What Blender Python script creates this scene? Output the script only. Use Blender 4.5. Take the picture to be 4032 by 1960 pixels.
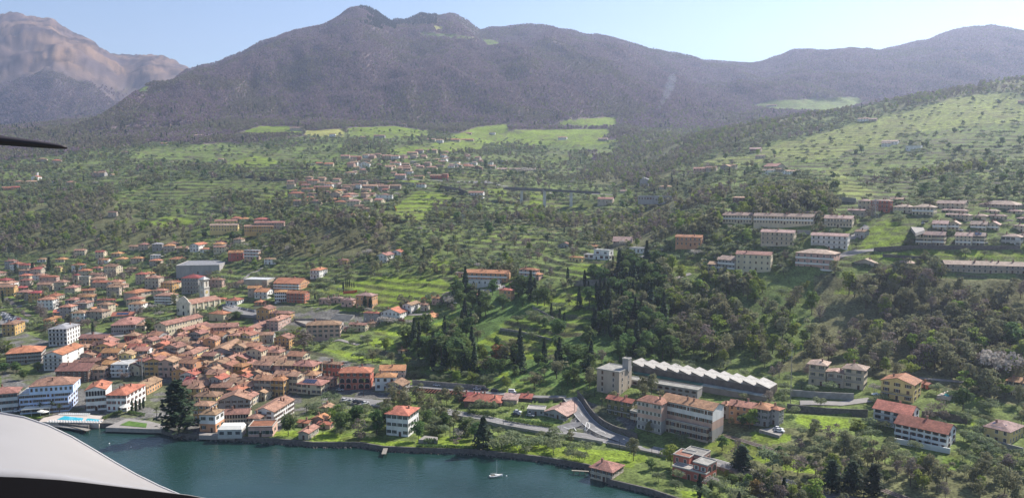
import bpy, math, random
import numpy as np
from mathutils import Matrix, Vector
rnd = random.Random(7); rs = np.random.RandomState(7)
R = math.radians
for o in list(bpy.data.objects): bpy.data.objects.remove(o, do_unlink=True)
sc = bpy.context.scene
COL = sc.collection
# ------------------------------------------------------------------ camera
EYE, F, YH = 120.0, 3046.0, 700.0
PITCH = math.atan((980-YH)/F)
cd = bpy.data.cameras.new('camera'); cam = bpy.data.objects.new('camera', cd); COL.objects.link(cam)
cd.sensor_width = 36; cd.lens = 36*F/4032; cd.clip_start = 0.1; cd.clip_end = 60000
cam.location = (0, 0, EYE); cam.rotation_euler = (R(90)-PITCH, 0, 0)
sc.camera = cam
# ------------------------------------------------------------------ sky, sun, exposure
SUN_AZ, SUN_EL = R(54), R(40)
w = bpy.data.worlds.new('World'); sc.world = w; w.use_nodes = True
wt = w.node_tree; bgn = wt.nodes['Background']
sky = wt.nodes.new('ShaderNodeTexSky'); sky.sky_type = 'NISHITA'; sky.sun_disc = False
sky.sun_elevation = SUN_EL; sky.sun_rotation = SUN_AZ; sky.altitude = 300; sky.air_density = 1.0; sky.dust_density = 0.15; sky.ozone_density = 2.2
wt.links.new(sky.outputs[0], bgn.inputs[0]); bgn.inputs[1].default_value = 0.07
sl = bpy.data.lights.new('sun', 'SUN'); sl.energy = 4.5; sl.angle = R(0.5); sl.color = (1.0, 0.93, 0.83)
so = bpy.data.objects.new('sun', sl); COL.objects.link(so)
sdir = Vector((math.sin(SUN_AZ)*math.cos(SUN_EL), math.cos(SUN_AZ)*math.cos(SUN_EL), math.sin(SUN_EL)))
so.rotation_euler = sdir.to_track_quat('Z', 'Y').to_euler(); so.location = (0, 0, 1500)
vs = sc.view_settings; vs.view_transform = 'Standard'; vs.look = 'None'; vs.gamma = 1; vs.use_curve_mapping = False
vs.exposure = 1.08
sc.cycles.max_bounces = 5; sc.cycles.diffuse_bounces = 3; sc.cycles.glossy_bounces = 2; sc.cycles.transmission_bounces = 3
sc.cycles.volume_bounces = 1; sc.cycles.transparent_max_bounces = 8
# ------------------------------------------------------------------ helpers
def M(name, col, rough=0.85, var=0.12, scale=0.5, bump=0.0, trans=0.0, rndv=0.0, detail=4, col2=None, metal=0.0, spec=0.3, stretch=None):
    m = bpy.data.materials.new(name); m.use_nodes = True; nt = m.node_tree; N = nt.nodes; L = nt.links
    b = N['Principled BSDF']; b.inputs['Roughness'].default_value = rough; b.inputs['Metallic'].default_value = metal
    b.inputs['Specular IOR Level'].default_value = spec
    tc = N.new('ShaderNodeTexCoord'); mp = N.new('ShaderNodeMapping'); L.new(tc.outputs['Object'], mp.inputs[0])
    if stretch: mp.inputs['Scale'].default_value = stretch
    nz = N.new('ShaderNodeTexNoise'); nz.inputs['Scale'].default_value = scale; nz.inputs['Detail'].default_value = detail
    L.new(mp.outputs[0], nz.inputs['Vector'])
    rp = N.new('ShaderNodeValToRGB'); L.new(nz.outputs[0], rp.inputs[0])
    c = np.array(col[:3]); c2 = np.array(col2) if col2 else c*(1+var); c1 = c*(1-var) if not col2 else c
    rp.color_ramp.elements[0].position = 0.32; rp.color_ramp.elements[1].position = 0.68
    rp.color_ramp.elements[0].color = (*c1, 1); rp.color_ramp.elements[1].color = (*np.clip(c2, 0, 1), 1)
    out = rp.outputs[0]
    if rndv:
        oi = N.new('ShaderNodeObjectInfo'); hs = N.new('ShaderNodeHueSaturation')
        mr = N.new('ShaderNodeMapRange'); mr.inputs[3].default_value = 1-rndv; mr.inputs[4].default_value = 1+rndv
        L.new(oi.outputs['Random'], mr.inputs[0]); L.new(mr.outputs[0], hs.inputs['Value']); L.new(out, hs.inputs['Color'])
        m2 = N.new('ShaderNodeMath'); m2.operation = 'MULTIPLY'; m2.inputs[1].default_value = 7.31; L.new(oi.outputs['Random'], m2.inputs[0])
        fr = N.new('ShaderNodeMath'); fr.operation = 'FRACT'; L.new(m2.outputs[0], fr.inputs[0])
        mh = N.new('ShaderNodeMapRange'); mh.inputs[3].default_value = 0.5-rndv*0.10; mh.inputs[4].default_value = 0.5+rndv*0.10
        L.new(fr.outputs[0], mh.inputs[0]); L.new(mh.outputs[0], hs.inputs['Hue'])
        out = hs.outputs[0]
    L.new(out, b.inputs['Base Color'])
    if bump:
        bp = N.new('ShaderNodeBump'); bp.inputs['Strength'].default_value = bump; bp.inputs['Distance'].default_value = 0.3
        L.new(nz.outputs[0], bp.inputs['Height']); L.new(bp.outputs[0], b.inputs['Normal'])
    if trans:
        tr = N.new('ShaderNodeBsdfTranslucent'); L.new(out, tr.inputs[0]); mx = N.new('ShaderNodeMixShader'); mx.inputs[0].default_value = trans
        L.new(b.outputs[0], mx.inputs[1]); L.new(tr.outputs[0], mx.inputs[2]); L.new(mx.outputs[0], N['Material Output'].inputs[0])
    return m
def mesh(name, V, Fc, mats, midx=None, smooth=False):
    me = bpy.data.meshes.new(name)
    if isinstance(V, np.ndarray): V = V.tolist()
    if isinstance(Fc, np.ndarray): Fc = Fc.tolist()
    me.from_pydata(V, [], Fc)
    for m in (mats if isinstance(mats, (list, tuple)) else [mats]): me.materials.append(m)
    if midx is not None: me.polygons.foreach_set('material_index', np.array(midx, dtype=np.int32))
    if smooth: me.polygons.foreach_set('use_smooth', [True]*len(me.polygons))
    me.update(); return me
def obj(name, me, parent=None, loc=None, rz=0, coll=None):
    o = bpy.data.objects.new(name, me); (coll or COL).objects.link(o)
    if parent is not None: o.parent = parent
    if loc is not None: o.location = loc
    if rz: o.rotation_euler = (0, 0, rz)
    return o
def tag(o, label=None, cat=None, group=None, kind=None):
    if label: o['label'] = label
    if cat: o['category'] = cat
    if group: o['group'] = group
    if kind: o['kind'] = kind
    return o
def empty(name, loc, rz=0, label=None, cat=None, group=None):
    o = bpy.data.objects.new(name, None); COL.objects.link(o); o.location = loc; o.rotation_euler = (0, 0, rz)
    o.empty_display_size = 0.5
    return tag(o, label, cat, group)
class MB:
    """collects simple solids, then becomes one mesh"""
    def __init__(s): s.V = []; s.F = []; s.I = []
    def add(s, V, Fc, mi=0):
        n = len(s.V); s.V += [tuple(v) for v in V]; s.F += [tuple(i+n for i in f) for f in Fc]; s.I += [mi]*len(Fc); return s
    def box(s, x0, x1, y0, y1, z0, z1, mi=0):
        return s.add([(x0,y0,z0),(x1,y0,z0),(x1,y1,z0),(x0,y1,z0),(x0,y0,z1),(x1,y0,z1),(x1,y1,z1),(x0,y1,z1)],
                     [(0,3,2,1),(4,5,6,7),(0,1,5,4),(1,2,6,5),(2,3,7,6),(3,0,4,7)], mi)
    def cyl(s, x, y, z0, z1, r0, r1=None, n=8, mi=0):
        r1 = r0 if r1 is None else r1
        V = [(x+r*math.cos(2*math.pi*k/n), y+r*math.sin(2*math.pi*k/n), z) for z, r in ((z0, r0), (z1, r1)) for k in range(n)]
        return s.add(V, [tuple(range(n-1, -1, -1)), tuple(range(n, 2*n))]+[(k, (k+1) % n, n+(k+1) % n, n+k) for k in range(n)], mi)
    def tube(s, p, q, r0, r1=None, n=5, mi=0):
        p = Vector(p); q = Vector(q); r1 = r0 if r1 is None else r1
        d = (q-p).normalized(); a = d.orthogonal().normalized(); b = d.cross(a)
        V = [c + (a*math.cos(2*math.pi*k/n)+b*math.sin(2*math.pi*k/n))*r for c, r in ((p, r0), (q, r1)) for k in range(n)]
        return s.add(V, [tuple(range(n-1, -1, -1)), tuple(range(n, 2*n))]+[(k, (k+1) % n, n+(k+1) % n, n+k) for k in range(n)], mi)
    def loft(s, rings, mi=0, cap=True):
        n = len(rings[0]); V = [p for r in rings for p in r]; Fc = []
        for j in range(len(rings)-1):
            for k in range(n): Fc.append((j*n+k, j*n+(k+1) % n, (j+1)*n+(k+1) % n, (j+1)*n+k))
        if cap: Fc += [tuple(range(n-1, -1, -1)), tuple(range((len(rings)-1)*n, len(rings)*n))]
        return s.add(V, Fc, mi)
    def mesh(s, name, mats, smooth=False): return mesh(name, s.V, s.F, mats, s.I, smooth)
# ------------------------------------------------------------------ picture <-> place
SP, CP = math.sin(PITCH), math.cos(PITCH)
def pixtan(x, y):
    u = (np.asarray(x, float)-2016)/F; v = (np.asarray(y, float)-980)/F; d = CP-v*SP
    return u/d, (-SP-v*CP)/d
def pix(X, Y, Z):
    X, Y, Z = (np.asarray(a, float) for a in (X, Y, Z)); dz = Z-EYE
    dep = Y*CP-dz*SP; up = Y*SP+dz*CP
    return 2016+F*X/dep, 980-F*up/dep
CROP = dict(c1=(0,1000,2.504), c2=(0,1350,2.504), c3=(900,1000,2.504), c4=(700,1350,2.504), c5=(1500,1400,2.504), c6=(2250,1350,2.504),
            c7=(3030,1350,2.504), c8=(2530,1550,2.576), d1=(0,550,2.504), d2=(900,550,2.504), d3=(1700,550,2.504), d4=(2500,550,2.504),
            d5=(3030,650,2.504), d6=(1700,950,2.1467), e1=(0,0,1.288), e2=(2000,0,1.2677), p=(0,0,1.0), q=(0,0,0.6389))
def pc(c, x, y): a, b, s = CROP[c]; return a+x/s, b+y/s
# ------------------------------------------------------------------ terrain
SHORE = [(-600,1630),(0,1650),(152,1668),(347,1695),(352,1682),(420,1681),(583,1690),(695,1721),(790,1727),(960,1735),(1171,1749),(1231,1757),(1419,1757),
         (1510,1773),(1698,1781),(1879,1785),(1919,1791),(2139,1815),(2319,1846),(2400,1905),(2567,1945),(2700,1990),(3000,2090),(4032,2350),(5000,2600)]
_sx = np.array([pixtan(x, y)[0] for x, y in SHORE]); _sy = np.array([-EYE/pixtan(x, y)[1] for x, y in SHORE])
COLS = [
 (-700, [(1500,445),(1400,505),(1300,582),(1200,680),(1100,800),(1000,900),(900,990),(800,1120),(700,1320),(620,1560),(560,1850),(520,2100),(540,2600),(520,3300)]),
 (0,    [(1500,445),(1400,505),(1300,582),(1200,680),(1150,740),(1100,800),(1050,850),(1000,900),(900,990),(800,1120),(700,1320),(620,1560),(560,1850),(520,2100),(525,2600),(500,3300)]),
 (500,  [(1600,398),(1500,440),(1400,490),(1355,520),(1300,560),(1200,640),(1160,670),(1100,740),(1050,790),(1000,830),(950,880),(900,930),(850,990),(800,1060),(750,1150),(700,1270),(650,1420),(600,1600),(560,1800),(520,2050),(480,2350),(460,3300)]),
 (1000, [(1650,375),(1600,395),(1500,436),(1450,458),(1400,485),(1350,515),(1300,545),(1250,575),(1200,610),(1150,645),(1100,685),(1050,720),(1000,760),(950,800),(900,850),(850,910),(800,980),(750,1060),(700,1170),(650,1320),(600,1520),(560,1720),(520,1950),(480,2250),(440,3300)]),
 (1400, [(1700,355),(1600,392),(1500,430),(1450,448),(1400,475),(1350,505),(1300,535),(1250,565),(1200,592),(1150,620),(1100,650),(1050,680),(1000,715),(950,745),(900,772),(862,798),(850,812),(835,860),(780,960),(750,1030),(700,1140),(650,1290),(600,1480),(560,1680),(520,1920),(480,2200),(440,3300)]),
 (1800, [(1720,347),(1650,369),(1600,388),(1560,402),(1516,418),(1500,424),(1450,445),(1400,465),(1350,487),(1300,510),(1250,535),(1200,560),(1150,587),(1100,620),(1050,655),(1000,695),(950,740),(900,790),(850,850),(800,920),(750,1010),(700,1130),(650,1290),(600,1490),(560,1700),(520,1950),(480,2250),(440,3300)]),
 (2200, [(1740,343),(1690,356),(1650,366),(1600,379),(1550,392),(1500,407),(1450,424),(1400,443),(1350,463),(1300,482),(1250,502),(1200,522),(1150,545),(1100,570),(1050,598),(1020,620),(1000,650),(950,720),(900,800),(850,880),(800,980),(750,1090),(700,1250),(650,1420),(600,1600),(560,1800),(520,2050),(480,2350),(440,3300)]),
 (2500, [(1850,310),(1800,322),(1760,332),(1700,345),(1650,358),(1600,371),(1550,385),(1500,402),(1450,420),(1400,440),(1350,458),(1300,475),(1250,492),(1200,510),(1150,528),(1100,548),(1050,575),(1000,615),(950,680),(900,760),(850,840),(800,920),(750,1010),(720,1100),(700,1200),(650,1400),(600,1600),(540,1850),(480,2300),(440,3300)]),
 (2800, [(1960,284),(1900,297),(1850,309),(1800,320),(1750,330),(1700,342),(1650,356),(1600,370),(1550,385),(1500,402),(1450,420),(1400,438),(1350,455),(1300,472),(1250,488),(1200,503),(1150,520),(1100,537),(1050,552),(1000,568),(950,585),(900,603),(850,640),(800,700),(750,780),(700,900),(650,1050),(600,1230),(550,1400),(510,1520),(545,1700),(540,1950),(490,2250),(440,3300)]),
 (3200, [(1960,272),(1900,284),(1850,295),(1800,306),(1750,317),(1700,328),(1650,341),(1600,355),(1550,370),(1500,386),(1450,404),(1400,421),(1350,438),(1300,453),(1250,468),(1200,480),(1150,490),(1100,500),(1060,510),(1000,528),(950,545),(900,562),(850,590),(800,640),(750,720),(700,820),(650,940),(600,1080),(550,1230),(500,1380),(460,1480),(440,1530),(470,1750),(450,2150),(430,2350),(395,2750),(400,3300)]),
 (3600, [(1960,270),(1900,280),(1850,290),(1800,300),(1750,311),(1700,322),(1650,334),(1600,347),(1550,361),(1500,375),(1450,391),(1400,407),(1350,422),(1300,436),(1250,449),(1200,460),(1150,470),(1100,480),(1050,492),(1000,505),(950,520),(900,536),(850,555),(800,590),(750,660),(700,760),(650,870),(600,990),(550,1110),(500,1230),(450,1350),(400,1480),(372,1560),(420,1780),(420,2300),(400,3300)]),
 (4032, [(1960,265),(1850,287),(1750,307),(1650,330),(1550,355),(1450,382),(1350,410),(1250,434),(1150,455),(1080,470),(1000,490),(950,503),(900,517),(850,535),(800,565),(750,620),(700,700),(650,800),(600,910),(550,1020),(500,1130),(450,1240),(400,1350),(350,1460),(300,1580),(345,1780),(350,2300),(380,3300)]),
 (4900, [(1960,265),(1850,287),(1750,307),(1650,330),(1550,355),(1450,382),(1350,410),(1250,434),(1150,455),(1080,470),(1000,490),(950,503),(900,517),(850,535),(800,565),(750,620),(700,700),(650,800),(600,910),(550,1020),(500,1130),(450,1240),(400,1350),(350,1460),(300,1570),(260,1700),(345,1950),(350,2300),(380,3300)]),
]
NT, NR = 640, 620
TX = np.linspace(-0.80, 0.80, NT)
YSH = np.interp(TX, _sx, _sy)
LG = np.geomspace(230, 9000, 1400)
def _colh(pts):
    d = np.array([p[1] for p in pts], float); h = EYE+d*np.array([pixtan(2016, p[0])[1] for p in pts])
    d = np.concatenate([[200], d, [9500]]); h = np.concatenate([[min(2.0, h[0]*.6)], h, [h[-1]*0.9]])
    return np.interp(LG, d, h)
def smooth(a, k, axis):
    kern = np.hanning(2*k+3)[1:-1]; kern /= kern.sum()
    ap = np.concatenate([np.repeat(a.take([0], axis), k, axis), a, np.repeat(a.take([-1], axis), k, axis)], axis)
    return np.apply_along_axis(lambda r: np.convolve(r, kern, 'valid'), axis, ap)
CH = np.array([_colh(p) for _, p in COLS]); CT = np.array([pixtan(x, 1080)[0] for x, _ in COLS])
A = np.empty((NT, len(LG)))
for j in range(len(LG)): A[:, j] = np.interp(TX, CT, CH[:, j])
A = smooth(smooth(A, 10, 0), 3, 1)
def vnoise(x, y, seed=0):
    xi = np.floor(x).astype(np.int64); yi = np.floor(y).astype(np.int64); fx = x-xi; fy = y-yi
    fx = fx*fx*(3-2*fx); fy = fy*fy*(3-2*fy)
    def h(a, b):
        n = (a*374761393+b*668265263+seed*1442695041) & 0xffffffff
        n = ((n ^ (n >> 13))*1274126177) & 0xffffffff
        return ((n ^ (n >> 16)) & 0xffff)/65535.0
    return (h(xi, yi)*(1-fx)+h(xi+1, yi)*fx)*(1-fy)+(h(xi, yi+1)*(1-fx)+h(xi+1, yi+1)*fx)*fy
def fbm(x, y, o=4, seed=0):
    s = 0; a = 0.5; t = 0
    for k in range(o): s = s+a*vnoise(x*2**k, y*2**k, seed+k); t += a; a *= .5
    return s/t
RIDGE = [(-900,620,1800),(0,545,2100),(310,490,2500),(430,463,2750),(567,396,3000),(650,340,3200),(730,283,3350),(860,244,3450),(1000,188,3500),(1100,150,3550),(1149,130,3600),(1281,94,3650),(1340,68,3650),(1380,46,3650),(1405,38,3650),(1440,40,3650),
 (1490,64,3700),(1540,92,3800),(1590,82,3900),(1640,75,3950),(1700,68,3950),(1760,58,3950),(1800,61,3950),(1850,85,3950),(1890,111,3950),(1940,102,3950),(2000,102,3950),(2090,99,3950),(2150,113,3950),(2200,120,3950),(2330,137,3950),(2400,152,3950),(2460,166,3950),(2560,196,3950),(2680,215,4000),
 (2780,241,4050),(2900,250,4100),(3000,246,4100),(3050,234,4100),(3130,207,4100),(3200,207,4050),(3290,208,4000),(3360,204,4000),(3470,212,4000),(3560,188,4000),(3640,168,4000),(3720,137,3950),(3790,115,3900),(3900,110,3850),(4032,125,3800),(4400,175,3700),(5100,260,3600)]
LEFTM = [(-1200,160,5400),(-400,100,5400),(0,58,5400),(70,52,5400),(110,58,5400),(200,73,5400),(235,100,5400),(290,125,5400),(340,152,5400),(400,195,5400),(440,222,5500),(500,226,5600),(560,220,5600),(600,221,5600),(650,238,5600),(700,262,5600),(740,280,5600),(850,400,5600),(1000,600,5600)]
def layer(line, tx, Y, foot, pw, seed, amp, freq):
    t = np.array([pixtan(x, y)[0] for x, y, d in line]); tz = np.array([pixtan(x, y)[1] for x, y, d in line]); dd = np.array([d for *_, d in line], float)
    dr = np.interp(tx, t, dd); hr = EYE+np.interp(tx, t, tz)*dr
    f = np.interp(tx, *foot[0]) if isinstance(foot[0], tuple) else foot[0]; fh = foot[1]
    s = (Y-f)/(dr-f)
    up = fh+(hr-fh)*np.clip(s, 0, 1)**pw
    X = tx*Y
    rdg = np.abs(fbm(X*freq+Y*freq*.25, Y*freq*.45, 5, seed)-.5)*2
    g = np.clip(np.sin(np.pi*np.clip(s, 0, 1)), 0, 1)**.6
    up = up+(0.5-rdg*1.1)*amp*g
    dn = hr-np.clip(Y-dr, 0, None)*0.45
    return np.where((s < 0) | (dr < 2300), -50, np.where(s <= 1, up, dn))
def seg2(tx): return np.repeat(tx[:, None], 1, 1)
JIT = rs.rand(NT, 1)
def base_height(tx, Y):
    """tx, Y arrays (n,m)"""
    i = (tx-TX[0])/(TX[1]-TX[0]); i0 = np.clip(i.astype(int), 0, NT-2); fi = np.clip(i-i0, 0, 1)
    j = (np.log(Y)-math.log(LG[0]))/(math.log(LG[1])-math.log(LG[0])); j = np.clip(j, 0, len(LG)-1.001); j0 = j.astype(int); fj = j-j0
    a = (A[i0, j0]*(1-fj)+A[i0, j0+1]*fj)*(1-fi)+(A[i0+1, j0]*(1-fj)+A[i0+1, j0+1]*fj)*fi
    X = tx*Y
    roll = (fbm(X/70., Y/70., 4, 11)-.5)*np.clip((Y-560)/500, 0, 1)*11
    roll = roll+(fbm(X/260., Y/260., 3, 5)-.5)*np.clip((Y-1100)/900, 0, 1)*40
    a = a+roll
    b = layer(RIDGE, tx, Y, ((( -.7, -.35, 0., .35, .7), (1900, 2200, 2150, 2350, 2400)), 262), 1.02, 3, 150, 1/420.)
    b = b+(fbm(X/75., Y/75., 3, 31)-.5)*26*(b > 0)
    dr_ = np.interp(tx, [pixtan(x_, y_)[0] for x_, y_, d_ in RIDGE], [d_ for *_, d_ in RIDGE]); wb = np.clip((dr_-2350)/750, 0, 1); wb = wb*wb*(3-2*wb)
    b = np.where(b > a, a+(b-a)*wb, b)
    c = layer(LEFTM, tx, Y, (3600., 300), 0.93, 23, 190, 1/900.)
    c = c+((fbm(X/130., Y/130., 4, 41)-.5)*70+(np.abs(fbm(X/70.+Y/300., Y/160., 4, 47)-.5)-.12)*40+(fbm(X/28., Y/28., 3, 48)-.5)*16)*(c > 0)
    return np.maximum(np.maximum(a, b), c)
# ------------------------------------------------------------------ land cover, drawn as areas of the hillside
GRASS = [
 ('p',[(3050,610),(3500,470),(4100,385),(5000,350),(5000,560),(3900,650),(3300,725),(3050,700)],'H'),
 ('p',[(3260,760),(3700,700),(4200,650),(4200,800),(3560,800),(3300,860)],'H'),
 ('p',[(500,590),(900,560),(1150,600),(1500,610),(1500,640),(1000,650),(560,640)],'H'),
 ('p',[(1200,650),(1900,640),(2200,700),(1700,720),(1250,690)],'T'),
 ('p',[(2600,840),(2900,800),(3000,830),(2700,880)],'H'),
 ('e1',[(1175,685),(1320,640),(1480,640),(1540,668),(1530,682),(1300,690)],'G'),
 ('e1',[(1540,664),(1740,653),(1745,692),(1640,695),(1550,683)],'Y'),
 ('e1',[(1760,650),(2000,640),(2170,665),(2170,700),(1950,700),(1770,690)],'G'),
 ('e1',[(1460,762),(1700,725),(1790,745),(1600,780),(1430,780)],'G'),
 ('e1',[(2290,690),(2420,645),(2576,630),(2576,700),(2400,730),(2290,720)],'G'),
 ('e1',[(1960,765),(2060,740),(2300,750),(2300,773),(1960,780)],'G'),
 ('e1',[(560,455),(700,430),(760,440),(740,470),(600,470)],'H'),
 ('e1',[(2440,200),(2510,205),(2540,230),(2470,235)],'G'),
 ('e1',[(2120,165),(2300,175),(2420,195),(2420,200),(2150,185)],'H'),
 ('e1',[(2195,130),(2250,140),(2250,155),(2205,150)],'Y'),
 ('d2',[(430,120),(1060,25),(1090,80),(1060,150),(800,195),(450,190)],'H'),
 ('d2',[(20,220),(250,150),(480,200),(430,260),(0,262)],'G'),
 ('d2',[(1600,100),(1900,70),(2504,20),(2504,110),(1900,125),(1700,115)],'G'),
 ('d2',[(1690,150),(2150,150),(2180,230),(1700,215)],'H'),
 ('e2',[(230,630),(280,600),(540,583),(545,632),(400,640)],'G'),
 ('e2',[(0,650),(490,645),(520,660),(470,700),(0,712)],'G'),
 ('e2',[(30,712),(520,700),(560,761),(200,761)],'H'),
 ('d3',[(1030,250),(1180,108),(1340,110),(1340,250)],'H'),
 ('d3',[(0,30),(640,0),(1900,0),(1690,50),(600,50),(500,60),(0,70)],'G'),
 ('d3',[(1540,140),(1780,120),(1800,150),(1560,180)],'H'),
 ('d1',[(1240,520),(1500,440),(1700,400),(2170,400),(2300,430),(2170,540),(1900,600),(1750,700),(1400,690),(1120,670)],'H'),
 ('d1',[(1270,905),(1330,830),(1690,740),(1950,780),(1850,840),(1600,860),(1480,830),(1340,870),(1320,910)],'G'),
 ('d1',[(240,712),(560,690),(600,740),(300,772)],'G'),
 ('d1',[(0,620),(560,600),(600,625),(0,640)],'H'),
 ('d1',[(1800,930),(2504,900),(2504,1040),(2100,1040),(1830,1000)],'T'),
 ('d2',[(1640,620),(1900,490),(2230,560),(2180,630),(2030,640),(1950,780),(1880,822),(1700,770),(1520,760),(1530,700),(1640,710)],'G'),
 ('d2',[(0,430),(300,430),(700,480),(560,560),(330,605),(0,500)],'H'),
 ('d2',[(330,560),(590,490),(710,490),(560,570),(400,600)],'G'),
 ('d2',[(1520,402),(1880,385),(1890,415),(1520,412)],'G'),
 ('d2',[(300,320),(1100,310),(1130,335),(900,345),(300,360)],'H'),
 ('d3',[(960,480),(1090,470),(1090,660),(960,670)],'G'),
 ('d3',[(530,470),(700,470),(800,560),(530,540)],'G'),
 ('d3',[(1140,500),(1400,520),(1400,700),(1140,720)],'T'),
 ('d3',[(200,830),(1100,830),(1200,1000),(200,1010)],'T'),
 ('d3',[(1200,650),(2000,630),(2000,760),(1200,800)],'T'),
 ('d4',[(1230,110),(1450,20),(2000,-40),(2504,-60),(2504,40),(2050,110),(1850,185),(1580,190),(1330,130)],'L'),
 ('d4',[(650,215),(830,168),(1180,150),(1300,200),(1180,260),(650,245)],'L'),
 ('d4',[(1880,300),(2000,310),(2200,450),(2400,520),(2250,590),(2020,560)],'L'),
 ('d4',[(1050,300),(1900,330),(2000,560),(1400,440),(1100,400)],'T'),
 ('d4',[(840,835),(1300,830),(1330,860),(1200,880),(900,862)],'G'),
 ('d4',[(1380,885),(1880,872),(2130,905),(1900,925),(1600,915)],'G'),
 ('d4',[(2200,1080),(2300,900),(2400,800),(2504,770),(2504,1080),(2250,1110)],'G'),
 ('d4',[(310,1200),(700,1190),(720,1252),(310,1252)],'G'),
 ('e2',[(1260,761),(1540,672),(1850,590),(2000,560),(2250,480),(2450,465),(2576,500),(2576,600),(2100,650),(1700,730),(1650,780),(1260,790)],'L'),
 ('e2',[(1210,530),(1290,505),(1740,483),(1790,520),(1600,565),(1300,550)],'H'),
 ('d5',[(860,840),(1100,700),(1320,640),(1380,720),(1300,800),(1000,850)],'G'),
 ('d5',[(1050,560),(1250,540),(1400,600),(1250,640),(1050,690)],'G'),
 ('d5',[(920,880),(1400,838),(2504,850),(2504,905),(1900,925),(1000,920)],'G'),
 ('d5',[(1320,350),(1700,150),(2200,10),(2504,0),(2504,420),(1350,380)],'T'),
 ('d5',[(550,40),(640,40),(1050,280),(860,330),(640,240)],'L'),
 ('d5',[(50,612),(560,622),(800,650),(740,668),(60,645)],'G'),
 ('d5',[(640,1200),(800,1230),(870,1252),(640,1252)],'G'),
 ('d6',[(860,535),(920,470),(1100,450),(1180,395),(1390,392),(1400,535),(1000,545)],'G'),
 ('d6',[(1430,480),(1470,480),(1470,530),(1430,530)],'G'),
 ('d6',[(820,560),(900,570),(1090,650),(1090,720),(960,660)],'G'),
 ('d6',[(560,690),(700,640),(1400,545),(1500,650),(1400,760),(1100,820),(640,740)],'K'),
 ('d6',[(380,860),(560,745),(900,750),(1080,840),(1000,980),(700,1000),(600,900)],'G'),
 ('d6',[(1120,210),(1400,200),(1350,330),(1190,320)],'K'),
 ('d6',[(1980,210),(2330,180),(2330,225),(2000,262)],'G'),
 ('d6',[(2030,340),(2300,360),(2520,470),(2350,490),(2080,420)],'K'),
 ('d6',[(1560,110),(1960,120),(2000,150),(1960,215),(1560,215)],'G'),
 ('d6',[(1160,190),(1560,170),(1560,240),(1200,220)],'G'),
 ('d6',[(2020,650),(2110,650),(2110,740),(2020,740)],'G'),
 ('d6',[(0,120),(200,180),(200,240),(0,240)],'G'),
 ('c3',[(900,340),(1130,280),(1380,240),(1500,200),(2100,230),(2250,350),(1930,440),(1700,505),(1470,505),(1470,420),(1100,390),(930,390)],'G'),
 ('c3',[(1400,870),(1450,810),(1580,800),(1700,880),(1650,920),(1400,910)],'G'),
 ('c3',[(1420,740),(1850,750),(2250,600),(2350,700),(2100,800),(1800,810),(1450,790)],'G'),
 ('c3',[(930,930),(1350,960),(1560,1000),(1500,1040),(1130,1010)],'G'),
 ('c3',[(1050,530),(1350,560),(1340,580),(1100,560)],'G'),
 ('c5',[(360,790),(620,790),(900,820),(990,880),(930,905),(350,895)],'G'),
 ('c5',[(-150,890),(0,860),(190,840),(300,850),(350,900),(0,905),(-150,905)],'G'),
 ('c5',[(1050,900),(1400,850),(2504,930),(2504,1110),(2350,1085),(2050,1045),(1600,975),(1060,930)],'G'),
 ('c5',[(1250,315),(1460,330),(1400,370),(1250,345)],'G'),
 ('c5',[(560,130),(1000,20),(1170,90),(900,150)],'G'),
 ('c5',[(1110,195),(1250,150),(1270,200),(1180,215)],'G'),
 ('c5',[(1330,230),(1640,240),(1640,275),(1330,270)],'K'),
 ('c4',[(1330,880),(1560,880),(1750,930),(1750,975),(1300,960)],'G'),
 ('c4',[(960,870),(1200,860),(1200,930),(960,915)],'G'),
 ('c4',[(1500,900),(1900,890),(2050,1000),(1790,990)],'K'),
 ('c6',[(1300,1040),(1480,920),(1640,955),(1960,1080),(1980,1150),(1900,1175),(1600,1090),(1450,1095)],'G'),
 ('c6',[(0,1130),(100,1080),(740,1085),(760,1150),(500,1210),(0,1190)],'G'),
 ('c6',[(2080,1160),(2120,1110),(2504,1240),(2504,1252),(2250,1252)],'G'),
 ('c6',[(1760,880),(2160,890),(2160,960),(1950,1000),(1770,950)],'G'),
 ('c7',[(280,700),(760,745),(800,830),(420,860),(240,780)],'G'),
 ('c7',[(130,1110),(500,1240),(500,1290),(130,1252)],'G'),
 ('c7',[(820,1080),(1100,1135),(1090,1150),(840,1115)],'G'),
 ('c7',[(700,1150),(1000,1240),(950,1252),(700,1180)],'G'),
 ('c7',[(870,930),(1010,830),(1010,870),(880,940)],'G'),
 ('c7',[(1990,750),(2060,780),(2060,870),(2010,890)],'G'),
 ('c7',[(2340,270),(2504,250),(2504,335),(2380,335)],'G'),
 ('c7',[(2020,515),(2200,555),(2180,580),(2030,580)],'G'),
 ('c7',[(1700,1080),(1850,1080),(1880,1252),(1700,1252)],'K'),
 ('c7',[(800,20),(1000,10),(1250,60),(1150,75)],'K'),
 ('c8',[(370,985),(620,990),(620,1056),(400,1056)],'G'),
 ('c2',[(150,720),(400,705),(400,740),(300,770)],'K'),
 ('c1',[(0,390),(130,395),(130,430),(0,440)],'G'),
]
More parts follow.
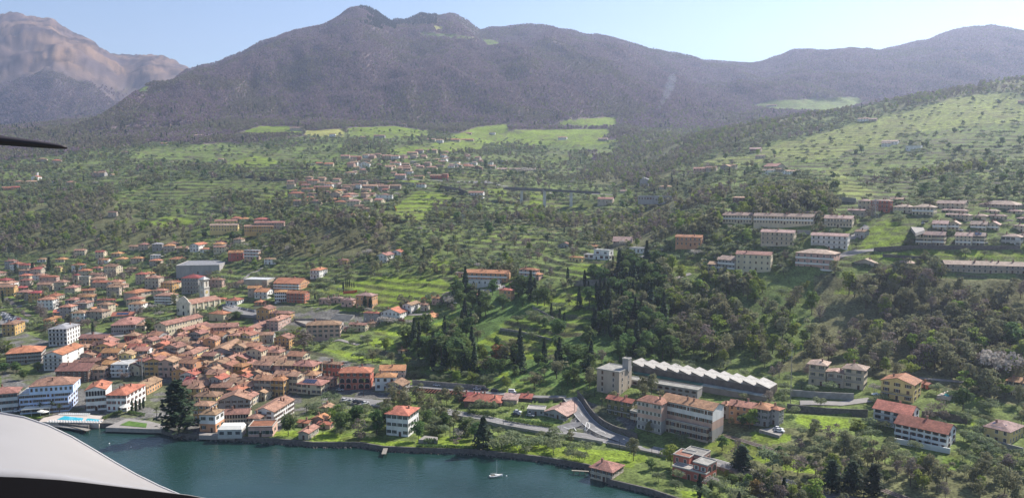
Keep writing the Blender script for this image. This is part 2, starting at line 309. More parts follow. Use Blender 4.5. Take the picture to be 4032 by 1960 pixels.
WOODS = [  # type of wood by area
 ('p',[(-900,540),(0,500),(300,470),(430,430),(760,480),(1100,480),(1500,470),(1700,455),(2000,460),(2400,450),(2500,440),(2560,650),(2480,730),(2340,640),(2280,560),(1500,500),(900,570),(600,560),(0,640),(-900,640)],'M'),
 ('p',[(2380,560),(3050,400),(3350,420),(3600,370),(3200,470),(2900,560),(2700,640),(2560,740),(2300,720)],'W'),
 ('p',[(3550,360),(4032,290),(5200,250),(5200,420),(3900,360),(3500,440)],'W'),
 ('p',[(-900,800),(0,780),(400,830),(760,900),(700,980),(420,980),(200,1000),(0,1000),(-900,1000)],'W'),
 ('p',[(180,780),(420,770),(560,830),(440,880),(200,870)],'B'),
 ('p',[(1060,960),(1190,880),(1330,850),(1500,850),(1560,930),(1560,1020),(1400,1010),(1080,1010)],'B'),
 ('p',[(2300,840),(2860,750),(2860,880),(2660,930),(2560,980),(2320,960)],'W'),
 ('p',[(2600,940),(2860,860),(2900,880),(2700,960)],'S'),
 ('p',[(1900,870),(2200,800),(2350,880),(2100,930)],'W'),
 ('p',[(3000,740),(3200,740),(3300,850),(3100,880),(2900,860)],'S'),
 ('p',[(3550,700),(3900,620),(4032,680),(3800,760)],'W'),
 ('p',[(1700,1260),(2000,1180),(2300,1300),(2350,1540),(2050,1510),(1700,1460),(1600,1370)],'D'),
 ('p',[(1780,1150),(2080,1110),(2160,1200),(1960,1280),(1800,1250)],'D'),
 ('p',[(2350,1050),(2600,1000),(2700,1300),(2680,1420),(2400,1440),(2250,1300),(2280,1200)],'D'),
 ('p',[(2600,1050),(3000,1130),(3250,1250),(3180,1480),(2900,1440),(2640,1400)],'S'),
 ('p',[(3200,1080),(4100,1100),(5200,1100),(5200,1500),(3700,1480),(3350,1430),(3200,1350)],'B'),
 ('p',[(3000,1500),(3150,1380),(3500,1450),(4032,1500),(4032,1600),(3400,1480),(3080,1460)],'B'),
 ('p',[(2700,1640),(3250,1700),(3400,1800),(3600,1850),(4100,1850),(4100,2000),(3000,2000),(2850,1800)],'W'),
]
NOWOOD = [('c1',[(0,560),(270,640),(260,780),(480,860),(480,920),(0,1000)]),
          ('c1',[(2190,490),(2504,560),(2504,640),(2190,560)]),
          ('c1',[(840,820),(2504,800),(2504,1252),(500,1252),(60,880)]),
          ('c2',[(0,300),(2504,380),(2504,900),(1000,860),(300,860),(0,700)]),
          ('c4',[(0,0),(1080,60),(1650,170),(2250,230),(2300,480),(1900,640),(1300,660),(960,900),(0,930)]),
          ('c4',[(0,0),(960,0),(1000,900),(0,900)]),
          ('c3',[(250,480),(1300,560),(1330,680),(1130,770),(700,780),(250,800)]),
          ('c6',[(0,530),(700,700),(560,1000),(0,900)]),('c5',[(1240,0),(2504,0),(1,1)]) ][:8]
def inpoly(px, py, poly):
    x0 = min(p[0] for p in poly); x1 = max(p[0] for p in poly); y0 = min(p[1] for p in poly); y1 = max(p[1] for p in poly)
    r = np.zeros(px.shape, bool); m = (px >= x0) & (px <= x1) & (py >= y0) & (py <= y1)
    if not m.any(): return r
    X = px[m]; Y = py[m]; c = np.zeros(X.shape, bool); n = len(poly); j = n-1
    for i in range(n):
        xi, yi = poly[i]; xj, yj = poly[j]
        if yi != yj: c ^= ((yi > Y) != (yj > Y)) & (X < (xj-xi)*(Y-yi)/(yj-yi)+xi)
        j = i
    r[m] = c; return r
def cv(c, poly): return [pc(c, *p) for p in poly]
GP = [(cv(c, p), k) for c, p, k in GRASS]; WP = [(cv(c, p), k) for c, p, k in WOODS]; NP = [cv(c, p) for c, p in NOWOOD]
def classify(px, py, X, Y):
    jx = (fbm(X/14., Y/14., 3, 77)-.5)*16*np.clip(700/Y, .25, 1.3); jy = (fbm(X/14., Y/14., 3, 78)-.5)*9*np.clip(700/Y, .25, 1.3)
    px = px+jx; py = py+jy
    g = np.full(px.shape, '.', '<U1'); wd = np.full(px.shape, 'O', '<U1')
    mount = (Y > 2050) & (py < 505+20*(fbm(X/90., Y/90., 3, 3)-.5)) | (Y > 2500)
    for p, k in WP: wd[inpoly(px, py, p)] = k
    wd[mount] = 'M'
    for p, k in GP: g[inpoly(px, py, p)] = k
    town = np.zeros(px.shape, bool)
    for p in NP: town |= inpoly(px, py, p)
    town &= Y < 1400
    return g, wd, town
# ------------------------------------------------------------------ terrain grid
rows = np.concatenate([[0.55, 0.93], [0.9994, 1.0006]])
def Yrows(ys):
    a = np.geomspace(1.0, 1300/ys, 361)[1:]*ys; b = np.geomspace(1300, 4200, 201)[1:]; c = np.geomspace(4200, 7400, 56)[1:]
    return np.concatenate([ys*rows, a, b, c])
YG = np.array([Yrows(y) for y in YSH]); NR = YG.shape[1]
TG = np.repeat(TX[:, None], NR, 1); XG = TG*YG
HG = base_height(TG, YG)
HG = np.maximum(HG, 1.9); HG[:, :3] = -4.0; HG[:, 3] = 1.9
PX, PY = pix(XG, YG, HG)
CG, CW, CTN = classify(PX, PY, XG, YG)
tm = np.isin(CG, list('TGHLK')) | ((CG == '.') & (CW == 'O') & (fbm(XG/90., YG/90., 2, 8) > .42))
tm &= (YG > 430) & (YG < 2000) & ~CTN
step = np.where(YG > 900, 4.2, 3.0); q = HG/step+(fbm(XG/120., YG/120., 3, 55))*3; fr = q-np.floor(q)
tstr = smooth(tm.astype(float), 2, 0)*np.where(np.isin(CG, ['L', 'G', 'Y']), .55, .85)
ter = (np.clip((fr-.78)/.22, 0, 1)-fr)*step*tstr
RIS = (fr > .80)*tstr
HG = HG+ter*(YG > 430)
def hgt(X, Y):
    X = np.asarray(X, float); Y = np.asarray(Y, float); t = X/Y
    i = (t-TX[0])/(TX[1]-TX[0]); i0 = np.clip(i.astype(int), 0, NT-2); fi = np.clip(i-i0, 0, 1)
    def row(ii):
        ys = YSH[ii]; n1 = 360
        k = np.where(Y < 1300, 3+np.log(np.maximum(Y/ys, 1e-3))/np.log(1300/ys)*360,
            np.where(Y < 4200, 363+np.log(Y/1300)/math.log(4200/1300)*200, 563+np.log(Y/4200)/math.log(7400/4200)*55))
        k = np.clip(k, 3, NR-1.001); k0 = k.astype(int); fk = k-k0
        return HG[ii, k0]*(1-fk)+HG[ii, k0+1]*fk
    return row(i0)*(1-fi)+row(i0+1)*fi
_YM = np.concatenate([np.arange(255, 700, .5), np.arange(700, 1500, 1.5), np.arange(1500, 7300, 8.)])
def cast(x, y, lift=0.0):
    """the ground point seen at picture position x,y"""
    tx, tz = pixtan(x, y); tx = float(tx); tz = float(tz)
    h = hgt(tx*_YM, _YM)+lift; below = (EYE+tz*_YM) <= h
    ysh = float(np.interp(tx, TX, YSH)); below |= (_YM < ysh) & (EYE+tz*_YM <= 0)
    k = int(np.argmax(below)) if below.any() else len(_YM)-1
    if k > 0:
        a0 = (EYE+tz*_YM[k-1])-h[k-1]; a1 = h[k]-(EYE+tz*_YM[k]); Y = _YM[k-1]+(_YM[k]-_YM[k-1])*(a0/max(a0+a1, 1e-6) if a0 > 0 else 0)
    else: Y = _YM[0]
    if Y < ysh: Y = -EYE/tz; return Vector((tx*Y, Y, 0.0))
    return Vector((tx*Y, Y, float(hgt(tx*Y, Y))))
def castc(c, x, y, lift=0.0): return cast(*pc(c, x, y), lift)
# shelves cut into the slope for the roads and the railway
def pathpts(pts, step=2.0, sm=6):
    W_ = [castc(*p) for p in pts]; out = []
    for a, b in zip(W_[:-1], W_[1:]):
        n = max(1, int((b-a).length/step)); out += [a.lerp(b, k/n) for k in range(n)]
    out.append(W_[-1]); P = np.array([tuple(v) for v in out])
    if len(P) > 2*sm+3:
        for ax, k in ((0, 3), (1, 3), (2, sm)):
            kern = np.hanning(2*k+3)[1:-1]; kern /= kern.sum(); P[:, ax] = np.convolve(np.concatenate([np.repeat(P[0, ax], k), P[:, ax], np.repeat(P[-1, ax], k)]), kern, 'valid')
    return P
COAST = [('c5',600,535),('c5',720,565),('c5',1000,610),('c5',1200,660),('c5',1500,715),('c5',1800,765),('c5',2100,810),('c5',2400,862),('p',2500,1755),('p',2580,1772),('p',2700,1795),('p',2802,1816),('p',2996,1872),('p',3209,1934),('p',3500,2010),('p',3800,2080)]
BRANCH = [('c5',1850,402),('c5',1900,450),('c5',1935,520),('c5',1990,600),('c5',2080,690),('c5',2200,760),('c5',2400,830),('p',2490,1745)]
LOOPR = [('c5',2000,615),('c5',1960,655),('c5',1880,690),('c5',1760,725)]
UPPER = [('c4',2290,425),('c5',280,297),('c5',560,322),('c5',800,342),('c5',1000,358),('c5',1300,388),('c5',1560,408),('c5',1850,405)]
RAILW = [('p',2840,1712),('p',2905,1728),('p',3020,1765),('p',3110,1795),('p',3250,1835),('p',3400,1900),('p',3600,1975),('p',3900,2060)]
HILLR = [('c7',130,622),('c7',500,640),('c7',1010,672)]
HILLR2 = [('c7',1490,690),('c7',1800,720),('c7',1980,740)]
BENCH = [(COAST, 8.5, 2.6, 15), (BRANCH, 8, 1.0, 6), (UPPER, 5.5, 2.2, 8), (RAILW, 4.5, 1.2, 8), (HILLR, 4, 3.0, 8), (HILLR2, 4, 2.5, 8)]
PATHS = {}
for pts_, w_, drop, run in BENCH:
    P = pathpts(pts_); PATHS[id(pts_)] = P
    x0, x1, y0, y1 = P[:, 0].min()-20, P[:, 0].max()+20, P[:, 1].min()-20, P[:, 1].max()+20
    m_ = (XG > x0) & (XG < x1) & (YG > y0) & (YG < y1) & (YG > YSH[:, None]*1.003); idx = np.argwhere(m_)
    q = np.stack([XG[m_], YG[m_]], 1); d2 = ((q[:, None, 0]-P[None, :, 0])**2+(q[:, None, 1]-P[None, :, 1])**2) if len(q)*len(P) < 4e7 else None
    k = d2.argmin(1); d = np.sqrt(d2[np.arange(len(k)), k]); tgt = P[k, 2]; k2 = np.minimum(k+1, len(P)-1); k1 = np.maximum(k2-1, 0)
    tdx = P[k2, 0]-P[k1, 0]; tdy = P[k2, 1]-P[k1, 1]; side = tdx*(q[:, 1]-P[k, 1])-tdy*(q[:, 0]-P[k, 0])
    down = side*np.sign(tdx) < 0; z = HG[m_]; on = d < w_/2+.6
    z = np.where(on, tgt, z); e = (d-w_/2-.6)/run
    z = np.where(~on & (e < 1) & down, np.minimum(z, np.maximum(tgt-drop*(1-e), 1.2)), z)
    z = np.where(~on & (e < 1) & ~down, np.maximum(z, tgt+.2), z); HG[m_] = z
# colours of the ground itself
GC = {'.': (.075,.115,.032), 'G': (.155,.215,.028), 'Y': (.27,.27,.08), 'H': (.125,.170,.045), 'L': (.180,.215,.055), 'T': (.135,.180,.042), 'K': (.115,.170,.030)}
WC = {'O': (.115,.150,.045), 'M': (.150,.115,.112), 'W': (.120,.125,.058), 'B': (.125,.125,.060), 'S': (.105,.145,.045), 'D': (.085,.14,.04)}
colr = np.zeros(XG.shape+(3,))
for k, c in WC.items(): colr[CW == k] = c
for k, c in GC.items():
    if k != '.': colr[CG == k] = c
twn = (fbm(XG/9., YG/9., 3, 14) > .5)[..., None]; colr = np.where((CTN & (CG == '.'))[..., None], np.where(twn, np.array((.13,.125,.115)), np.array((.10,.11,.06))), colr)
far = (YG > 3650) & (TG < -.40)
n1 = fbm(XG/160., YG/160., 5, 91)[..., None]
n1 = np.clip((n1-.36)*3.4, 0, 1); rock = np.array((.21,.135,.085))*(1-n1)+np.array((.085,.062,.060))*n1
lo = np.clip((HG-520)/300+(fbm(XG/200., YG/200., 4, 93)-.5)*1.6, 0, 1)[..., None]
gul = np.clip((fbm(XG/75.+HG/90., HG/24., 5, 92)-.49)*6, 0, 1)[..., None]
rockc = rock*(1-gul*.75*lo)
colr[far] = ((np.array((.105,.082,.078))*(1-lo)+rockc*lo))[far]
big = fbm(XG/45., YG/45., 4, 61)[..., None]
colr *= (0.72+0.56*big)
patch = np.clip((fbm(XG/18., YG/18., 3, 65)-.56)*6, 0, 1)[..., None]*np.isin(CG, list('GHTLK'))[..., None]
colr = colr*(1-patch*.5)+np.array((.13, .12, .05))*patch*.5
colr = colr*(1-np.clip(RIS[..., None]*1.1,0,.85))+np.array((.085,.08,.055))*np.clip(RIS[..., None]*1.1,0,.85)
colr[:, :4] = (.05, .05, .04)
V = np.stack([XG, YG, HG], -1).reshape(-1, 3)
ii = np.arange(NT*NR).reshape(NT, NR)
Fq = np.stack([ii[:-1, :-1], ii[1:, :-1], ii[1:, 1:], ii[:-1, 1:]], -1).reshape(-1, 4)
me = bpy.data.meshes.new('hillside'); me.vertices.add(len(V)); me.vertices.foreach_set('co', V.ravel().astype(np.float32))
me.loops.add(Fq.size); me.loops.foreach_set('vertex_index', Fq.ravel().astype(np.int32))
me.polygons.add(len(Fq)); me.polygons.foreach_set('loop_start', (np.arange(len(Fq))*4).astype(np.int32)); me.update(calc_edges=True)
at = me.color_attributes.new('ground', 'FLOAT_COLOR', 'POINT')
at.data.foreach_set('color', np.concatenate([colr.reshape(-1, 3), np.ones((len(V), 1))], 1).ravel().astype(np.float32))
me.polygons.foreach_set('use_smooth', [True]*len(Fq))
m = bpy.data.materials.new('ground'); m.use_nodes = True; nt = m.node_tree; N = nt.nodes; L = nt.links; b = N['Principled BSDF']
b.inputs['Roughness'].default_value = .95; b.inputs['Specular IOR Level'].default_value = .1
va = N.new('ShaderNodeVertexColor'); va.layer_name = 'ground'; geo = N.new('ShaderNodeNewGeometry')
prev = va.outputs[0]
for s, a in ((.9, .55), (.16, .35)):
    nz = N.new('ShaderNodeTexNoise'); nz.inputs['Scale'].default_value = s; nz.inputs['Detail'].default_value = 5; L.new(geo.outputs['Position'], nz.inputs['Vector'])
    mr = N.new('ShaderNodeMapRange'); mr.inputs[1].default_value = .3; mr.inputs[2].default_value = .7; mr.inputs[3].default_value = 1-a; mr.inputs[4].default_value = 1+a; L.new(nz.outputs[0], mr.inputs[0])
    vm = N.new('ShaderNodeVectorMath'); vm.operation = 'SCALE'; L.new(prev, vm.inputs[0]); L.new(mr.outputs[0], vm.inputs['Scale']); prev = vm.outputs[0]
L.new(prev, b.inputs['Base Color'])
bp = N.new('ShaderNodeBump'); bp.inputs['Strength'].default_value = .7; bp.inputs['Distance'].default_value = .8; L.new(nz.outputs[0], bp.inputs['Height']); L.new(bp.outputs[0], b.inputs['Normal'])
me.materials.append(m)
tag(obj('hills', me), kind='structure')
# lake
m = M('lake_water', (.009,.032,.027), rough=.09, var=.25, scale=.02, spec=.38, col2=(.014,.046,.038))
nt = m.node_tree; N = nt.nodes; L = nt.links; b = N['Principled BSDF']
tc = N.new('ShaderNodeTexCoord'); mp = N.new('ShaderNodeMapping'); mp.inputs['Scale'].default_value = (.55, 1.1, 1); mp.inputs['Rotation'].default_value = (0, 0, R(12)); L.new(tc.outputs['Object'], mp.inputs[0])
n1_ = N.new('ShaderNodeTexNoise'); n1_.inputs['Scale'].default_value = .55; n1_.inputs['Detail'].default_value = 6; n1_.inputs['Roughness'].default_value = .62; L.new(mp.outputs[0], n1_.inputs['Vector'])
bp = N.new('ShaderNodeBump'); bp.inputs['Strength'].default_value = .34; bp.inputs['Distance'].default_value = .8; L.new(n1_.outputs[0], bp.inputs['Height']); L.new(bp.outputs[0], b.inputs['Normal'])
n2_ = N.new('ShaderNodeTexNoise'); n2_.inputs['Scale'].default_value = .018; n2_.inputs['Detail'].default_value = 3; L.new(mp.outputs[0], n2_.inputs['Vector'])
m3_ = N.new('ShaderNodeMapRange'); m3_.inputs[1].default_value = .38; m3_.inputs[2].default_value = .62; m3_.inputs[3].default_value = .16; m3_.inputs[4].default_value = .50; L.new(n2_.outputs[0], m3_.inputs[0]); L.new(m3_.outputs[0], bp.inputs['Strength'])
me = mesh('lake', [(-900,-300,0),(900,-300,0),(900,700,0),(-900,700,0)], [(0,1,2,3)], m)
tag(obj('lake', me), kind='structure')
# air
hz = MB().box(-6500, 6500, -420, 7900, -7, 1500)
m = bpy.data.materials.new('haze_air'); m.use_nodes = True; nt = m.node_tree
nt.nodes.remove(nt.nodes['Principled BSDF']); pv = nt.nodes.new('ShaderNodeVolumePrincipled')
pv.inputs['Color'].default_value = (.64, .73, 1.0, 1); pv.inputs['Density'].default_value = .000086; pv.inputs['Anisotropy'].default_value = .45
nt.links.new(pv.outputs[0], nt.nodes['Material Output'].inputs['Volume'])
HAZE = tag(obj('haze', hz.mesh('haze', m)), kind='stuff')
# ------------------------------------------------------------------ trees
def leafmat(name, c, c2, trans=.28, rv=.22): return M(name, c, rough=.8, scale=.9, col2=c2, trans=trans, rndv=rv, spec=.15)
LM = dict(
 olive=leafmat('olive_leaves', (.140,.175,.088), (.275,.31,.18), .48),
 bare=leafmat('bare_twigs', (.170,.140,.120), (.28,.23,.195), .3),
 twig=leafmat('budding_twigs', (.150,.155,.085), (.27,.27,.15), .45),
 spring=leafmat('spring_leaves', (.14,.195,.040), (.28,.34,.085), .5),
 green=leafmat('broad_leaves', (.070,.120,.038), (.16,.225,.08), .45),
 dark=leafmat('conifer_needles', (.020,.038,.020), (.050,.078,.038), .12),
 cypress=leafmat('cypress_needles', (.016,.030,.016), (.038,.058,.027), .08),
 blossom=leafmat('blossom', (.32,.29,.25), (.52,.48,.43), .3, .1),
 rust=leafmat('rusty_leaves', (.17,.10,.035), (.27,.17,.07), .3),
 pinkb=leafmat('plum_leaves', (.13,.055,.05), (.22,.11,.10), .3),
 mbare=leafmat('mountain_twigs', (.21,.155,.175), (.30,.225,.25), .3), mtwig=leafmat('mountain_twigs_brown', (.165,.145,.105), (.25,.215,.155), .25),
 palm=leafmat('palm_fronds', (.035,.055,.018), (.09,.11,.04), .2))
BARK = M('bark', (.085,.065,.05), var=.3, scale=3)
def quads(P, Nn, S, asp=1.0, rs_=rs):
    n = len(P); Nn = Nn/np.linalg.norm(Nn, axis=1, keepdims=True)
    a = np.cross(Nn, rs_.normal(size=(n, 3))); a /= np.linalg.norm(a, axis=1, keepdims=True); b = np.cross(Nn, a)
    S = np.asarray(S).reshape(-1, 1)
    a = a*S; b = b*S*asp; v = np.stack([P-a-b*.6, P+a*.7-b, P+a+b*.7, P-a*.6+b], 1).reshape(-1, 3)
    return v, np.arange(4*n).reshape(n, 4)
def lobes(kind, n, rs_):
    """points and normals of the leaf clumps of a crown of unit height 1 (from z 0 to 1)"""
    if kind in ('olive', 'green', 'spring', 'twig', 'bare', 'blossom', 'rust', 'pinkb'):
        k = 9 if kind != 'green' else 7; th = rs_.rand(k)*6.283; rr = rs_.rand(k)**.6*.27; zz = .40+rs_.rand(k)*.36
        if kind in ('olive', 'blossom'): zz = .42+rs_.rand(k)*.24; rr = rs_.rand(k)**.6*.46
        rad = .16+.14*rs_.rand(k)
        if kind not in ('olive', 'blossom', 'pinkb'):
            k = 14; th = rs_.rand(k)*6.283; zz = .26+.62*rs_.rand(k); rr = (.04+.26*rs_.rand(k))*np.sin(np.pi*np.clip((zz-.05)/1.02, 0, 1))**.7; rad = .09+.12*rs_.rand(k)
        C = np.stack([rr*np.cos(th), rr*np.sin(th), zz], 1)
        i = rs_.randint(0, k, n); d = rs_.normal(size=(n, 3)); d /= np.linalg.norm(d, axis=1, keepdims=True); d[:, 2] = np.where(d[:, 2] < -.35, -d[:, 2], d[:, 2])
        P = C[i]+d*(rad[i]*(.60+.45*rs_.rand(n)))[:, None]*np.array([1.05, 1.05, .85]); return P, d+rs_.normal(size=(n, 3))*.55
    if kind == 'cypress':
        t = rs_.rand(n); r = .085*np.sin(np.pi*np.clip(t*.93+.07, 0, 1))**.6*(.75+.4*rs_.rand(n)); th = rs_.rand(n)*6.283
        return np.stack([r*np.cos(th), r*np.sin(th), .02+.98*t], 1), np.stack([np.cos(th), np.sin(th), .3+0*t], 1)+rs_.normal(size=(n, 3))*.35
    if kind == 'spruce':
        t = rs_.rand(n)**.75; r = .20*(1-t)*(.35+.65*rs_.rand(n)**.4)*(1+.25*np.sin(t*60)); th = rs_.rand(n)*6.283
        return np.stack([r*np.cos(th), r*np.sin(th), .06+.94*t-.15*r], 1), np.stack([np.cos(th), np.sin(th), 1+0*t], 1)+rs_.normal(size=(n, 3))*.4
    if kind == 'cedar':
        L_ = rs_.randint(0, 9, n); t = L_/9.; R_ = .36*(1-t**1.7)+.04; th = rs_.rand(n)*6.283; lobe = .78+.3*np.sin(th*3+L_*2.1); r = R_*lobe*rs_.rand(n)**.55
        return np.stack([r*np.cos(th), r*np.sin(th), .14+.84*t+.02*rs_.normal(size=n)-.05*r], 1), np.stack([0*t, 0*t, 1+0*t], 1)+rs_.normal(size=(n, 3))*.3
    if kind == 'pine':
        th = rs_.rand(n)*6.283; u = rs_.rand(n)**.5; r = .38*u*(.85+.2*np.sin(th*5)); z = .72+.26*np.sqrt(1-u**2)*(.6+.4*rs_.rand(n))-.03*rs_.rand(n)
        return np.stack([r*np.cos(th), r*np.sin(th), z], 1), np.stack([np.cos(th)*u, np.sin(th)*u, 1+0*u], 1)+rs_.normal(size=(n, 3))*.4
CROWN = {}
def crown(kind, n, s, seed, asp=1.0, mat=None):
    key = (kind, n, s, seed, mat)
    if key in CROWN: return CROWN[key]
    r_ = np.random.RandomState(seed+100); P, Nn = lobes(kind, n, r_)
    v, f = quads(P, Nn, s*(.6+.8*r_.rand(n)), asp, r_)
    CROWN[key] = mesh('crown_'+kind, v, f, LM[mat or {'spruce': 'dark', 'cedar': 'dark', 'pine': 'green'}.get(kind, kind)]); return CROWN[key]
def trunkmesh(kind, seed):
    key = ('trunk', kind, seed)
    if key in CROWN: return CROWN[key]
    b = MB(); r_ = random.Random(seed)
    if kind in ('spruce', 'cedar', 'cypress'):
        b.tube((0,0,-.03), (0,0,.9), .016, .004, 6)
        if kind == 'cedar':
            for k in range(14):
                a = r_.random()*6.28; z = .15+.7*k/14; L_ = .30*(1-(k/14)**1.7)+.04; b.tube((0,0,z), (L_*math.cos(a), L_*math.sin(a), z+.02), .006, .002, 4)
    else:
        top = .45 if kind != 'pine' else .74
        b.tube((0,0,-.04), (.01,0,top*.55), .024, .017, 6); b.tube((.01,0,top*.55), (0,.01,top), .017, .010, 6)
        for k in range(7):
            a = k*2.4+r_.random(); z = top*(.5+.5*r_.random()); e = (math.cos(a)*(.16+.1*r_.random()), math.sin(a)*(.16+.1*r_.random()), min(.9, z+.16+.2*r_.random()))
            b.tube((0,0,z), e, .010, .003, 4)
            for q in range(2):
                a2 = a+r_.uniform(-.8, .8); b.tube(e, (e[0]+.09*math.cos(a2), e[1]+.09*math.sin(a2), e[2]+.09), .004, .0015, 3)
    CROWN[key] = b.mesh('trunk', BARK); return CROWN[key]
def one(kind, n, s, seed, mat=None):
    """crown and trunk as one mesh: for trees too small in the picture to show a trunk"""
    key = ('one', kind, n, s, seed, mat)
    if key in CROWN: return CROWN[key]
    c = crown(kind, n, s, seed, 1.0, mat); t = trunkmesh(kind, seed)
    nv = len(c.vertices); V = np.empty(nv*3); c.vertices.foreach_get('co', V); V = V.reshape(-1, 3)
    V2 = np.empty(len(t.vertices)*3); t.vertices.foreach_get('co', V2)
    Fc = [tuple(p.vertices) for p in c.polygons]; F2 = [tuple(i+nv for i in p.vertices) for p in t.polygons]
    CROWN[key] = mesh('tree_'+kind, np.concatenate([V, V2.reshape(-1, 3)]), Fc+F2, [c.materials[0], BARK], [0]*len(Fc)+[1]*len(F2)); return CROWN[key]
NAMES = dict(olive='olive_tree', green='broadleaf_tree', spring='spring_tree', twig='budding_tree', bare='bare_tree', blossom='blossom_tree', rust='rusty_tree',
             pinkb='plum_tree', cypress='cypress_tree', spruce='spruce_tree', cedar='cedar_tree', pine='pine_tree')
FINE = dict(olive=(620,.034), green=(950,.030), spring=(850,.028), twig=(760,.024), bare=(560,.020), blossom=(620,.030), rust=(700,.034), pinkb=(600,.034), cypress=(420,.028), spruce=(700,.030), cedar=(1500,.034), pine=(700,.034))
COARSE = dict(olive=(130,.080), green=(190,.066), spring=(180,.058), twig=(170,.050), bare=(130,.044), blossom=(110,.07), rust=(130,.07), pinkb=(110,.07), cypress=(90,.05), spruce=(130,.06), cedar=(200,.08), pine=(130,.08))
def tree(kind, P, h, label, group=None, parts=True, wd=1.0, seed=None):
    seed = rnd.randrange(4) if seed is None else seed; a = rnd.random()*6.28
    if not parts:
        n, s = COARSE[kind] if P[1] > 700 else FINE[kind]
        o = obj(NAMES[kind], one(kind, n, s, seed), None, P, a); o.scale = (h*wd, h*wd, h)
        return tag(o, label, 'tree', group)
    t = empty(NAMES[kind], P, a, label, 'tree', group)
    n, s = FINE[kind]; c = obj('crown', crown(kind, n, s, seed), t); c.scale = (h*wd, h*wd, h)
    k = obj('trunk', trunkmesh(kind, seed), t); k.scale = (h*wd*.8, h*wd*.8, h)
    return t
# --- stuff: woods nobody could count, instanced on points
PROTO = bpy.data.collections.new('tree_sources')
def geo_scatter(name, P, sc_, meshes, label=None):
    me = bpy.data.meshes.new(name); n = len(P); me.vertices.add(n); me.vertices.foreach_set('co', P.ravel().astype(np.float32))
    a = me.attributes.new('sz', 'FLOAT', 'POINT'); a.data.foreach_set('value', sc_.astype(np.float32))
    a = me.attributes.new('rot', 'FLOAT_VECTOR', 'POINT'); rv = np.zeros((n, 3)); rv[:, 2] = rs.rand(n)*6.283; a.data.foreach_set('vector', rv.ravel().astype(np.float32))
    a = me.attributes.new('pick', 'INT', 'POINT'); a.data.foreach_set('value', rs.randint(0, len(meshes), n).astype(np.int32))
    o = obj(name, me); cc = bpy.data.collections.new('sources_'+name)
    for m_ in meshes: bpy.data.objects.new('source_'+name, m_); cc.objects.link(bpy.data.objects.new(name+'_source', m_))
    ng = bpy.data.node_groups.new(name, 'GeometryNodeTree')
    ng.interface.new_socket('Geometry', in_out='INPUT', socket_type='NodeSocketGeometry'); ng.interface.new_socket('Geometry', in_out='OUTPUT', socket_type='NodeSocketGeometry')
    N = ng.nodes; L = ng.links; gi = N.new('NodeGroupInput'); go = N.new('NodeGroupOutput')
    ci = N.new('GeometryNodeCollectionInfo'); ci.inputs['Collection'].default_value = cc; ci.inputs['Separate Children'].default_value = True; ci.inputs['Reset Children'].default_value = True
    ip = N.new('GeometryNodeInstanceOnPoints'); ip.inputs['Pick Instance'].default_value = True
    def na(nm, ty):
        q = N.new('GeometryNodeInputNamedAttribute'); q.data_type = ty; q.inputs[0].default_value = nm; return q.outputs[0]
    L.new(gi.outputs[0], ip.inputs['Points']); L.new(ci.outputs[0], ip.inputs['Instance']); L.new(na('pick', 'INT'), ip.inputs['Instance Index'])
    L.new(na('rot', 'FLOAT_VECTOR'), ip.inputs['Rotation']); L.new(na('sz', 'FLOAT'), ip.inputs['Scale']); L.new(ip.outputs[0], go.inputs[0])
    md = o.modifiers.new('scatter', 'NODES'); md.node_group = ng
    return tag(o, label, None, None, 'stuff')
# ------------------------------------------------------------------ buildings
def at(c, x, y, z):
    """the place seen at picture position x,y that lies at height z"""
    tx, tz = pixtan(*pc(c, x, y)); Y = (z-EYE)/float(tz); return Vector((float(tx)*Y, Y, z))
def wallmat(n, c, c2=None): return M('plaster_'+n, c, rough=.9, scale=.35, var=.13, col2=c2, rndv=.07, bump=.05, stretch=(1, 1, .35))
WM = {k: wallmat(n, c) for k, (n, c) in dict(w=('white', (.64,.63,.61)), c=('cream', (.50,.43,.31)), y=('yellow', (.60,.47,.20)), o=('orange', (.52,.28,.15)), p=('pink', (.46,.31,.25)),
      r=('red', (.40,.13,.09)), g=('grey', (.30,.29,.28)), b=('beige', (.40,.34,.27)), s=('stone', (.24,.22,.19)), l=('pale blue', (.50,.60,.78)), d=('brown', (.15,.10,.08)), k=('ochre', (.46,.29,.12)),
      n=('olive green', (.17,.16,.07))).items()}
WN = dict(w='white', c='cream', y='yellow', o='orange', p='pinkish', r='red', g='grey', b='beige', s='stone', l='pale blue', d='brown', k='ochre', n='olive green')
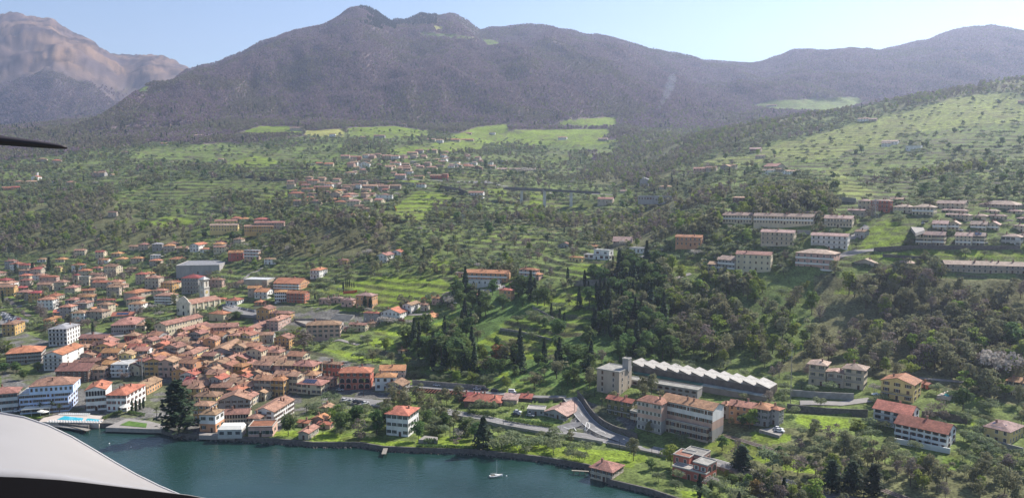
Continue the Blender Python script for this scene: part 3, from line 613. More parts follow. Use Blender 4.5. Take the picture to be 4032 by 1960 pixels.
def roofmat(n, c, c2, rough=.75):
    m = M('roof_'+n, c, rough=rough, scale=1.3, col2=c2, rndv=.24, bump=.0, detail=6)
    nt = m.node_tree; N = nt.nodes; L = nt.links; b = N['Principled BSDF']
    src = b.inputs['Base Color'].links[0].from_socket
    tc = N.new('ShaderNodeTexCoord'); wv = N.new('ShaderNodeTexWave'); wv.inputs['Scale'].default_value = 1.1; wv.inputs['Distortion'].default_value = 1.5; wv.bands_direction = 'X'
    L.new(tc.outputs['UV'], wv.inputs['Vector'])
    nz = N.new('ShaderNodeTexNoise'); nz.inputs['Scale'].default_value = .33; nz.inputs['Detail'].default_value = 3; L.new(tc.outputs['Object'], nz.inputs['Vector'])
    mr = N.new('ShaderNodeMapRange'); mr.inputs[1].default_value = .35; mr.inputs[2].default_value = .65; mr.inputs[3].default_value = .72; mr.inputs[4].default_value = 1.2; L.new(nz.outputs[0], mr.inputs[0])
    mw = N.new('ShaderNodeMapRange'); mw.inputs[3].default_value = .78; mw.inputs[4].default_value = 1.12; L.new(wv.outputs[1], mw.inputs[0])
    mu = N.new('ShaderNodeMath'); mu.operation = 'MULTIPLY'; L.new(mr.outputs[0], mu.inputs[0]); L.new(mw.outputs[0], mu.inputs[1])
    vm = N.new('ShaderNodeVectorMath'); vm.operation = 'SCALE'; L.new(src, vm.inputs[0]); L.new(mu.outputs[0], vm.inputs['Scale']); L.new(vm.outputs[0], b.inputs['Base Color'])
    bp = N.new('ShaderNodeBump'); bp.inputs['Strength'].default_value = .5; bp.inputs['Distance'].default_value = .12; L.new(wv.outputs[1], bp.inputs['Height']); L.new(bp.outputs[0], b.inputs['Normal'])
    return m
RM = dict(t=roofmat('tile', (.25,.125,.075), (.42,.215,.13)), T=roofmat('new_tile', (.30,.125,.065), (.44,.19,.10)), b=roofmat('old_tile', (.20,.115,.078), (.37,.21,.14)), p=roofmat('pale_glare_tile', (.26,.175,.14), (.40,.28,.23)),  # pale tile colour has the sun glare of the right-hand roofs painted in
          r=roofmat('red_tile', (.25,.075,.05), (.36,.12,.08)), g=roofmat('grey_sheet', (.20,.20,.21), (.28,.28,.29)), m=roofmat('white_sheet', (.60,.61,.62), (.74,.75,.76)), c=roofmat('concrete', (.30,.29,.26), (.38,.36,.33)), w=roofmat('white_flat', (.50,.50,.49), (.66,.66,.65)))
RN = dict(t='terracotta', T='orange tiled', b='brown tiled', p='pale tiled', r='red tiled', g='grey', m='white metal', c='concrete', w='white')
GLASS = M('window_glass', (.035,.042,.05), rough=.12, var=.3, scale=.3, spec=.6)
DARKO = M('dark_opening', (.035,.030,.028), var=.2)
FRAME = M('window_frame', (.55,.52,.47)); FRAMED = M('brown_frame', (.10,.06,.04)); STONE = M('stone_trim', (.42,.40,.36))
SHUT = dict(b=M('brown_shutter', (.10,.055,.035)), g=M('green_shutter', (.035,.06,.04)), w=M('white_shutter', (.5,.49,.46)), r=M('reddish_shutter', (.17,.06,.04)))
RAIL = M('railing_iron', (.06,.06,.065), rough=.5, metal=.4); WHITE = M('white_paint', (.66,.66,.65), rough=.6, var=.05); CANVAS = M('canvas', (.66,.64,.58), var=.06)
SOLAR = M('solar_glass', (.03,.045,.09), rough=.15, var=.3, spec=.7); CHIM = M('chimney_brick', (.27,.16,.12)); WOODM = M('dark_wood', (.10,.065,.045)); DOORM = M('door_wood', (.09,.05,.03))
_mc = {}
def cached(key, f):
    if key not in _mc: _mc[key] = f()
    return _mc[key]
def m_window(w, h, kind):
    def f():
        b = MB(); t = .11
        fm = FRAMED if kind == 'd' else FRAME
        b.box(-w/2, w/2, -.02, .06, 0, h, 1)
        b.box(-w/2-t, -w/2, -.09, .06, -t, h+t, 0).box(w/2, w/2+t, -.09, .06, -t, h+t, 0).box(-w/2, w/2, -.09, .06, h, h+t, 0).box(-w/2-.08, w/2+.08, -.14, .06, -t, 0, 0)
        b.box(-.035, .035, -.045, -.02, 0, h, 0)
        return b.mesh('window', [fm, GLASS])
    return cached(('win', w, h, kind), f)
def m_arch(w, h):
    def f():
        b = MB(); n = 8; pts = [(-w/2, 0), (w/2, 0)]+[(w/2*math.cos(math.pi*k/n), h-w/2+w/2*math.sin(math.pi*k/n)) for k in range(n+1)]
        b.add([(x, -.03, z) for x, z in pts], [tuple(range(len(pts)))], 1)
        o = [(x*1.0+(.14 if x > 0 else -.14 if x < 0 else 0), z+.14 if z > h-w/2 else z) for x, z in pts[1:]+[pts[0]]]; i_ = pts[1:]+[pts[0]]
        for k in range(len(o)-1): b.add([(o[k][0], -.1, o[k][1]), (o[k+1][0], -.1, o[k+1][1]), (i_[k+1][0], -.1, i_[k+1][1]), (i_[k][0], -.1, i_[k][1])], [(0, 3, 2, 1)], 0); b.add([(i_[k][0], -.1, i_[k][1]), (i_[k+1][0], -.1, i_[k+1][1]), (i_[k+1][0], .05, i_[k+1][1]), (i_[k][0], .05, i_[k][1])], [(0,1,2,3)], 0)
        return b.mesh('arch', [STONE, DARKO])
    return cached(('arch', w, h), f)
def m_shutter(w, h, c): return cached(('sh', w, h, c), lambda: MB().box(-w/4, w/4, -.15, -.09, 0, h).mesh('shutter', SHUT[c]))
def m_door(w, h): return cached(('door', w, h), lambda: MB().box(-w/2, w/2, -.05, .05, 0, h, 1).box(-w/2-.12, -w/2, -.1, .05, 0, h+.12).box(w/2, w/2+.12, -.1, .05, 0, h+.12).box(-w/2, w/2, -.1, .05, h, h+.12).mesh('door', [STONE, DOORM]))
def m_balcony(w, kind):
    def f():
        b = MB(); dp = 1.2
        b.box(-w/2, w/2, -dp, 0, -.16, 0, 0)
        if kind == 'w': b.box(-w/2, w/2, -dp, -dp+.08, 0, .95, 0).box(-w/2, -w/2+.08, -dp+.08, 0, 0, .95, 0).box(w/2-.08, w/2, -dp+.08, 0, 0, .95, 0)
        else:
            b.box(-w/2, w/2, -dp, -dp+.05, .92, .99, 1); n = max(3, int(w/.35))
            for k in range(n+1):
                x = -w/2+.03+(w-.06)*k/n; b.box(x-.025, x+.025, -dp, -dp+.05, 0, .92, 1)
            b.box(-w/2, -w/2+.05, -dp+.05, 0, .92, .99, 1).box(w/2-.05, w/2, -dp+.05, 0, .92, .99, 1)
        return b.mesh('balcony', [STONE if kind != 'w' else WHITE, RAIL])
    return cached(('bal', round(w, 1), kind), f)
def m_chimney(): return cached('chim', lambda: MB().box(-.35, .35, -.3, .3, -1.2, 1.0, 0).box(-.45, .45, -.4, .4, 1.0, 1.12, 1).mesh('chimney', [CHIM, RM['b']]))
def roofmesh(kind, W, D, rise, ov, mat, th=.22):
    a, c = W/2+ov, D/2+ov; b = MB()
    if kind == 'f':
        b.box(-W/2-.15, W/2+.15, -D/2-.15, D/2+.15, -.25, .0, 0)
        for x0, x1, y0, y1 in ((-W/2-.15, W/2+.15, -D/2-.15, -D/2+.1), (-W/2-.15, W/2+.15, D/2-.1, D/2+.15), (-W/2-.15, -W/2+.1, -D/2+.1, D/2-.1), (W/2-.1, W/2+.15, -D/2+.1, D/2-.1)): b.box(x0, x1, y0, y1, 0, .35, 1)
        me = b.mesh('roof', [mat, STONE]); return me
    z = -ov*rise/(min(W, D)/2 if kind in 'hp' else (D/2 if kind == 'g' else W/2))
    if kind in 'hp':
        if W >= D: r = [(-a+c, 0), (a-c, 0)]
        else: r = [(0, -c+a), (0, c-a)]
        P = [(-a, -c, z), (a, -c, z), (a, c, z), (-a, c, z), (r[0][0], r[0][1], rise), (r[1][0], r[1][1], rise)]
        T = [(0, 1, 5, 4), (1, 2, 5), (2, 3, 4, 5), (3, 0, 4)] if W >= D else [(0, 1, 4), (1, 2, 5, 4), (2, 3, 5), (3, 0, 4, 5)]
    elif kind == 'g':
        P = [(-a, -c, z), (a, -c, z), (a, c, z), (-a, c, z), (-a, 0, rise), (a, 0, rise)]; T = [(0, 1, 5, 4), (2, 3, 4, 5)]
    elif kind == 'x':
        P = [(-a, -c, z), (a, -c, z), (a, c, z), (-a, c, z), (0, -c, rise), (0, c, rise)]; T = [(3, 0, 4, 5), (1, 2, 5, 4)]
    elif kind == 's':
        P = [(-a, -c, z), (a, -c, z), (a, c, rise), (-a, c, rise)]; T = [(0, 1, 2, 3)]
    n = len(P); V_ = P+[(x, y, q-th) for x, y, q in P]; Fc = list(T)+[tuple(i+n for i in reversed(f)) for f in T]
    ed = {}
    for f in T:
        for i in range(len(f)): e = (f[i], f[(i+1) % len(f)]); ed[e] = 1
    I = [0]*len(T)+[1]*len(T)
    for (p, q) in ed:
        if (q, p) not in ed: Fc.append((q, p, p+n, q+n)); I.append(1)
    b.add(V_, Fc); b.I = I
    me = b.mesh('roof', [mat, WOODM])
    uv = me.uv_layers.new(name='UVMap')
    for pl in me.polygons:
        nn = pl.normal
        for li in pl.loop_indices:
            v = me.vertices[me.loops[li].vertex_index].co
            u = v.x if abs(nn.y) >= abs(nn.x) else v.y
            uv.data[li].uv = (u, v.z)
    return me
def wallmesh(kind, W, D, hw, rise, mats, bands=None, deep=5.0):
    b = MB(); a, c = W/2, D/2
    lev = [(-deep, 0)]+[(f*hw, k+1) for k, f in enumerate(bands or [])]
    zs = [z for z, _ in lev]+[hw]
    for k in range(len(zs)-1):
        z0, z1 = zs[k], zs[k+1]; Vv = [(-a,-c,z0),(a,-c,z0),(a,c,z0),(-a,c,z0),(-a,-c,z1),(a,-c,z1),(a,c,z1),(-a,c,z1)]
        b.add(Vv, [(0,1,5,4),(1,2,6,5),(2,3,7,6),(3,0,4,7)], k)
    k = len(zs)-2; r = rise-.12
    if kind == 'g': b.add([(a,-c,hw),(a,c,hw),(a,0,hw+r)], [(0,1,2)], k); b.add([(-a,-c,hw),(-a,c,hw),(-a,0,hw+r)], [(0,2,1)], k)
    if kind == 'x': b.add([(-a,-c,hw),(a,-c,hw),(0,-c,hw+r)], [(0,1,2)], k); b.add([(-a,c,hw),(a,c,hw),(0,c,hw+r)], [(0,2,1)], k)
    if kind == 's': b.add([(-a,-c,hw),(a,-c,hw),(a,c,hw),(-a,c,hw),(a,c,hw+r),(-a,c,hw+r)], [(1,2,4),(0,5,3),(2,3,5,4)], k)
    return b.mesh('wall', mats)
ST = {1: 'single-storey', 2: 'two-storey', 3: 'three-storey', 4: 'four-storey', 5: 'five-storey'}
def turned(c, x, y, deg):
    """real turn of a building that looks turned by deg from the camera"""
    return R(deg)-math.atan(float(pixtan(*pc(c, x, y))[0]))
HW = {}; HOUSES = []; FOOT = []; LINES = []
def geom(c, xl, xc, xr, ye, yb, th, z0=None):
    P = castc(c, xc, yb, 0) if z0 is None else at(c, xc, yb, z0); X0, Y0 = P.x, P.y
    u = (math.cos(th), math.sin(th)); v = (-math.sin(th), math.cos(th))
    ztop = EYE+float(pixtan(*pc(c, xc, ye))[1])*Y0; hw = ztop-P.z
    def solve(dirx, diry, xp):
        tx = float(pixtan(*pc(c, xp, (ye+yb)/2))[0]); den = dirx-tx*diry
        return (tx*Y0-X0)/den if abs(den) > 1e-3 else 0
    W = solve(-u[0], -u[1], xl) if xl < xc else None
    D = solve(v[0], v[1], xr) if xr > xc else None
    return P, u, v, W, D, hw
def house(c, xl, xc, xr, ye, yb, n=2, rk='h', wc='c', rc='b', lab=None, pl='', th=None, name='house', cat='house', D=None, W=None, into=None, nf=None, ns=None, win='w', shut=None, bal=None,
          bands=None, ch=None, rise=None, ov=.55, solar=False, arc=None, door=True, hw=None, deep=4.0, group=None, minh=2.3, wsz=None, z0=None, nowin=False, side=None, front=3.0):
    if th is None: th = -48 if (xr-xc) > 1.5*(xc-xl) else (-28 if (xr-xc) > .12*(xc-xl) else -12)
    t = turned(c, xc, yb, th); P, u, v, W1, D1, h1 = geom(c, xl, xc, xr, ye, yb, t, z0)
    W = W or min(max(W1 or 9, 3.0), 130); D = D or (min(max(D1, 4.0), 60) if D1 and xr-xc > .12*(xc-xl) else min(max(W*.75, 6.5), 11))
    hw = hw or max(h1, minh*n); 
    if z0 is not None: hw = max(h1, 2)
    if rk == 'g' and D > 1.25*W: rk = 'x'
    cx = P.x-W/2*u[0]+D/2*v[0]; cy = P.y-W/2*u[1]+D/2*v[1]; dist = P.y
    FOOT.append((cx, cy, u[0], u[1], W/2, D/2, front if dist < 440 else max(front, 8)))
    near = dist < 560; mid = dist < 900
    rise = rise if rise is not None else (min(W, D) if rk in 'hp' else (D if rk == 'g' else W))/2*.36
    if rk == 'f': rise = 0
    if rk == 's': rise = D*.2
    if into is None:
        root = empty(name, (cx, cy, P.z), t, lab, cat, group); HOUSES.append((root, lab, n, wc, rc, pl, pc(c, xc, yb)))
    else: root = into
    HW.setdefault(root.name, P.z+hw)
    Mw = Matrix.Translation((cx, cy, P.z)) @ Matrix.Rotation(t, 4, 'Z'); inv = (Matrix.Translation(root.location) @ Matrix.Rotation(root.rotation_euler.z, 4, 'Z')).inverted()
    loc = inv @ Mw
    def put_(nm, me, m4, par=root):
        o = bpy.data.objects.new(nm, me); COL.objects.link(o); o.parent = par
        if par is root: o.matrix_local = loc @ m4
        else: o.matrix_local = m4
        return o
    mats = [WM[k] if isinstance(k, str) else k for k in ([wc] if not bands else [b_[1] for b_ in bands])]
    put_('wall', wallmesh(rk, W, D, hw, rise, mats, [b_[0] for b_ in bands[1:]] if bands else None, deep), Matrix())
    roof = put_('roof', roofmesh(rk, W, D, rise, ov, RM[rc]), Matrix.Translation((0, 0, hw+(.0 if rk != 'f' else .25))))
    if mid and rk not in 'fs':
        for k in range(ch if ch is not None else rnd.choice((1, 1, 2))):
            fx = rnd.uniform(-.32, .32)*W; fy = rnd.uniform(-.25, .25)*D
            zz = rise*(1-(min(abs(fy)/(D/2), 1) if rk in 'gh' and W >= D or rk == 'g' else abs(fx)/(W/2)))
            put_('chimney', m_chimney(), Matrix.Translation((fx, fy, zz+.3)), roof)
    if solar:
        sb = MB(); m_ = max(3, int(W*.55/1.2))
        for k in range(m_):
            for q in range(2): x = -W*.3+k*1.25; sb.add([(x, -D*.42+q*1.7, 0), (x+1.15, -D*.42+q*1.7, 0), (x+1.15, -D*.42+q*1.7+1.6, 0), (x, -D*.42+q*1.7+1.6, 0)], [(0,1,2,3)])
        sb.V = [(x, y, (rise+.16-abs(y)*rise/(D/2)) if rk in 'gh' else .3) for x, y, z in sb.V]; put_('solar_panel', sb.mesh('solar_panel', SOLAR), Matrix(), roof)['kind'] = 'stuff'
    if nowin: return root
    if shut is None and near and rnd.random() < .55: shut = rnd.choice('bbggw')
    sh = hw/n; wh = min(1.55, sh*.52); ww = 1.0 if not wsz else wsz[0]; wh = wsz[1] if wsz else wh
    wh = round(wh*4)/4; faces = [('F', W, nf, Matrix.Translation((0, -D/2, 0))), ('R', D, ns, Matrix.Translation((W/2, 0, 0)) @ Matrix.Rotation(R(90), 4, 'Z'))]
    dens = 2.9 if near else (3.3 if mid else 4.2)
    for fn, L_, cnt, mt in faces:
        if side == 'F' and fn == 'R': continue
        cnt = cnt if cnt is not None else max(1, int(round(L_/dens)))
        if cnt == 0: continue
        for f in range(n):
            for k in range(cnt):
                x = -L_/2+L_*(k+.5)/cnt; zz = f*sh+sh*.32
                if fn == 'F' and f == 0 and door and k == cnt//2 and dist < 1000:
                    put_('door', m_door(1.1, 2.1), mt @ Matrix.Translation((x, 0, .02))); continue
                if arc and fn == arc[0] and f in arc[1]:
                    put_('arch', m_arch(round(min(L_/cnt*.72, 2.6), 1), round(sh*.75*2)/2), mt @ Matrix.Translation((x, 0, f*sh+.35))); continue
                if rnd.random() < .05 and not nf: continue
                if rnd.random() < .13: put_('closed_shutter', cached(('cl', ww, wh, shut or 'b'), lambda: MB().box(-ww/2, ww/2, -.08, .05, 0, wh).box(-ww/2-.1, ww/2+.1, -.12, .05, -.1, 0).mesh('closed_shutter', SHUT[shut or 'b'])), mt @ Matrix.Translation((x, 0, zz))); continue
                w_ = put_('window', m_window(ww, wh, 'd' if win == 'd' else 'w'), mt @ Matrix.Translation((x, 0, zz)))
                if shut and dist < 520:
                    for s_ in (-1, 1): put_('shutter', m_shutter(ww, wh, shut), Matrix.Translation((s_*(ww*.76+.1), 0, 0)), w_)
    if bal:
        kind, cntb, fl = bal
        for f in fl:
            for k in range(cntb):
                bw = W/cntb*(.9 if kind != 'w' else .96); put_('balcony', m_balcony(bw, kind), Matrix.Translation((-W/2+W*(k+.5)/cntb, -D/2, f*sh+.05)))
    return root
def HS(c, pl, rows, **kw):
    for r_ in rows:
        o = dict(kw)
        if 'village' in pl: o['name'] = 'village_house'
        if 'old town' in pl: o['name'] = 'town_house'
        if len(r_) > 9 and r_[9]: o.update(r_[9])
        house(c, *r_[:9], pl=pl if 'pl' not in o else o.pop('pl'), **o)
B1 = ('r', 1, (1,)); BA = ('r', 2, (1, 2)); BW = ('w', 3, (1,))
HS('c1', 'on the upper edge of town', [
 (1140,1230,1280,48,78,1,'h','c','T'),(1285,1400,1440,42,74,1,'h','b','T'),(1480,1590,1632,15,60,2,'f','w','w',dict(lab='white cubic house with flat roof among the olive trees')),(1665,1800,1850,52,72,1,'h','c','T'),
 (910,1000,1020,134,162,1,'h','b','T'),(1030,1090,1112,130,152,1,'h','b','T'),(1245,1330,1365,145,168,1,'g','d','b'),(1370,1480,1540,205,238,1,'h','b','b'),
 (1570,1635,1720,245,282,1,'h','r','T',dict(lab='bright red bungalow with orange roof among olive trees')),(1885,1980,2060,166,205,1,'h','y','T',dict(lab='yellow house with orange roof just below the long white warehouse')),
 (385,560,590,222,320,2,'h','p','r',dict(lab='pink house with red roof and terrace at the left town edge')),(430,510,520,300,335,1,'h','o','T'),(530,640,690,275,350,2,'h','b','b'),(720,770,792,205,275,2,'p','b','r'),(780,880,900,225,310,2,'f','c','c'),(890,1040,1055,240,312,2,'h','b','b'),
 (635,740,800,330,400,2,'h','c','b'),(805,930,945,355,385,1,'g','b','r'),(760,930,960,400,435,1,'h','k','b'),
 (10,100,190,290,388,2,'h','w','b',dict(bal=('r',1,(1,)),lab='white two-storey house with balcony beside the railway line')),(135,270,305,330,355,1,'h','b','r'),(180,330,365,375,402,1,'h','b','T'),(235,320,460,400,462,2,'g','b','b'),
 (440,560,640,415,505,2,'h','b','r',dict(bal=B1)),(640,740,800,450,520,2,'h','g','b'),(715,860,930,482,565,2,'h','g','b',dict(bal=BA)),(950,1120,1145,450,505,2,'h','c','T',dict(bal=B1)),(1050,1180,1200,322,432,3,'h','b','b',dict(bal=BA)),
 (2120,2215,2240,442,468,1,'h','b','T'),(2225,2340,2405,456,502,1,'h','w','T'),(525,690,702,566,598,1,'g','b','T',dict(solar=True,lab='low house with solar panels on its orange roof beside olive garden')),
 (1100,1320,1332,600,645,1,'g','b','T',dict(solar=True,lab='long low house with row of solar panels before the church')),(430,510,610,645,712,2,'h','o','T',dict(lab='small orange house with hipped roof behind the white block')),(20,150,250,690,800,3,'h','k','b',dict(lab='ochre house by the full car park at left edge')),
 (2300,2470,2560,285,330,1,'h','c','b'),(135,175,200,100,100,1,'h','b','b',dict(nowin=True)),
 (370,440,460,115,140,1,'h','c','b'),(535,600,620,130,175,2,'h','y','b'),(185,300,330,160,235,2,'h','g','b'),
])
house('c1',1735,2165,2262,112,190,1,'f','g','g',th=-12,lab='long white warehouse with low metal roof above the town',name='warehouse',cat='warehouse',nf=7,ns=3,wsz=(.5,1.0))
house('c1',1790,1960,2030,235,388,4,'h','g','r',lab='grey four-storey apartment block with red roof behind the bell tower',name='apartment_block',cat='apartment block',bal=('r',3,(1,2,3)),nf=6)
house('c1',2050,2190,2222,252,328,2,'h','p','b',lab='pinkish block beside the grey apartments behind the bell tower')
house('c1',1220,1340,1510,385,468,2,'h','b','T',lab='tan gymnasium hall with a band of tall windows',name='gymnasium',cat='hall',th=-45,ns=6,nf=0,wsz=(2.6,1.5),rise=2.0,door=False)
house('c1',1525,1700,1760,408,492,3,'h','g','b',lab='grey apartment house with long balconies left of the church',bal=('w',2,(0,1,2)),name='apartment_house')
house('c1',870,925,1165,542,602,2,'x','c','T',lab='pale building with orange gable roof and dark door openings',th=-50)
house('c1',1095,1340,1430,690,775,2,'h','g','b',lab='long grey school building below the church',name='school',cat='school',nf=10,wsz=(1.3,1.5),th=-14)
house('c1',1345,1430,1470,705,760,2,'h','b','b',lab='low porch house joined to the grey school',th=-14)
house('c1',1525,1640,2000,700,842,3,'g','c','b',lab='long cream building with solar panels below the church',ns=14,th=-44,D=36,solar=True)
house('c1',1750,1830,2035,762,812,2,'g','k','b',lab='low ochre wing in front of the long cream building',th=-40,D=26)
house('c1',2020,2340,2350,712,800,2,'g','p','b',lab='long pinkish convent row right of the church',th=-8,nf=11,shut='b')
house('c1',1225,1350,1420,802,852,1,'h','r','b',lab='low dark red house among bare plane trees')
house('c1',478,665,792,735,898,4,'h','w','g',lab='white four-storey block with grey roof and corner balconies',name='apartment_block',cat='apartment block',nf=5,ns=5,bal=('r',4,(1,2,3)),win='d')
HS('c1', 'in the old town', [
 (780,1050,1120,862,925,3,'g','o','b',dict(lab='long orange row house behind the dense old town')),(1100,1270,1300,890,962,2,'g','k','b'),(1280,1430,1442,920,985,2,'g','k','b'),(1350,1500,1540,975,1022,2,'h','c','b'),
 (1550,1660,1760,930,1042,3,'h','c','T',dict(bal=B1,lab='cream house with orange roof and glazed balcony')),(1710,1935,2010,902,980,2,'h','o','b',dict(lab='wide orange house with broad brown roof above the tall yellow one')),
 (1790,1910,2060,1000,1092,3,'h','y','b',dict(lab='tall yellow house with hipped brown roof in the old town')),
 (840,1000,1022,1002,1040,2,'g','c','r'),(1110,1240,1340,1012,1072,2,'h','c','b'),(950,1100,1180,1052,1092,2,'g','c','r'),(710,860,930,1092,1152,2,'g','p','b'),
 (1410,1500,1640,1082,1150,2,'g','b','b'),(2030,2330,2480,970,1062,2,'g','g','b',dict(th=-20)),(2205,2310,2420,1056,1145,3,'g','o','b',dict(lab='house with red front and yellow side wall in the old town')),
 (1965,2085,2170,1152,1240,3,'x','k','b',dict(lab='deep gold house with gable front in the old town')),(1320,1420,1560,860,900,2,'h','b','b'),(2000,2110,2190,845,890,2,'h','p','b'),(1690,1800,1890,1170,1230,2,'x','b','b'),
 (1840,1950,2000,1130,1190,2,'g','b','b'),(2360,2470,2560,1100,1180,2,'g','p','b'),(2420,2560,2600,930,990,2,'g','c','b'),
])
house('c1',60,410,420,955,1062,3,'h','g','T',lab='large grey building with bright orange hipped roof',th=-10,nf=10,D=16)
house('c1',430,620,832,990,1142,4,'x','w','T',lab='white block with sunlit blank side and grey balconies',name='apartment_block',cat='apartment block',bal=('r',2,(1,2,3)),ns=2)
r=house('c1',1095,1270,1400,1095,1210,3,'f','w','w',lab='white flat-roofed building under scaffolding in the old town',bal=('w',2,(1,2)))
house('c2',550,870,1010,295,385,3,'g','d','b',lab='brown walled house directly behind the pale blue hotel')
# lake front, left
hotel=house('c2',190,680,835,482,668,4,'f','l','w',lab='pale blue lakeside hotel with roof terrace and brown roof',name='hotel',cat='hotel',th=-15,nf=11,ns=4,shut='b',D=17)
house('c2',285,722,830,398,480,1,'h','l','b',into=hotel,th=-15,D=13.4,z0=HW[hotel.name],nf=9,ns=2,rise=2.6,deep=.2,door=False)
villa=house('c2',1050,1250,1440,508,672,3,'h','w','T',lab='white lakeside villa with red arched windows and orange roof',name='villa',cat='villa',nf=4,ns=5,shut='r',ch=3)
house('c2',845,1050,1060,450,655,3,'g','w','T',into=villa,th=-12,arc=('F',(2,)),nf=7,ns=0,D=14,ch=2)
house('c2',-200,180,215,482,672,3,'h','w','b',lab='white house with red garage doors at left edge of shore',th=-12,nf=7,shut='b')
house('c2',1290,1450,1600,452,512,2,'g','o','b',lab='orange house with two gardens behind the white villa')
house('c4',150,320,390,615,765,3,'h','k','b',lab='narrow ochre house partly hidden by the big cedar')
house('c4',160,380,460,532,610,2,'h','y','b',lab='yellow house with a wide roof carrying four chimneys',ch=4)
HS('c4','near the lake front',[
 (400,715,735,575,640,2,'x','g','b',dict(lab='grey gable fronted house close behind the arcaded villa')),(640,742,800,562,612,2,'x','c','b'),(770,862,935,522,572,2,'x','c','b'),(660,825,840,432,492,2,'x','b','b'),(730,852,945,382,482,3,'x','d','b'),
 (590,690,740,378,455,3,'x','g','r'),(490,700,765,315,345,2,'x','g','b'),(440,560,620,372,420,2,'g','c','r'),(70,230,290,405,450,2,'g','c','r'),(300,430,470,330,380,2,'g','b','r'),
 (610,845,862,242,325,2,'g','p','b'),(820,1100,1112,192,245,2,'g','p','b'),(855,1105,1120,240,312,2,'h','r','b',dict(lab='salmon red house left of the tall yellow house')),
 (1370,1540,1562,352,432,2,'h','p','b'),(190,300,330,190,240,2,'g','o','b'),
])
house('c4',1115,1335,1420,228,378,3,'h','y','b',lab='tall bright yellow house with sunlit side wall',nf=5,ns=3,shut='b')
house('c4',1430,1605,1642,208,325,2,'g','r','b',lab='red house with ivy at the end of the long roof')
house('c4',945,1180,1250,325,492,3,'g','c','b',lab='cream house with large brown roof and ground floor awning')
house('c4',1175,1415,1500,412,512,2,'h','c','b',lab='cream house with solar panels above the shore garden',solar=True)
house('c4',1590,1900,1925,288,452,3,'h','r','T',lab='red villa with white framed arched windows',name='villa',cat='villa',nf=5,arc=('F',(0,1)),th=-10,ns=2)
house('c4',1990,2240,2246,265,345,2,'g','p','T',lab='pinkish house with long orange roof right of red villa',th=-5)
house('c4',1945,2145,2152,332,462,2,'h','w','T',lab='white house with orange hipped roof right of red villa',th=-8,win='d',wsz=(1.4,1.5),nf=3)
house('c4',2050,2215,2290,418,502,2,'x','g','b',lab='grey gable house with brown roof at the garden corner',ns=2,nf=2)
uv=house('c4',760,950,1150,690,812,3,'x','w','b',lab='arcaded waterfront villa with long brown roofed wing',name='villa',cat='villa',th=-28,ns=9,nf=2,shut='b')
house('c4',455,700,765,692,792,2,'g','c','b',into=uv,th=-12,arc=('F',(1,)),nf=9,ns=0,D=8,door=False)
house('c4',215,375,460,702,878,2,'h','w','b',into=uv,bands=[(0,'o'),(.45,'w')],nf=2,ns=2,shut='g')
house('c4',690,805,860,738,850,2,'h','c','b',into=uv,nf=3,ns=1,D=6)
house('c4',695,935,985,828,922,1,'f','p','T',into=uv,th=-14,nf=7,ns=1)
house('c4',1190,1290,1390,885,955,1,'x','b','b',lab='long stone boat shed with brown roof on the shore',name='boat_shed',cat='shed',th=-28,nf=1,ns=3)
house('c4',1320,1460,1512,752,805,1,'x','p','T',lab='small garden shed with orange roof behind round pine',name='shed',cat='shed',nf=1,ns=1)
house('c4',1180,1290,1310,790,830,1,'g','b','T',lab='low tiled outbuilding behind the shore conifer',name='shed',cat='shed',nf=1,ns=1)
house('c4',1380,1500,1520,800,850,1,'g','p','T',lab='low reddish outbuilding below the round pine',name='shed',cat='shed',nf=1,ns=1)
house('c4',1380,1500,1560,650,700,1,'x','b','b',lab='long lean-to with brown roof behind the garden shed',name='shed',cat='shed',nf=0,ns=0)
house('c4',2055,2272,2375,706,925,3,'h','w','T',lab='square white villa with bright orange hipped roof on the shore',name='villa',cat='villa',nf=4,ns=4,shut='g',th=-24,ov=.8,ch=1)
# terraces and housing above the old town
HS('c3','beside the church hill',[
 (190,320,330,332,422,2,'g','b','T'),(255,380,450,372,442,2,'g','w','T',dict(bal=B1)),(395,605,650,592,645,2,'h','k','b'),(255,330,372,472,502,1,'h','o','T'),(370,490,620,655,752,3,'h','p','b'),
 (130,260,440,742,812,2,'g','p','b'),(290,440,452,792,872,2,'g','g','b'),(155,262,330,825,892,2,'x','c','b'),(0,90,150,980,1040,2,'g','k','b'),(200,300,360,900,940,1,'g','p','b'),(330,450,580,960,1000,1,'g','b','b'),
])
house('c3',445,700,805,292,372,3,'g','o','T',lab='orange apartment row with loggias and sunlit gable',bal=('w',4,(1,2)),name='apartment_house')
house('c3',150,380,462,258,328,1,'f','b','m',lab='large hall with gleaming white flat roof',name='hall',cat='hall',nf=0,ns=2)
house('c3',575,752,802,388,485,3,'g','r','T',lab='red brick apartment house at the end of the terrace row',bal=('r',2,(1,2)),name='apartment_house')
house('c3',455,573,580,372,470,3,'g','w','T',lab='white apartment house with arcades left of the red one',arc=('F',(0,)),bal=('w',2,(1,2)),name='apartment_house',th=-12,nf=6)
house('c3',275,400,470,545,645,2,'x','k','b',lab='ochre house with broad gable behind the sports court')
house('c3',805,895,975,158,238,2,'h','w','T',lab='white house with orange roof above the white hall',bal=B1)
house('c3',350,460,480,48,102,2,'h','w','b',lab='small white house with four windows among olive trees')
house('c3',1095,1170,1190,57,102,1,'h','k','b',lab='small ochre cottage at the foot of the olive hill')
house('c3',1460,1560,1645,12,88,2,'x','w','b',lab='white farmhouse with solar roof on the olive hill',solar=True)
house('c3',1600,1700,1740,-15,30,2,'x','w','T',lab='white gabled house just behind the solar roofed farmhouse')
kg=house('c3',1255,1415,1470,412,540,2,'h','o','p',lab='pinkish kindergarten with joined pavilions under pale roofs',name='school',cat='school',nf=4)
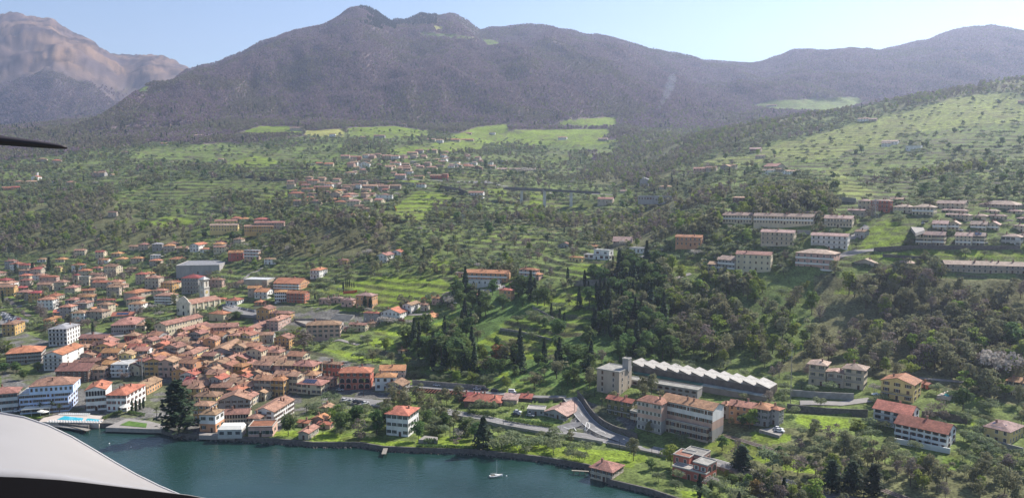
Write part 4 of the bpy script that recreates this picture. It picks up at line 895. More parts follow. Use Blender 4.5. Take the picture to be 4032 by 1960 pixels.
for a_ in ((890,990,1012,442,492),(1000,1112,1135,432,485),(1110,1215,1255,452,522)): house('c3',*a_,1,'h','p','p',into=kg,nf=3,ns=1,wsz=(1.6,1.5))
house('c3',1330,1480,1505,582,672,2,'h','g','T',lab='grey stone house behind the white blossoming tree')
house('c3',1500,1690,1765,580,660,2,'x','w','T',lab='low white house between two blossoming trees')
house('c3',1715,1800,1890,502,592,2,'x','w','b',lab='white gabled house with dark doorway above blossoming trees')
house('c3',1890,1960,1980,500,560,2,'g','b','b',lab='small beige house joined to the white gabled one')
house('c3',2005,2080,2110,435,500,2,'g','p','T',lab='small pink house beside orange safety netting')
house('c3',1875,2000,2110,630,665,1,'h','b','T',lab='bungalow with orange pyramid roof below pink house')
house('c3',765,1100,1122,692,820,3,'h','p','b',lab='long pale inn with brown roof and awnings by the court',name='inn',cat='inn',th=-6,nf=6)
house('c3',1190,1350,1385,717,762,2,'g','c','b',lab='small house with white awning above the olive garden')
house('c3',1140,1190,1202,740,765,1,'g','b','b',lab='tiny outbuilding left of the awning house',name='shed',cat='shed')
house('c3',450,600,665,832,935,3,'x','k','b',lab='ochre house with gable front behind bare trees')
house('c3',1365,1440,1480,685,720,1,'g','b','b',lab='open tiled shelter below the white houses',name='shelter',cat='shelter',nf=0)
house('c3',1670,1740,1752,965,985,1,'h','b','T',lab='tiny hut with orange roof in the olive garden',name='hut',cat='hut',nf=1,ns=1)
# park hill
inn=house('d6',282,640,660,272,345,2,'g','o','T',lab='long orange inn with white balcony and terraces',name='inn',cat='inn',th=-14,nf=9,bal=('w',3,(1,)),ch=4)
house('d6',280,575,600,335,372,1,'f','w','w',into=inn,th=-14,nf=6,door=False)
house('d6',480,560,585,375,405,1,'f','w','w',lab='low white terrace house below the orange inn')
house('d6',740,880,912,242,335,3,'h','p','T',lab='pinkish tower-like house right of the orange inn',bal=('w',1,(1,2)))
house('d6',855,905,942,287,332,2,'h','p','T',lab='small pinkish house leaning against the tower-like one')
house('d6',200,270,284,272,302,1,'f','o','T',lab='small orange garage left of the orange inn',name='garage',cat='garage')
house('d6',570,670,700,412,505,2,'h','o','T',lab='orange house with hipped roof standing on the ridge edge')
house('d6',320,430,450,450,482,1,'h','b','b',lab='low brown roofed house below the orange inn')
house('d6',660,780,820,358,385,1,'g','b','b',lab='low house with long brown roof below the tower-like house')
mv=house('d6',1285,1500,1535,125,160,1,'f','w','w',lab='modern white villa with cantilevered slab roofs',name='villa',cat='villa',nf=5,ns=2,wsz=(2.6,2.0),ov=1)
house('d6',1370,1500,1535,80,122,1,'f','w','w',into=mv,nf=2,ns=1,wsz=(2.2,1.5),deep=0,z0=HW[mv.name],door=False)
house('d6',1160,1268,1282,137,178,1,'h','y','T',lab='small yellow house left of the modern white villa')
house('d6',1065,1175,1192,32,58,1,'x','g','b',lab='grey gabled chalet among trees above the modern villa')
house('d6',1320,1400,1404,55,66,1,'g','b','T',lab='low house with brown roof behind the modern villa')
house('d6',1670,1790,1842,64,96,1,'f','w','g',lab='flat white bungalow right of the modern villa')
house('d6',2420,2565,2640,160,275,3,'g','g','p',lab='pale grey three-storey villa with terraces at slope edge',bal=('w',1,(1,2)))
house('d6',2335,2430,2440,195,262,2,'s','g','b',lab='grey annex left of the pale grey villa')
# terraced housing on the right hillside
for (a_, k_, l_) in (((865,1150,1165,746,828),5,'left section of the long terraced row with white balconies'),((1170,1760,1832,762,845),10,'long middle section of the terraced row with white balconies')):
    house('d4',*a_,2,'g','c','p',lab=l_,th=-8,D=10,nf=k_*2,bal=('w',k_,(1,)),name='terraced_row',cat='terraced houses',ch=k_,rise=2.0)
house('d4',1865,2140,2172,778,868,2,'g','c','p',lab='short terraced row at the right end of the long one',th=-8,D=10,nf=9,bal=('r',4,(1,)),name='terraced_row',cat='terraced houses',rise=2.0,ch=4)
HS('d4','above the long terraced row',[(1445,1640,1662,712,735,1,'h','c','p'),(1670,1850,1872,720,750,1,'h','c','p'),(2095,2260,2292,697,765,1,'g','b','p'),(2200,2320,2332,602,690,2,'h','c','p')])
house('d4',2325,2505,2540,602,720,3,'h','r','p',lab='reddish three-storey block above the terraced houses',bal=('r',3,(1,2)))
house('d4',400,655,690,962,1055,2,'g','o','T',lab='orange two-storey house alone on the hillside bend',front=14,nf=6,bal=('r',3,(1,)),th=-10,D=8)
house('d4',1240,1562,1602,917,1048,3,'g','c','p',lab='cream three-storey house with balconies below the terraced row',nf=7,bal=('r',4,(1,2)),th=-12,D=9,rise=1.6)
house('d4',1735,2092,2126,952,1088,3,'g','w','p',lab='white three-storey house with balconies below the terraced row',nf=7,bal=('r',4,(1,2)),th=-10,D=9,rise=1.6)
house('d4',995,1335,1352,1137,1300,3,'g','c','b',lab='wide cream farmhouse with three rows of windows',front=16,nf=6,th=-8,D=10,rise=1.8)
house('d4',815,990,1000,1190,1255,2,'g','g','p',lab='grey house with pale roof left of the cream farmhouse',th=-8)
house('d4',965,1075,1102,572,645,2,'s','d','b',lab='brown brick barn with slanted roof in the woods',name='barn',cat='barn')
house('d4',1255,1365,1387,297,348,2,'g','w','p',lab='white farmhouse with pale roof at the meadow edge')
house('d4',1450,1500,1642,310,352,2,'g','w','b',lab='white and brown farmhouse with round windows at meadow edge')
house('d4',2170,2260,2310,905,975,1,'g','g','b',lab='small grey hut beside the steep lane',name='hut',cat='hut')
HS('d4','in the hamlet under the meadow',[(1270,1400,1480,270,300,2,'g','b','b'),(1390,1440,1455,290,345,2,'g','s','b'),(575,690,700,285,330,2,'g','p','b'),(700,800,812,275,310,2,'g','b','b'),(860,990,1010,250,300,2,'g','b','b'),(840,930,960,262,310,2,'x','s','b'),(1135,1225,1236,93,128,1,'g','d','p'),(1185,1275,1290,156,188,1,'g','b','p'),(2430,2520,2532,32,68,2,'g','w','b')])
for (x0,x1,x2,ye,yb,l_) in ((1605,1750,1765,578,645,'upper left'),(1980,2135,2145,589,652,'upper right'),(1440,1595,1605,686,802,'lower left'),(1830,1988,1996,699,802,'lower right')):
    r_=house('d5',x0,x1,x2,ye,yb,2 if 'upper' in l_ else 3,'g','c','p',lab='twin pale roofed villa, '+l_+' of four on the right hillside',th=-8,D=9,nf=4,bal=('w',1,(1,)),name='twin_villa',cat='villa',rise=2.0)
    w_=x1-x0; house('d5',x1+4,x1+int(w_*.80),x1+int(w_*.88),ye+4,yb,2 if 'upper' in l_ else 3,'g','c','p',into=r_,th=-8,D=9,nf=3,bal=('w',1,(1,)),rise=2.0,solar='lower right' in l_)
HS('d5','at the upper right village edge',[(1215,1400,1420,412,475,2,'h','c','p'),(1405,1615,1632,414,505,2,'h','c','p',dict(bal=BW,nf=6)),(1645,1920,1936,392,442,2,'g','c','p'),(1690,1930,1960,447,492,1,'h','c','p'),(1715,1965,2002,497,558,2,'h','c','p',dict(bal=B1)),
 (2015,2135,2142,500,545,1,'h','c','p'),(2145,2310,2332,499,545,1,'h','c','p'),(2065,2420,2500,402,455,2,'h','b','p',dict(D=14)),(2115,2240,2262,452,482,1,'h','c','p'),(2345,2480,2504,457,485,1,'h','c','p'),
 (2280,2470,2492,707,805,2,'h','w','p',dict(bal=BA)),(2400,2510,2530,612,665,2,'h','c','p'),(2430,2520,2540,525,560,1,'h','b','p'),(2440,2560,2580,690,760,2,'h','c','p'),(1190,1310,1320,345,395,2,'g','s','b')])
house('d5',255,628,692,878,1045,3,'h','p','p',lab='pinkish three-storey apartment block with deep loggias',front=16,name='apartment_block',cat='apartment block',th=-14,nf=6,bal=('w',3,(0,1,2)),rise=2.2,ns=2)
house('d5',820,1060,1076,972,1012,1,'x','b','p',lab='low house with large shed roof below the lane',front=14)
house('d5',1205,1400,1472,967,1002,1,'h','b','p',lab='bungalow with pale pyramid roof below the green terrace',front=14)
house('d5',1730,2640,2660,1000,1085,2,'g','b','p',lab='very long pale roofed row at the right edge',th=17,front=26,D=12,name='terraced_row',cat='terraced houses',bal=('r',8,(1,)),ch=7,rise=2.0)
house('d3',1785,1970,1976,1003,1030,1,'g','b','p',lab='house with wide sunlit pale roof on the hillside',th=-6,D=13,rise=3.6)
# lower right
tw=house('c7',385,548,560,215,425,3,'h','c','p',lab='cream twin-tower villa with balconies on the wooded slope',name='villa',cat='villa',th=-10,nf=2,bal=('r',1,(1,2)),D=9,ov=1.0)
house('c7',730,925,935,262,465,3,'h','c','p',into=tw,th=-10,nf=2,bal=('r',1,(1,2)),D=9,ov=1.0)
house('c7',562,728,730,300,445,2,'x','b','p',into=tw,th=-10,nf=2,ns=0,bal=('r',1,(1,)),D=7,rise=.8)
house('c7',1095,1415,1490,412,592,3,'x','y','T',lab='yellow house with wide gable and balcony above the pines',nf=3,ns=2,shut='b',th=-15,bal=('r',2,(1,)),wsz=(1.3,1.5),D=12,rise=2.2)
house('c7',1490,1560,1588,417,455,1,'g','r','T',lab='small red garden house behind the yellow gabled house')
house('c7',2330,2600,2620,405,560,3,'h','c','T',lab='cream house with orange roof cut by the right edge',th=-8,shut='b')
ap=house('c7',1020,1385,1470,705,875,3,'g','w','T',lab='stepped white apartment house with brown balconies',name='apartment_house',cat='apartment house',th=-16,nf=4,ns=2,win='d',wsz=(2.2,1.5),bal=('r',2,(1,2)),rise=2.6)
house('c7',1230,1745,1805,905,1055,3,'g','w','T',into=ap,th=-16,nf=7,ns=2,win='d',bal=('w',3,(1,)),rise=2.8)
yv=house('c7',2110,2360,2600,872,1010,2,'h','y','p',lab='yellow villa with solar roof at the lower right edge',name='villa',cat='villa',solar=True,th=-20,D=14)
# factory
fac=house('c6',880,1385,1470,660,978,4,'g','p','t',lab='long old mill with peeling white, pink and grey bands',name='mill_building',cat='mill',th=-26,nf=12,ns=0,D=11,bands=[(0,'g'),(.36,'p'),(.62,'w')],shut='b',ch=2,door=False)
house('c6',648,882,890,602,905,4,'h','p','t',into=fac,th=-26,nf=6,ns=0,D=10,bands=[(0,'g'),(.42,'p')],door=False)
house('c6',575,1340,1388,845,985,2,'f','b','c',into=fac,th=-26,nf=15,ns=1,D=3.0,wsz=(1.35,1.75),shut='b')
house('c6',345,590,648,588,748,3,'g','n','T',lab='olive green house with orange roof beside the road bend',nf=4,ns=2,bal=('r',1,(1,)),ch=3)
house('c6',1470,1548,1552,622,745,2,'g','b','t',lab='beige wing between the mill and orange house',th=-10)
house('c6',1550,1795,1800,642,805,3,'g','o','t',lab='orange house with small dormer right of the mill',th=-14,nf=4)
gh=house('c6',1798,1940,1950,657,825,3,'h','g','T',lab='grey double house with orange roofs above the car',th=-16,nf=2,D=10)
house('c6',1945,2040,2092,657,815,3,'h','g','T',into=gh,nf=1,ns=2)
tb=house('c6',250,468,592,292,520,4,'f','b','c',lab='old factory head building with tall chimney-like tower',name='factory_block',cat='factory',nf=2,ns=2,door=False,wsz=(1.0,1.75))
house('c6',497,560,577,165,262,2,'f','g','c',into=tb,nf=0,ns=0,W=3.4,D=3.4,z0=HW[tb.name],deep=1)
house('c6',470,1240,1250,470,560,2,'f','g','c',lab='long low grey factory hall with small square windows',name='factory_hall',cat='factory',th=-20,nf=12,ns=0,D=7,win='d',wsz=(1.0,1.0))
# houses among the road gardens
house('c5',820,1180,1205,465,502,1,'h','d','r',lab='low house with dark red roofs below the parked cars',D=12,ch=4,th=-12)
house('c5',760,960,985,415,440,1,'h','d','r',lab='low dark red roof behind the one with four chimneys',th=-12)
house("c5",1205,1340,1345,450,475,1,'s','b','p',lab='beige shed roof beside the dark red roofed house',name='shed',cat='shed',th=-12,nowin=True)
house('c5',1350,1480,1510,435,460,1,'g','d','r',lab='rusty red shed near the round road corner',name='shed',cat='shed',th=-12,nowin=True)
house('c5',1440,1610,1622,540,592,1,'f','g','c',lab='flat grey workshop beside the round road corner',name='workshop',cat='workshop',th=-8)
house('c5',1600,1830,1890,590,640,1,'x','g','p',lab='workshop with long pale gable roof inside road curve',name='workshop',cat='workshop',th=-28,D=18)
house('c5',2062,2280,2392,1142,1262,2,'h','b','b',lab='square boathouse villa with brown pyramid roof in the lake',name='boathouse',cat='boathouse',nf=4,ns=3,shut='b',th=-28,deep=5)
rv=house('c8',400,600,690,640,820,2,'f','p','c',D=8,lab='terracotta red villa with stepped flat roofs and loggia',name='villa',cat='villa',th=-24,nf=4,ns=2,shut='b',front=10)
house('c8',310,470,520,655,820,2,'f','r','t',into=rv,th=-24,nf=2,ns=0,D=8)
house('c8',510,650,750,735,905,2,'f','r','c',into=rv,th=-30,nf=2,ns=2,arc=('R',(1,)))
house('c8',300,640,700,820,915,1,'f','r','c',into=rv,th=-24,nf=5,ns=2,D=5)
# hamlets in the middle distance
HS('d1','on the green slope behind the town',[(1500,1600,1612,1027,1088,2,'h','g','g'),(1610,1720,1732,1042,1098,2,'h','b','T'),(1870,1960,2050,1037,1100,2,'g','w','T'),(1975,2062,2092,1077,1112,1,'h','w','T'),(2250,2400,2412,1112,1172,2,'g','r','T',dict(lab='bright red house with balconies beside the pinkish block')),
 (1740,1850,1860,1065,1100,1,'g','b','b'),(1065,1150,1162,712,755,1,'g','b','b',dict(lab='lone stone barn beside the green meadow'))])
house('d2',150,300,320,1092,1182,3,'h','p','g',lab='pinkish three-storey house with grey roof beside the red one',bal=('w',2,(1,2)))
HS('d1','in the yellow terraced estate',[(2070,2345,2402,842,902,2,'g','y','p',dict(th=-10,D=9,nf=10,name='terraced_row',cat='terraced houses')),(2115,2335,2360,800,832,1,'g','y','b',dict(th=-10,D=9,name='terraced_row',cat='terraced houses'))])
HS('d2','in the yellow terraced estate',[(155,440,490,852,912,2,'g','k','b',dict(th=-10,D=9,nf=12,name='terraced_row',cat='terraced houses')),(255,548,588,817,880,2,'g','p','b',dict(th=-10,D=9,nf=12,name='terraced_row',cat='terraced houses')),(245,400,406,785,805,1,'h','b','T'),(25,125,130,772,795,1,'h','b','T'),(100,205,212,780,800,1,'h','b','T')])
HS('d2','in the lower hillside village',[
 (590,740,755,528,570,2,'h','c','T'),(715,835,850,482,515,1,'h','b','T'),(770,868,880,530,580,2,'h','g','b'),(690,770,780,415,450,2,'h','o','b'),(765,880,900,400,450,2,'h','c','T'),(875,945,950,425,460,2,'g','b','b'),(945,1010,1022,420,460,2,'g','w','b'),
 (1020,1110,1116,437,470,2,'g','w','p'),(1120,1290,1312,450,480,1,'g','c','b'),(1255,1300,1312,440,490,2,'g','w','b'),(835,1000,1030,470,500,2,'g','k','b'),(1060,1160,1168,500,525,1,'h','b','b'),(1000,1100,1115,530,570,2,'x','b','b'),(920,1000,1010,515,545,2,'g','p','b'),
 (1120,1200,1285,540,590,2,'h','g','b'),(1165,1290,1302,602,655,2,'h','c','p'),(985,1080,1090,588,610,1,'h','p','T'),(1040,1150,1160,612,640,1,'h','b','T'),(625,770,790,600,635,1,'h','c','T'),(570,650,660,435,475,1,'g','b','b'),
 (1320,1460,1475,455,500,2,'g','g','b'),(1475,1580,1590,460,510,2,'g','b','b'),(1580,1690,1700,455,500,2,'g','s','b'),(1310,1400,1410,680,710,1,'h','b','b'),(1080,1160,1166,722,745,1,'g','c','T'),(1175,1240,1256,738,775,1,'g','c','T'),(1280,1372,1390,740,775,1,'g','w','b'),
 (1740,1810,1825,312,355,2,'g','w','b'),(1640,1740,1748,350,385,2,'g','g','b'),(1825,1920,1935,360,388,2,'g','y','b'),(1985,2100,2112,355,390,2,'g','r','b'),(2110,2160,2165,340,395,2,'g','r','b'),(1930,2005,2010,330,350,1,'g','b','p')])
house('d2',1450,1615,1632,548,600,2,'f','w','p',lab='modern white house with long balcony at village edge',th=-6,bal=('w',1,(1,)))
house('d2',1850,1935,1950,435,475,2,'h','w','b',lab='white cubic house beside the long grey road wall')
house('d3',360,505,516,522,580,2,'g','w','b',lab='white house with dark windows left of the viaduct',bal=B1)
HS('d2','in the upper hillside village',[
 (1105,1190,1196,160,185,1,'g','b','b'),(1200,1290,1300,170,198,2,'g','b','b'),(1265,1308,1312,168,200,2,'g','r','b'),(1310,1400,1412,196,220,1,'h','c','b'),(1350,1470,1480,150,180,2,'g','b','b'),(1440,1500,1504,142,180,2,'g','c','b'),(1515,1600,1604,158,190,2,'g','c','b'),(1605,1680,1688,162,192,2,'g','w','b'),
 (1200,1270,1278,222,262,2,'g','w','b'),(1285,1390,1400,235,270,2,'x','w','b'),(1230,1290,1300,280,300,2,'h','c','b'),(1290,1362,1366,296,330,2,'h','b','b'),(1460,1500,1506,240,262,1,'g','p','b'),(1540,1640,1646,262,280,1,'g','c','b'),(1590,1690,1696,230,262,2,'g','w','b'),(1680,1790,1796,265,290,1,'g','b','b'),
 (1790,1850,1856,215,240,1,'h','g','g'),(1700,1780,1786,240,262,1,'g','s','b'),(1940,2050,2060,272,305,2,'h','c','b'),(2040,2120,2130,252,275,2,'g','b','b'),(1850,1920,1926,262,285,1,'g','p','b'),(860,940,946,232,252,1,'g','b','T'),(945,1030,1040,238,268,2,'g','c','T'),
 (1145,1250,1256,325,345,1,'h','w','b'),(1330,1400,1406,345,360,1,'g','p','b'),(1600,1650,1655,325,350,1,'g','c','b'),(1840,1915,1922,105,140,2,'g','g','b'),(1960,2050,2056,102,140,2,'g','b','b'),(1760,1860,1866,128,155,1,'g','c','b'),(2090,2160,2164,120,135,1,'g','p','b')])
house('d2',700,850,860,240,252,1,'f','w','m',lab='long white roofed shed left of upper village',name='shed',cat='shed',th=-6,nowin=True)
HS('d3','at the right of upper village',[
 (160,270,276,222,245,1,'f','w','w'),(205,275,305,245,280,2,'x','w','b'),(345,440,446,230,252,1,'f','w','w'),(310,400,406,258,285,2,'g','p','T'),(405,495,500,275,312,2,'x','d','b'),(540,600,606,225,255,2,'f','w','w'),(530,625,634,260,290,2,'g','g','b'),(640,740,746,290,310,1,'g','c','p'),(760,870,876,290,310,1,'g','b','p'),(960,1020,1024,285,300,1,'g','b','p'),(1055,1105,1112,292,305,1,'g','w','b'),(385,440,444,195,215,1,'f','g','w')])
house('d3',605,720,750,205,240,2,'f','g','g',lab='modern glass house standing over the upper village')
house('d3',2035,2365,2372,562,602,1,'f','g','g',lab='long modern glass house below the small church',th=-4,nf=12,wsz=(2.0,1.75))
HS('d3','around the small hill church',[(2240,2355,2362,462,488,1,'h','b','b'),(1635,1782,1792,584,625,1,'g','b','b'),(1860,1920,1924,505,525,1,'g','c','p'),(1970,2030,2036,482,495,1,'h','b','b')])
HS('d1','on the far left slope',[(145,235,242,412,438,1,'h','c','b'),(240,370,380,412,435,1,'h','c','b'),(20,110,118,474,492,1,'g','o','r'),(110,190,196,468,488,1,'g','o','r'),(650,740,748,418,445,1,'h','c','b'),(510,600,628,405,430,1,'h','w','b'),(375,460,466,190,215,1,'h','b','b'),(510,600,606,205,228,1,'h','b','T'),(920,1030,1062,325,362,2,'g','g','b'),(1070,1110,1150,345,365,1,'g','c','b'),(975,1035,1045,305,325,1,'h','g','b'),(1195,1260,1266,120,138,1,'h','b','b'),(1870,1940,1950,226,252,1,'g','b','b'),(1590,1636,1640,34,52,1,'g','b','b'),(2150,2200,2206,190,215,1,'g','w','b')])
HS('e1','under the mountain woods',[(2165,2205,2209,706,722,1,'g','c','b'),(2212,2245,2248,710,726,2,'g','w','b'),(2255,2330,2334,708,720,1,'g','b','T'),(2330,2400,2404,708,718,1,'g','b','T'),(1470,1530,1536,648,662,1,'g','b','p'),(1670,1700,1704,680,694,1,'g','w','b'),(1570,1603,1607,702,712,1,'g','c','T'),
 (1765,1812,1816,608,614,1,'g','c','T'),(1750,1822,1826,630,640,1,'g','b','T'),(2020,2060,2064,630,642,1,'g','w','b'),(1828,1860,1862,695,702,1,'g','b','b'),(1895,1950,1952,688,700,1,'g','g','b'),(1030,1066,1070,708,720,1,'g','w','b'),(985,1032,1036,686,700,1,'g','b','p'),(815,845,848,728,738,1,'g','b','b'),(2480,2510,2514,672,684,1,'g','w','b'),(2340,2390,2394,675,684,1,'g','b','b')])
HS('e2','on the high pasture',[(110,140,144,608,616,1,'g','w','b'),(250,292,296,686,698,1,'g','w','b'),(450,496,500,692,704,1,'g','b','p'),(1745,1800,1806,592,606,2,'g','w','b'),(1800,1840,1844,594,606,1,'g','b','p'),(1205,1260,1264,742,758,1,'g','b','p'),(1290,1340,1344,524,534,1,'g','g','b'),(1865,1945,1950,705,722,1,'g','w','p'),(2545,2580,2590,502,520,2,'g','p','b'),(275,315,318,590,596,1,'g','c','b')])
house('e2',1985,2060,2066,728,752,1,'f','w','w',lab='white flat-roofed bungalow alone in the high pasture')
# ------------------------------------------------------------------ church, bell tower, halls
def at(c, x, y, z):
    """the place seen at picture position x,y that lies at height z"""
    tx, tz = pixtan(*pc(c, x, y)); Y = (z-EYE)/float(tz); return Vector((float(tx)*Y, Y, z))
def part(par, name, b, mats, label=None, m4=None, smooth=False):
    o = bpy.data.objects.new(name, b.mesh(name, mats, smooth)); COL.objects.link(o); o.parent = par
    if m4 is not None: o.matrix_local = m4
    if label: o['label'] = label
    return o
ch_ = house('c1',1740,1880,2190,492,612,1,'x','c','b',lab='cream parish church with scrolled white facade and long nave',name='church',cat='church',th=-52,W=14,hw=9.6,D=29,nf=0,ns=5,wsz=(1.5,3.0),door=False,ch=0)
wch = ch_.children[0]
b = MB(); b.box(-7.8,7.8,-.9,0,-4,10.4).box(-8.1,8.1,-1.3,.1,10.4,10.9)
b.box(-4.6,4.6,-.8,0,10.9,12.9).box(-4.9,4.9,-1.1,.1,12.9,13.3)
b.loft([[(x*.88,-.7+dy*.6,z) for x,z in [(-4.6,13.3),(4.6,13.3),(4.2,13.9),(2.6,14.2),(1.6,15.0),(0,15.4),(-1.6,15.0),(-2.6,14.2),(-4.2,13.9)]] for dy in (0,1)])
for x in (-7.3,-4.2,4.2,7.3): b.box(x-.4,x+.4,-1.25,-.9,-4,10.4)
for s_ in (-1,1): b.loft([[(s_*4.6,-.7+dy*.6,10.9),(s_*7.4,-.7+dy*.6,10.9),(s_*5.8,-.7+dy*.6,11.5),(s_*4.6,-.7+dy*.6,12.8)] for dy in (0,1)])
yF = -14.5
part(ch_, 'facade', b, [M('church_plaster', (.66,.58,.48), var=.16, scale=.5)], m4=Matrix.Translation((0,yF,0)))
for x, z, w_, h_ in ((0,0.2,2.0,3.2),(0,5.6,1.5,2.5),(-5.7,2.8,1.0,2.0),(5.7,2.8,1.0,2.0)):
    o = bpy.data.objects.new('arch', m_arch(w_, h_)); COL.objects.link(o); o.parent = ch_; o.location = (x, yF-.95, z)
b = MB()
for k in range(6): b.box(7.0,7.5,-14+k*5.4,-13.1+k*5.4,-4,9.5)
part(ch_, 'pilaster', b, [M('cream_trim', (.68,.62,.48))])['kind'] = 'stuff'
house('c1',2060,2205,2285,592,662,1,'h','c','T',into=ch_,th=-40,hw=5.5,nf=1,ns=2)
# tower
P, u, v, W_, D_, h_ = geom('c1', 1950, 2005, 2060, 265, 470, turned('c1',2005,470,-48)); TW = 5.4
t = empty('bell_tower', (P.x, P.y+3, P.z), turned('c1',2005,470,-48), 'tall pale bell tower with arched belfry and low pyramid roof', 'bell tower'); FOOT.append((P.x,P.y+3,1,0,4,4,2))
H_ = EYE+float(pixtan(*pc('c1',2005,250))[1])*P.y-P.z
tm_ = M('tower_plaster', (.62,.58,.51), var=.18, scale=.4)
b = MB(); a = TW/2; b.box(-a,a,-a,a,-4,H_*.60,0)
for s_ in (-1,1):
    for q_ in (-1,1): b.box(s_*a-(.5 if s_>0 else -0)-(0 if s_>0 else .1),s_*a+(.1 if s_>0 else .5),q_*a-(.5 if q_>0 else .1),q_*a+(.1 if q_>0 else .5),-4,H_*.60,1)
part(t,'shaft',b,[tm_,STONE])
part(t,'cornice',MB().box(-a-.5,a+.5,-a-.5,a+.5,H_*.60,H_*.63),[STONE]); part(t,'cornice',MB().box(-a-.6,a+.6,-a-.6,a+.6,H_*.97,H_),[STONE])
b = MB(); b.box(-a+.2,a-.2,-a+.2,a-.2,H_*.63,H_*.66)
for s_ in (-1,1):
    for q_ in (-1,1): b.box(s_*(a-1.0)-.8,s_*(a-1.0)+.8,q_*(a-1.0)-.8,q_*(a-1.0)+.8,H_*.66,H_*.97)
b.box(-a+.2,a-.2,-a+.2,a-.2,H_*.90,H_*.97); part(t,'belfry',b,[tm_])
part(t,'bell',MB().cyl(0,0,H_*.72,H_*.84,1.0,.45,10),[RAIL])
part(t,'roof',MB().add([(-a-.5,-a-.5,H_),(a+.5,-a-.5,H_),(a+.5,a+.5,H_),(-a-.5,a+.5,H_),(0,0,H_+2.2)],[(0,1,4),(1,2,4),(2,3,4),(3,0,4),(3,2,1,0)]),[M('tower_cap',(.45,.45,.44))])
part(t,'cross',MB().box(-.08,.08,-.08,.08,H_+2.1,H_+3.6).box(-.5,.5,-.07,.07,H_+2.9,H_+3.05),[RAIL])
o = part(t,'niche',MB().cyl(0,0,0,.12,1.3,1.3,16),[M('clock_niche',(.55,.42,.16))],m4=Matrix.Translation((a+.02,0,H_*.42)) @ Matrix.Rotation(R(90),4,'Y'))
o = part(t,'niche',MB().cyl(0,0,0,.12,1.3,1.3,16),[M('clock_niche2',(.5,.42,.3))],m4=Matrix.Translation((0,-a-.02,H_*.42)) @ Matrix.Rotation(R(90),4,'X'))
# hill church beside the viaduct, far left church
hc = house('d3',2050,2135,2155,392,460,1,'x','g','s' if 's' in RM else 'g',lab='small grey hill church with bell gable and white side wall',name='church',cat='church',nf=2,ns=0,ch=0,th=-20)
part(hc,'bell_gable',MB().box(-1.2,-.6,-.5,.5,0,2.6).box(.6,1.2,-.5,.5,0,2.6).box(-1.2,1.2,-.5,.5,2.6,3.2),[WM['w']],m4=Matrix.Translation((0,-5,9)))
fc = house('d1',305,375,414,366,402,1,'x','w','T',lab='small white church with little bell tower on far left slope',name='church',cat='church',nf=0,ns=2,ch=0)
part(fc,'bell_tower',MB().box(-1.3,1.3,-1.3,1.3,0,5).box(-1.6,1.6,-1.6,1.6,5,5.5),[WM['w']],m4=Matrix.Translation((0,3,8)))
# sawtooth roofed weaving shed
P, u, v, W_, D_, h_ = geom('c6', 600, 1955, 2125, 470, 545, turned('c6',1955,545,-19)); W_ = min(W_, 85); D_ = 10.5; NTE = 11
cx = P.x-W_/2*u[0]+D_/2*v[0]; cy = P.y-W_/2*u[1]+D_/2*v[1]; FOOT.append((cx,cy,u[0],u[1],W_/2,D_/2,6))
t = empty('sawtooth_hall', (cx,cy,P.z), turned('c6',1955,545,-19), 'long derelict weaving hall with eleven white sawtooth roofs', 'factory hall'); h_ = max(h_, 5)
part(t,'wall',MB().box(-W_/2,W_/2,-D_/2,D_/2,-6,h_),[M('dark_mill_wall',(.12,.105,.09),var=.3,scale=.4)])
SWM = M('sawtooth_sheet', (.20,.19,.175), col2=(.38,.365,.34), scale=.5, rough=.6)
me_t = None
for k in range(NTE):
    x0 = -W_/2+W_*k/NTE; x1 = x0+W_/NTE-.25
    b = MB().add([(0,-D_/2,0),(x1-x0,-D_/2,0),(x1-x0,D_/2,0),(0,D_/2,0),(0,-D_/2,2.1),(0,D_/2,2.1)],[(0,1,4),(3,5,2),(0,3,2,1)],1); b.add([(-.3,-D_/2-.5,2.3),(x1-x0+.1,-D_/2-.5,.05),(x1-x0+.1,D_/2+.3,.05),(-.3,D_/2+.3,2.3)],[(0,1,2,3)],0)
    b.add([(0,-D_/2+.4,.3),(0,D_/2-.4,.3),(0,D_/2-.4,1.9),(0,-D_/2+.4,1.9)],[(0,3,2,1)],2)
    if me_t is None: me_t = b.mesh('sawtooth_roof',[SWM,WM['s'],GLASS])
    o = bpy.data.objects.new('sawtooth_roof', me_t); COL.objects.link(o); o.parent = t; o.location = (x0,0,h_)
part(t,'green_sheet',MB().box(-W_/2,W_*.05,-D_/2-4,-D_/2-.1,h_-3.4,h_-3.1),[M('green_plastic',(.05,.14,.10),var=.4,scale=.3)])
part(t,'gutter_roof',MB().box(W_*.05,W_/2,-D_/2-4.2,-D_/2-.1,h_-3.5,h_-3.2),[M('pale_plastic',(.30,.32,.29),var=.5,scale=.25)])
part(t,'lower_wall',MB().box(-W_/2,W_/2,-D_/2-3.9,-D_/2-3.5,-6,h_-3.6),[WM['s']])
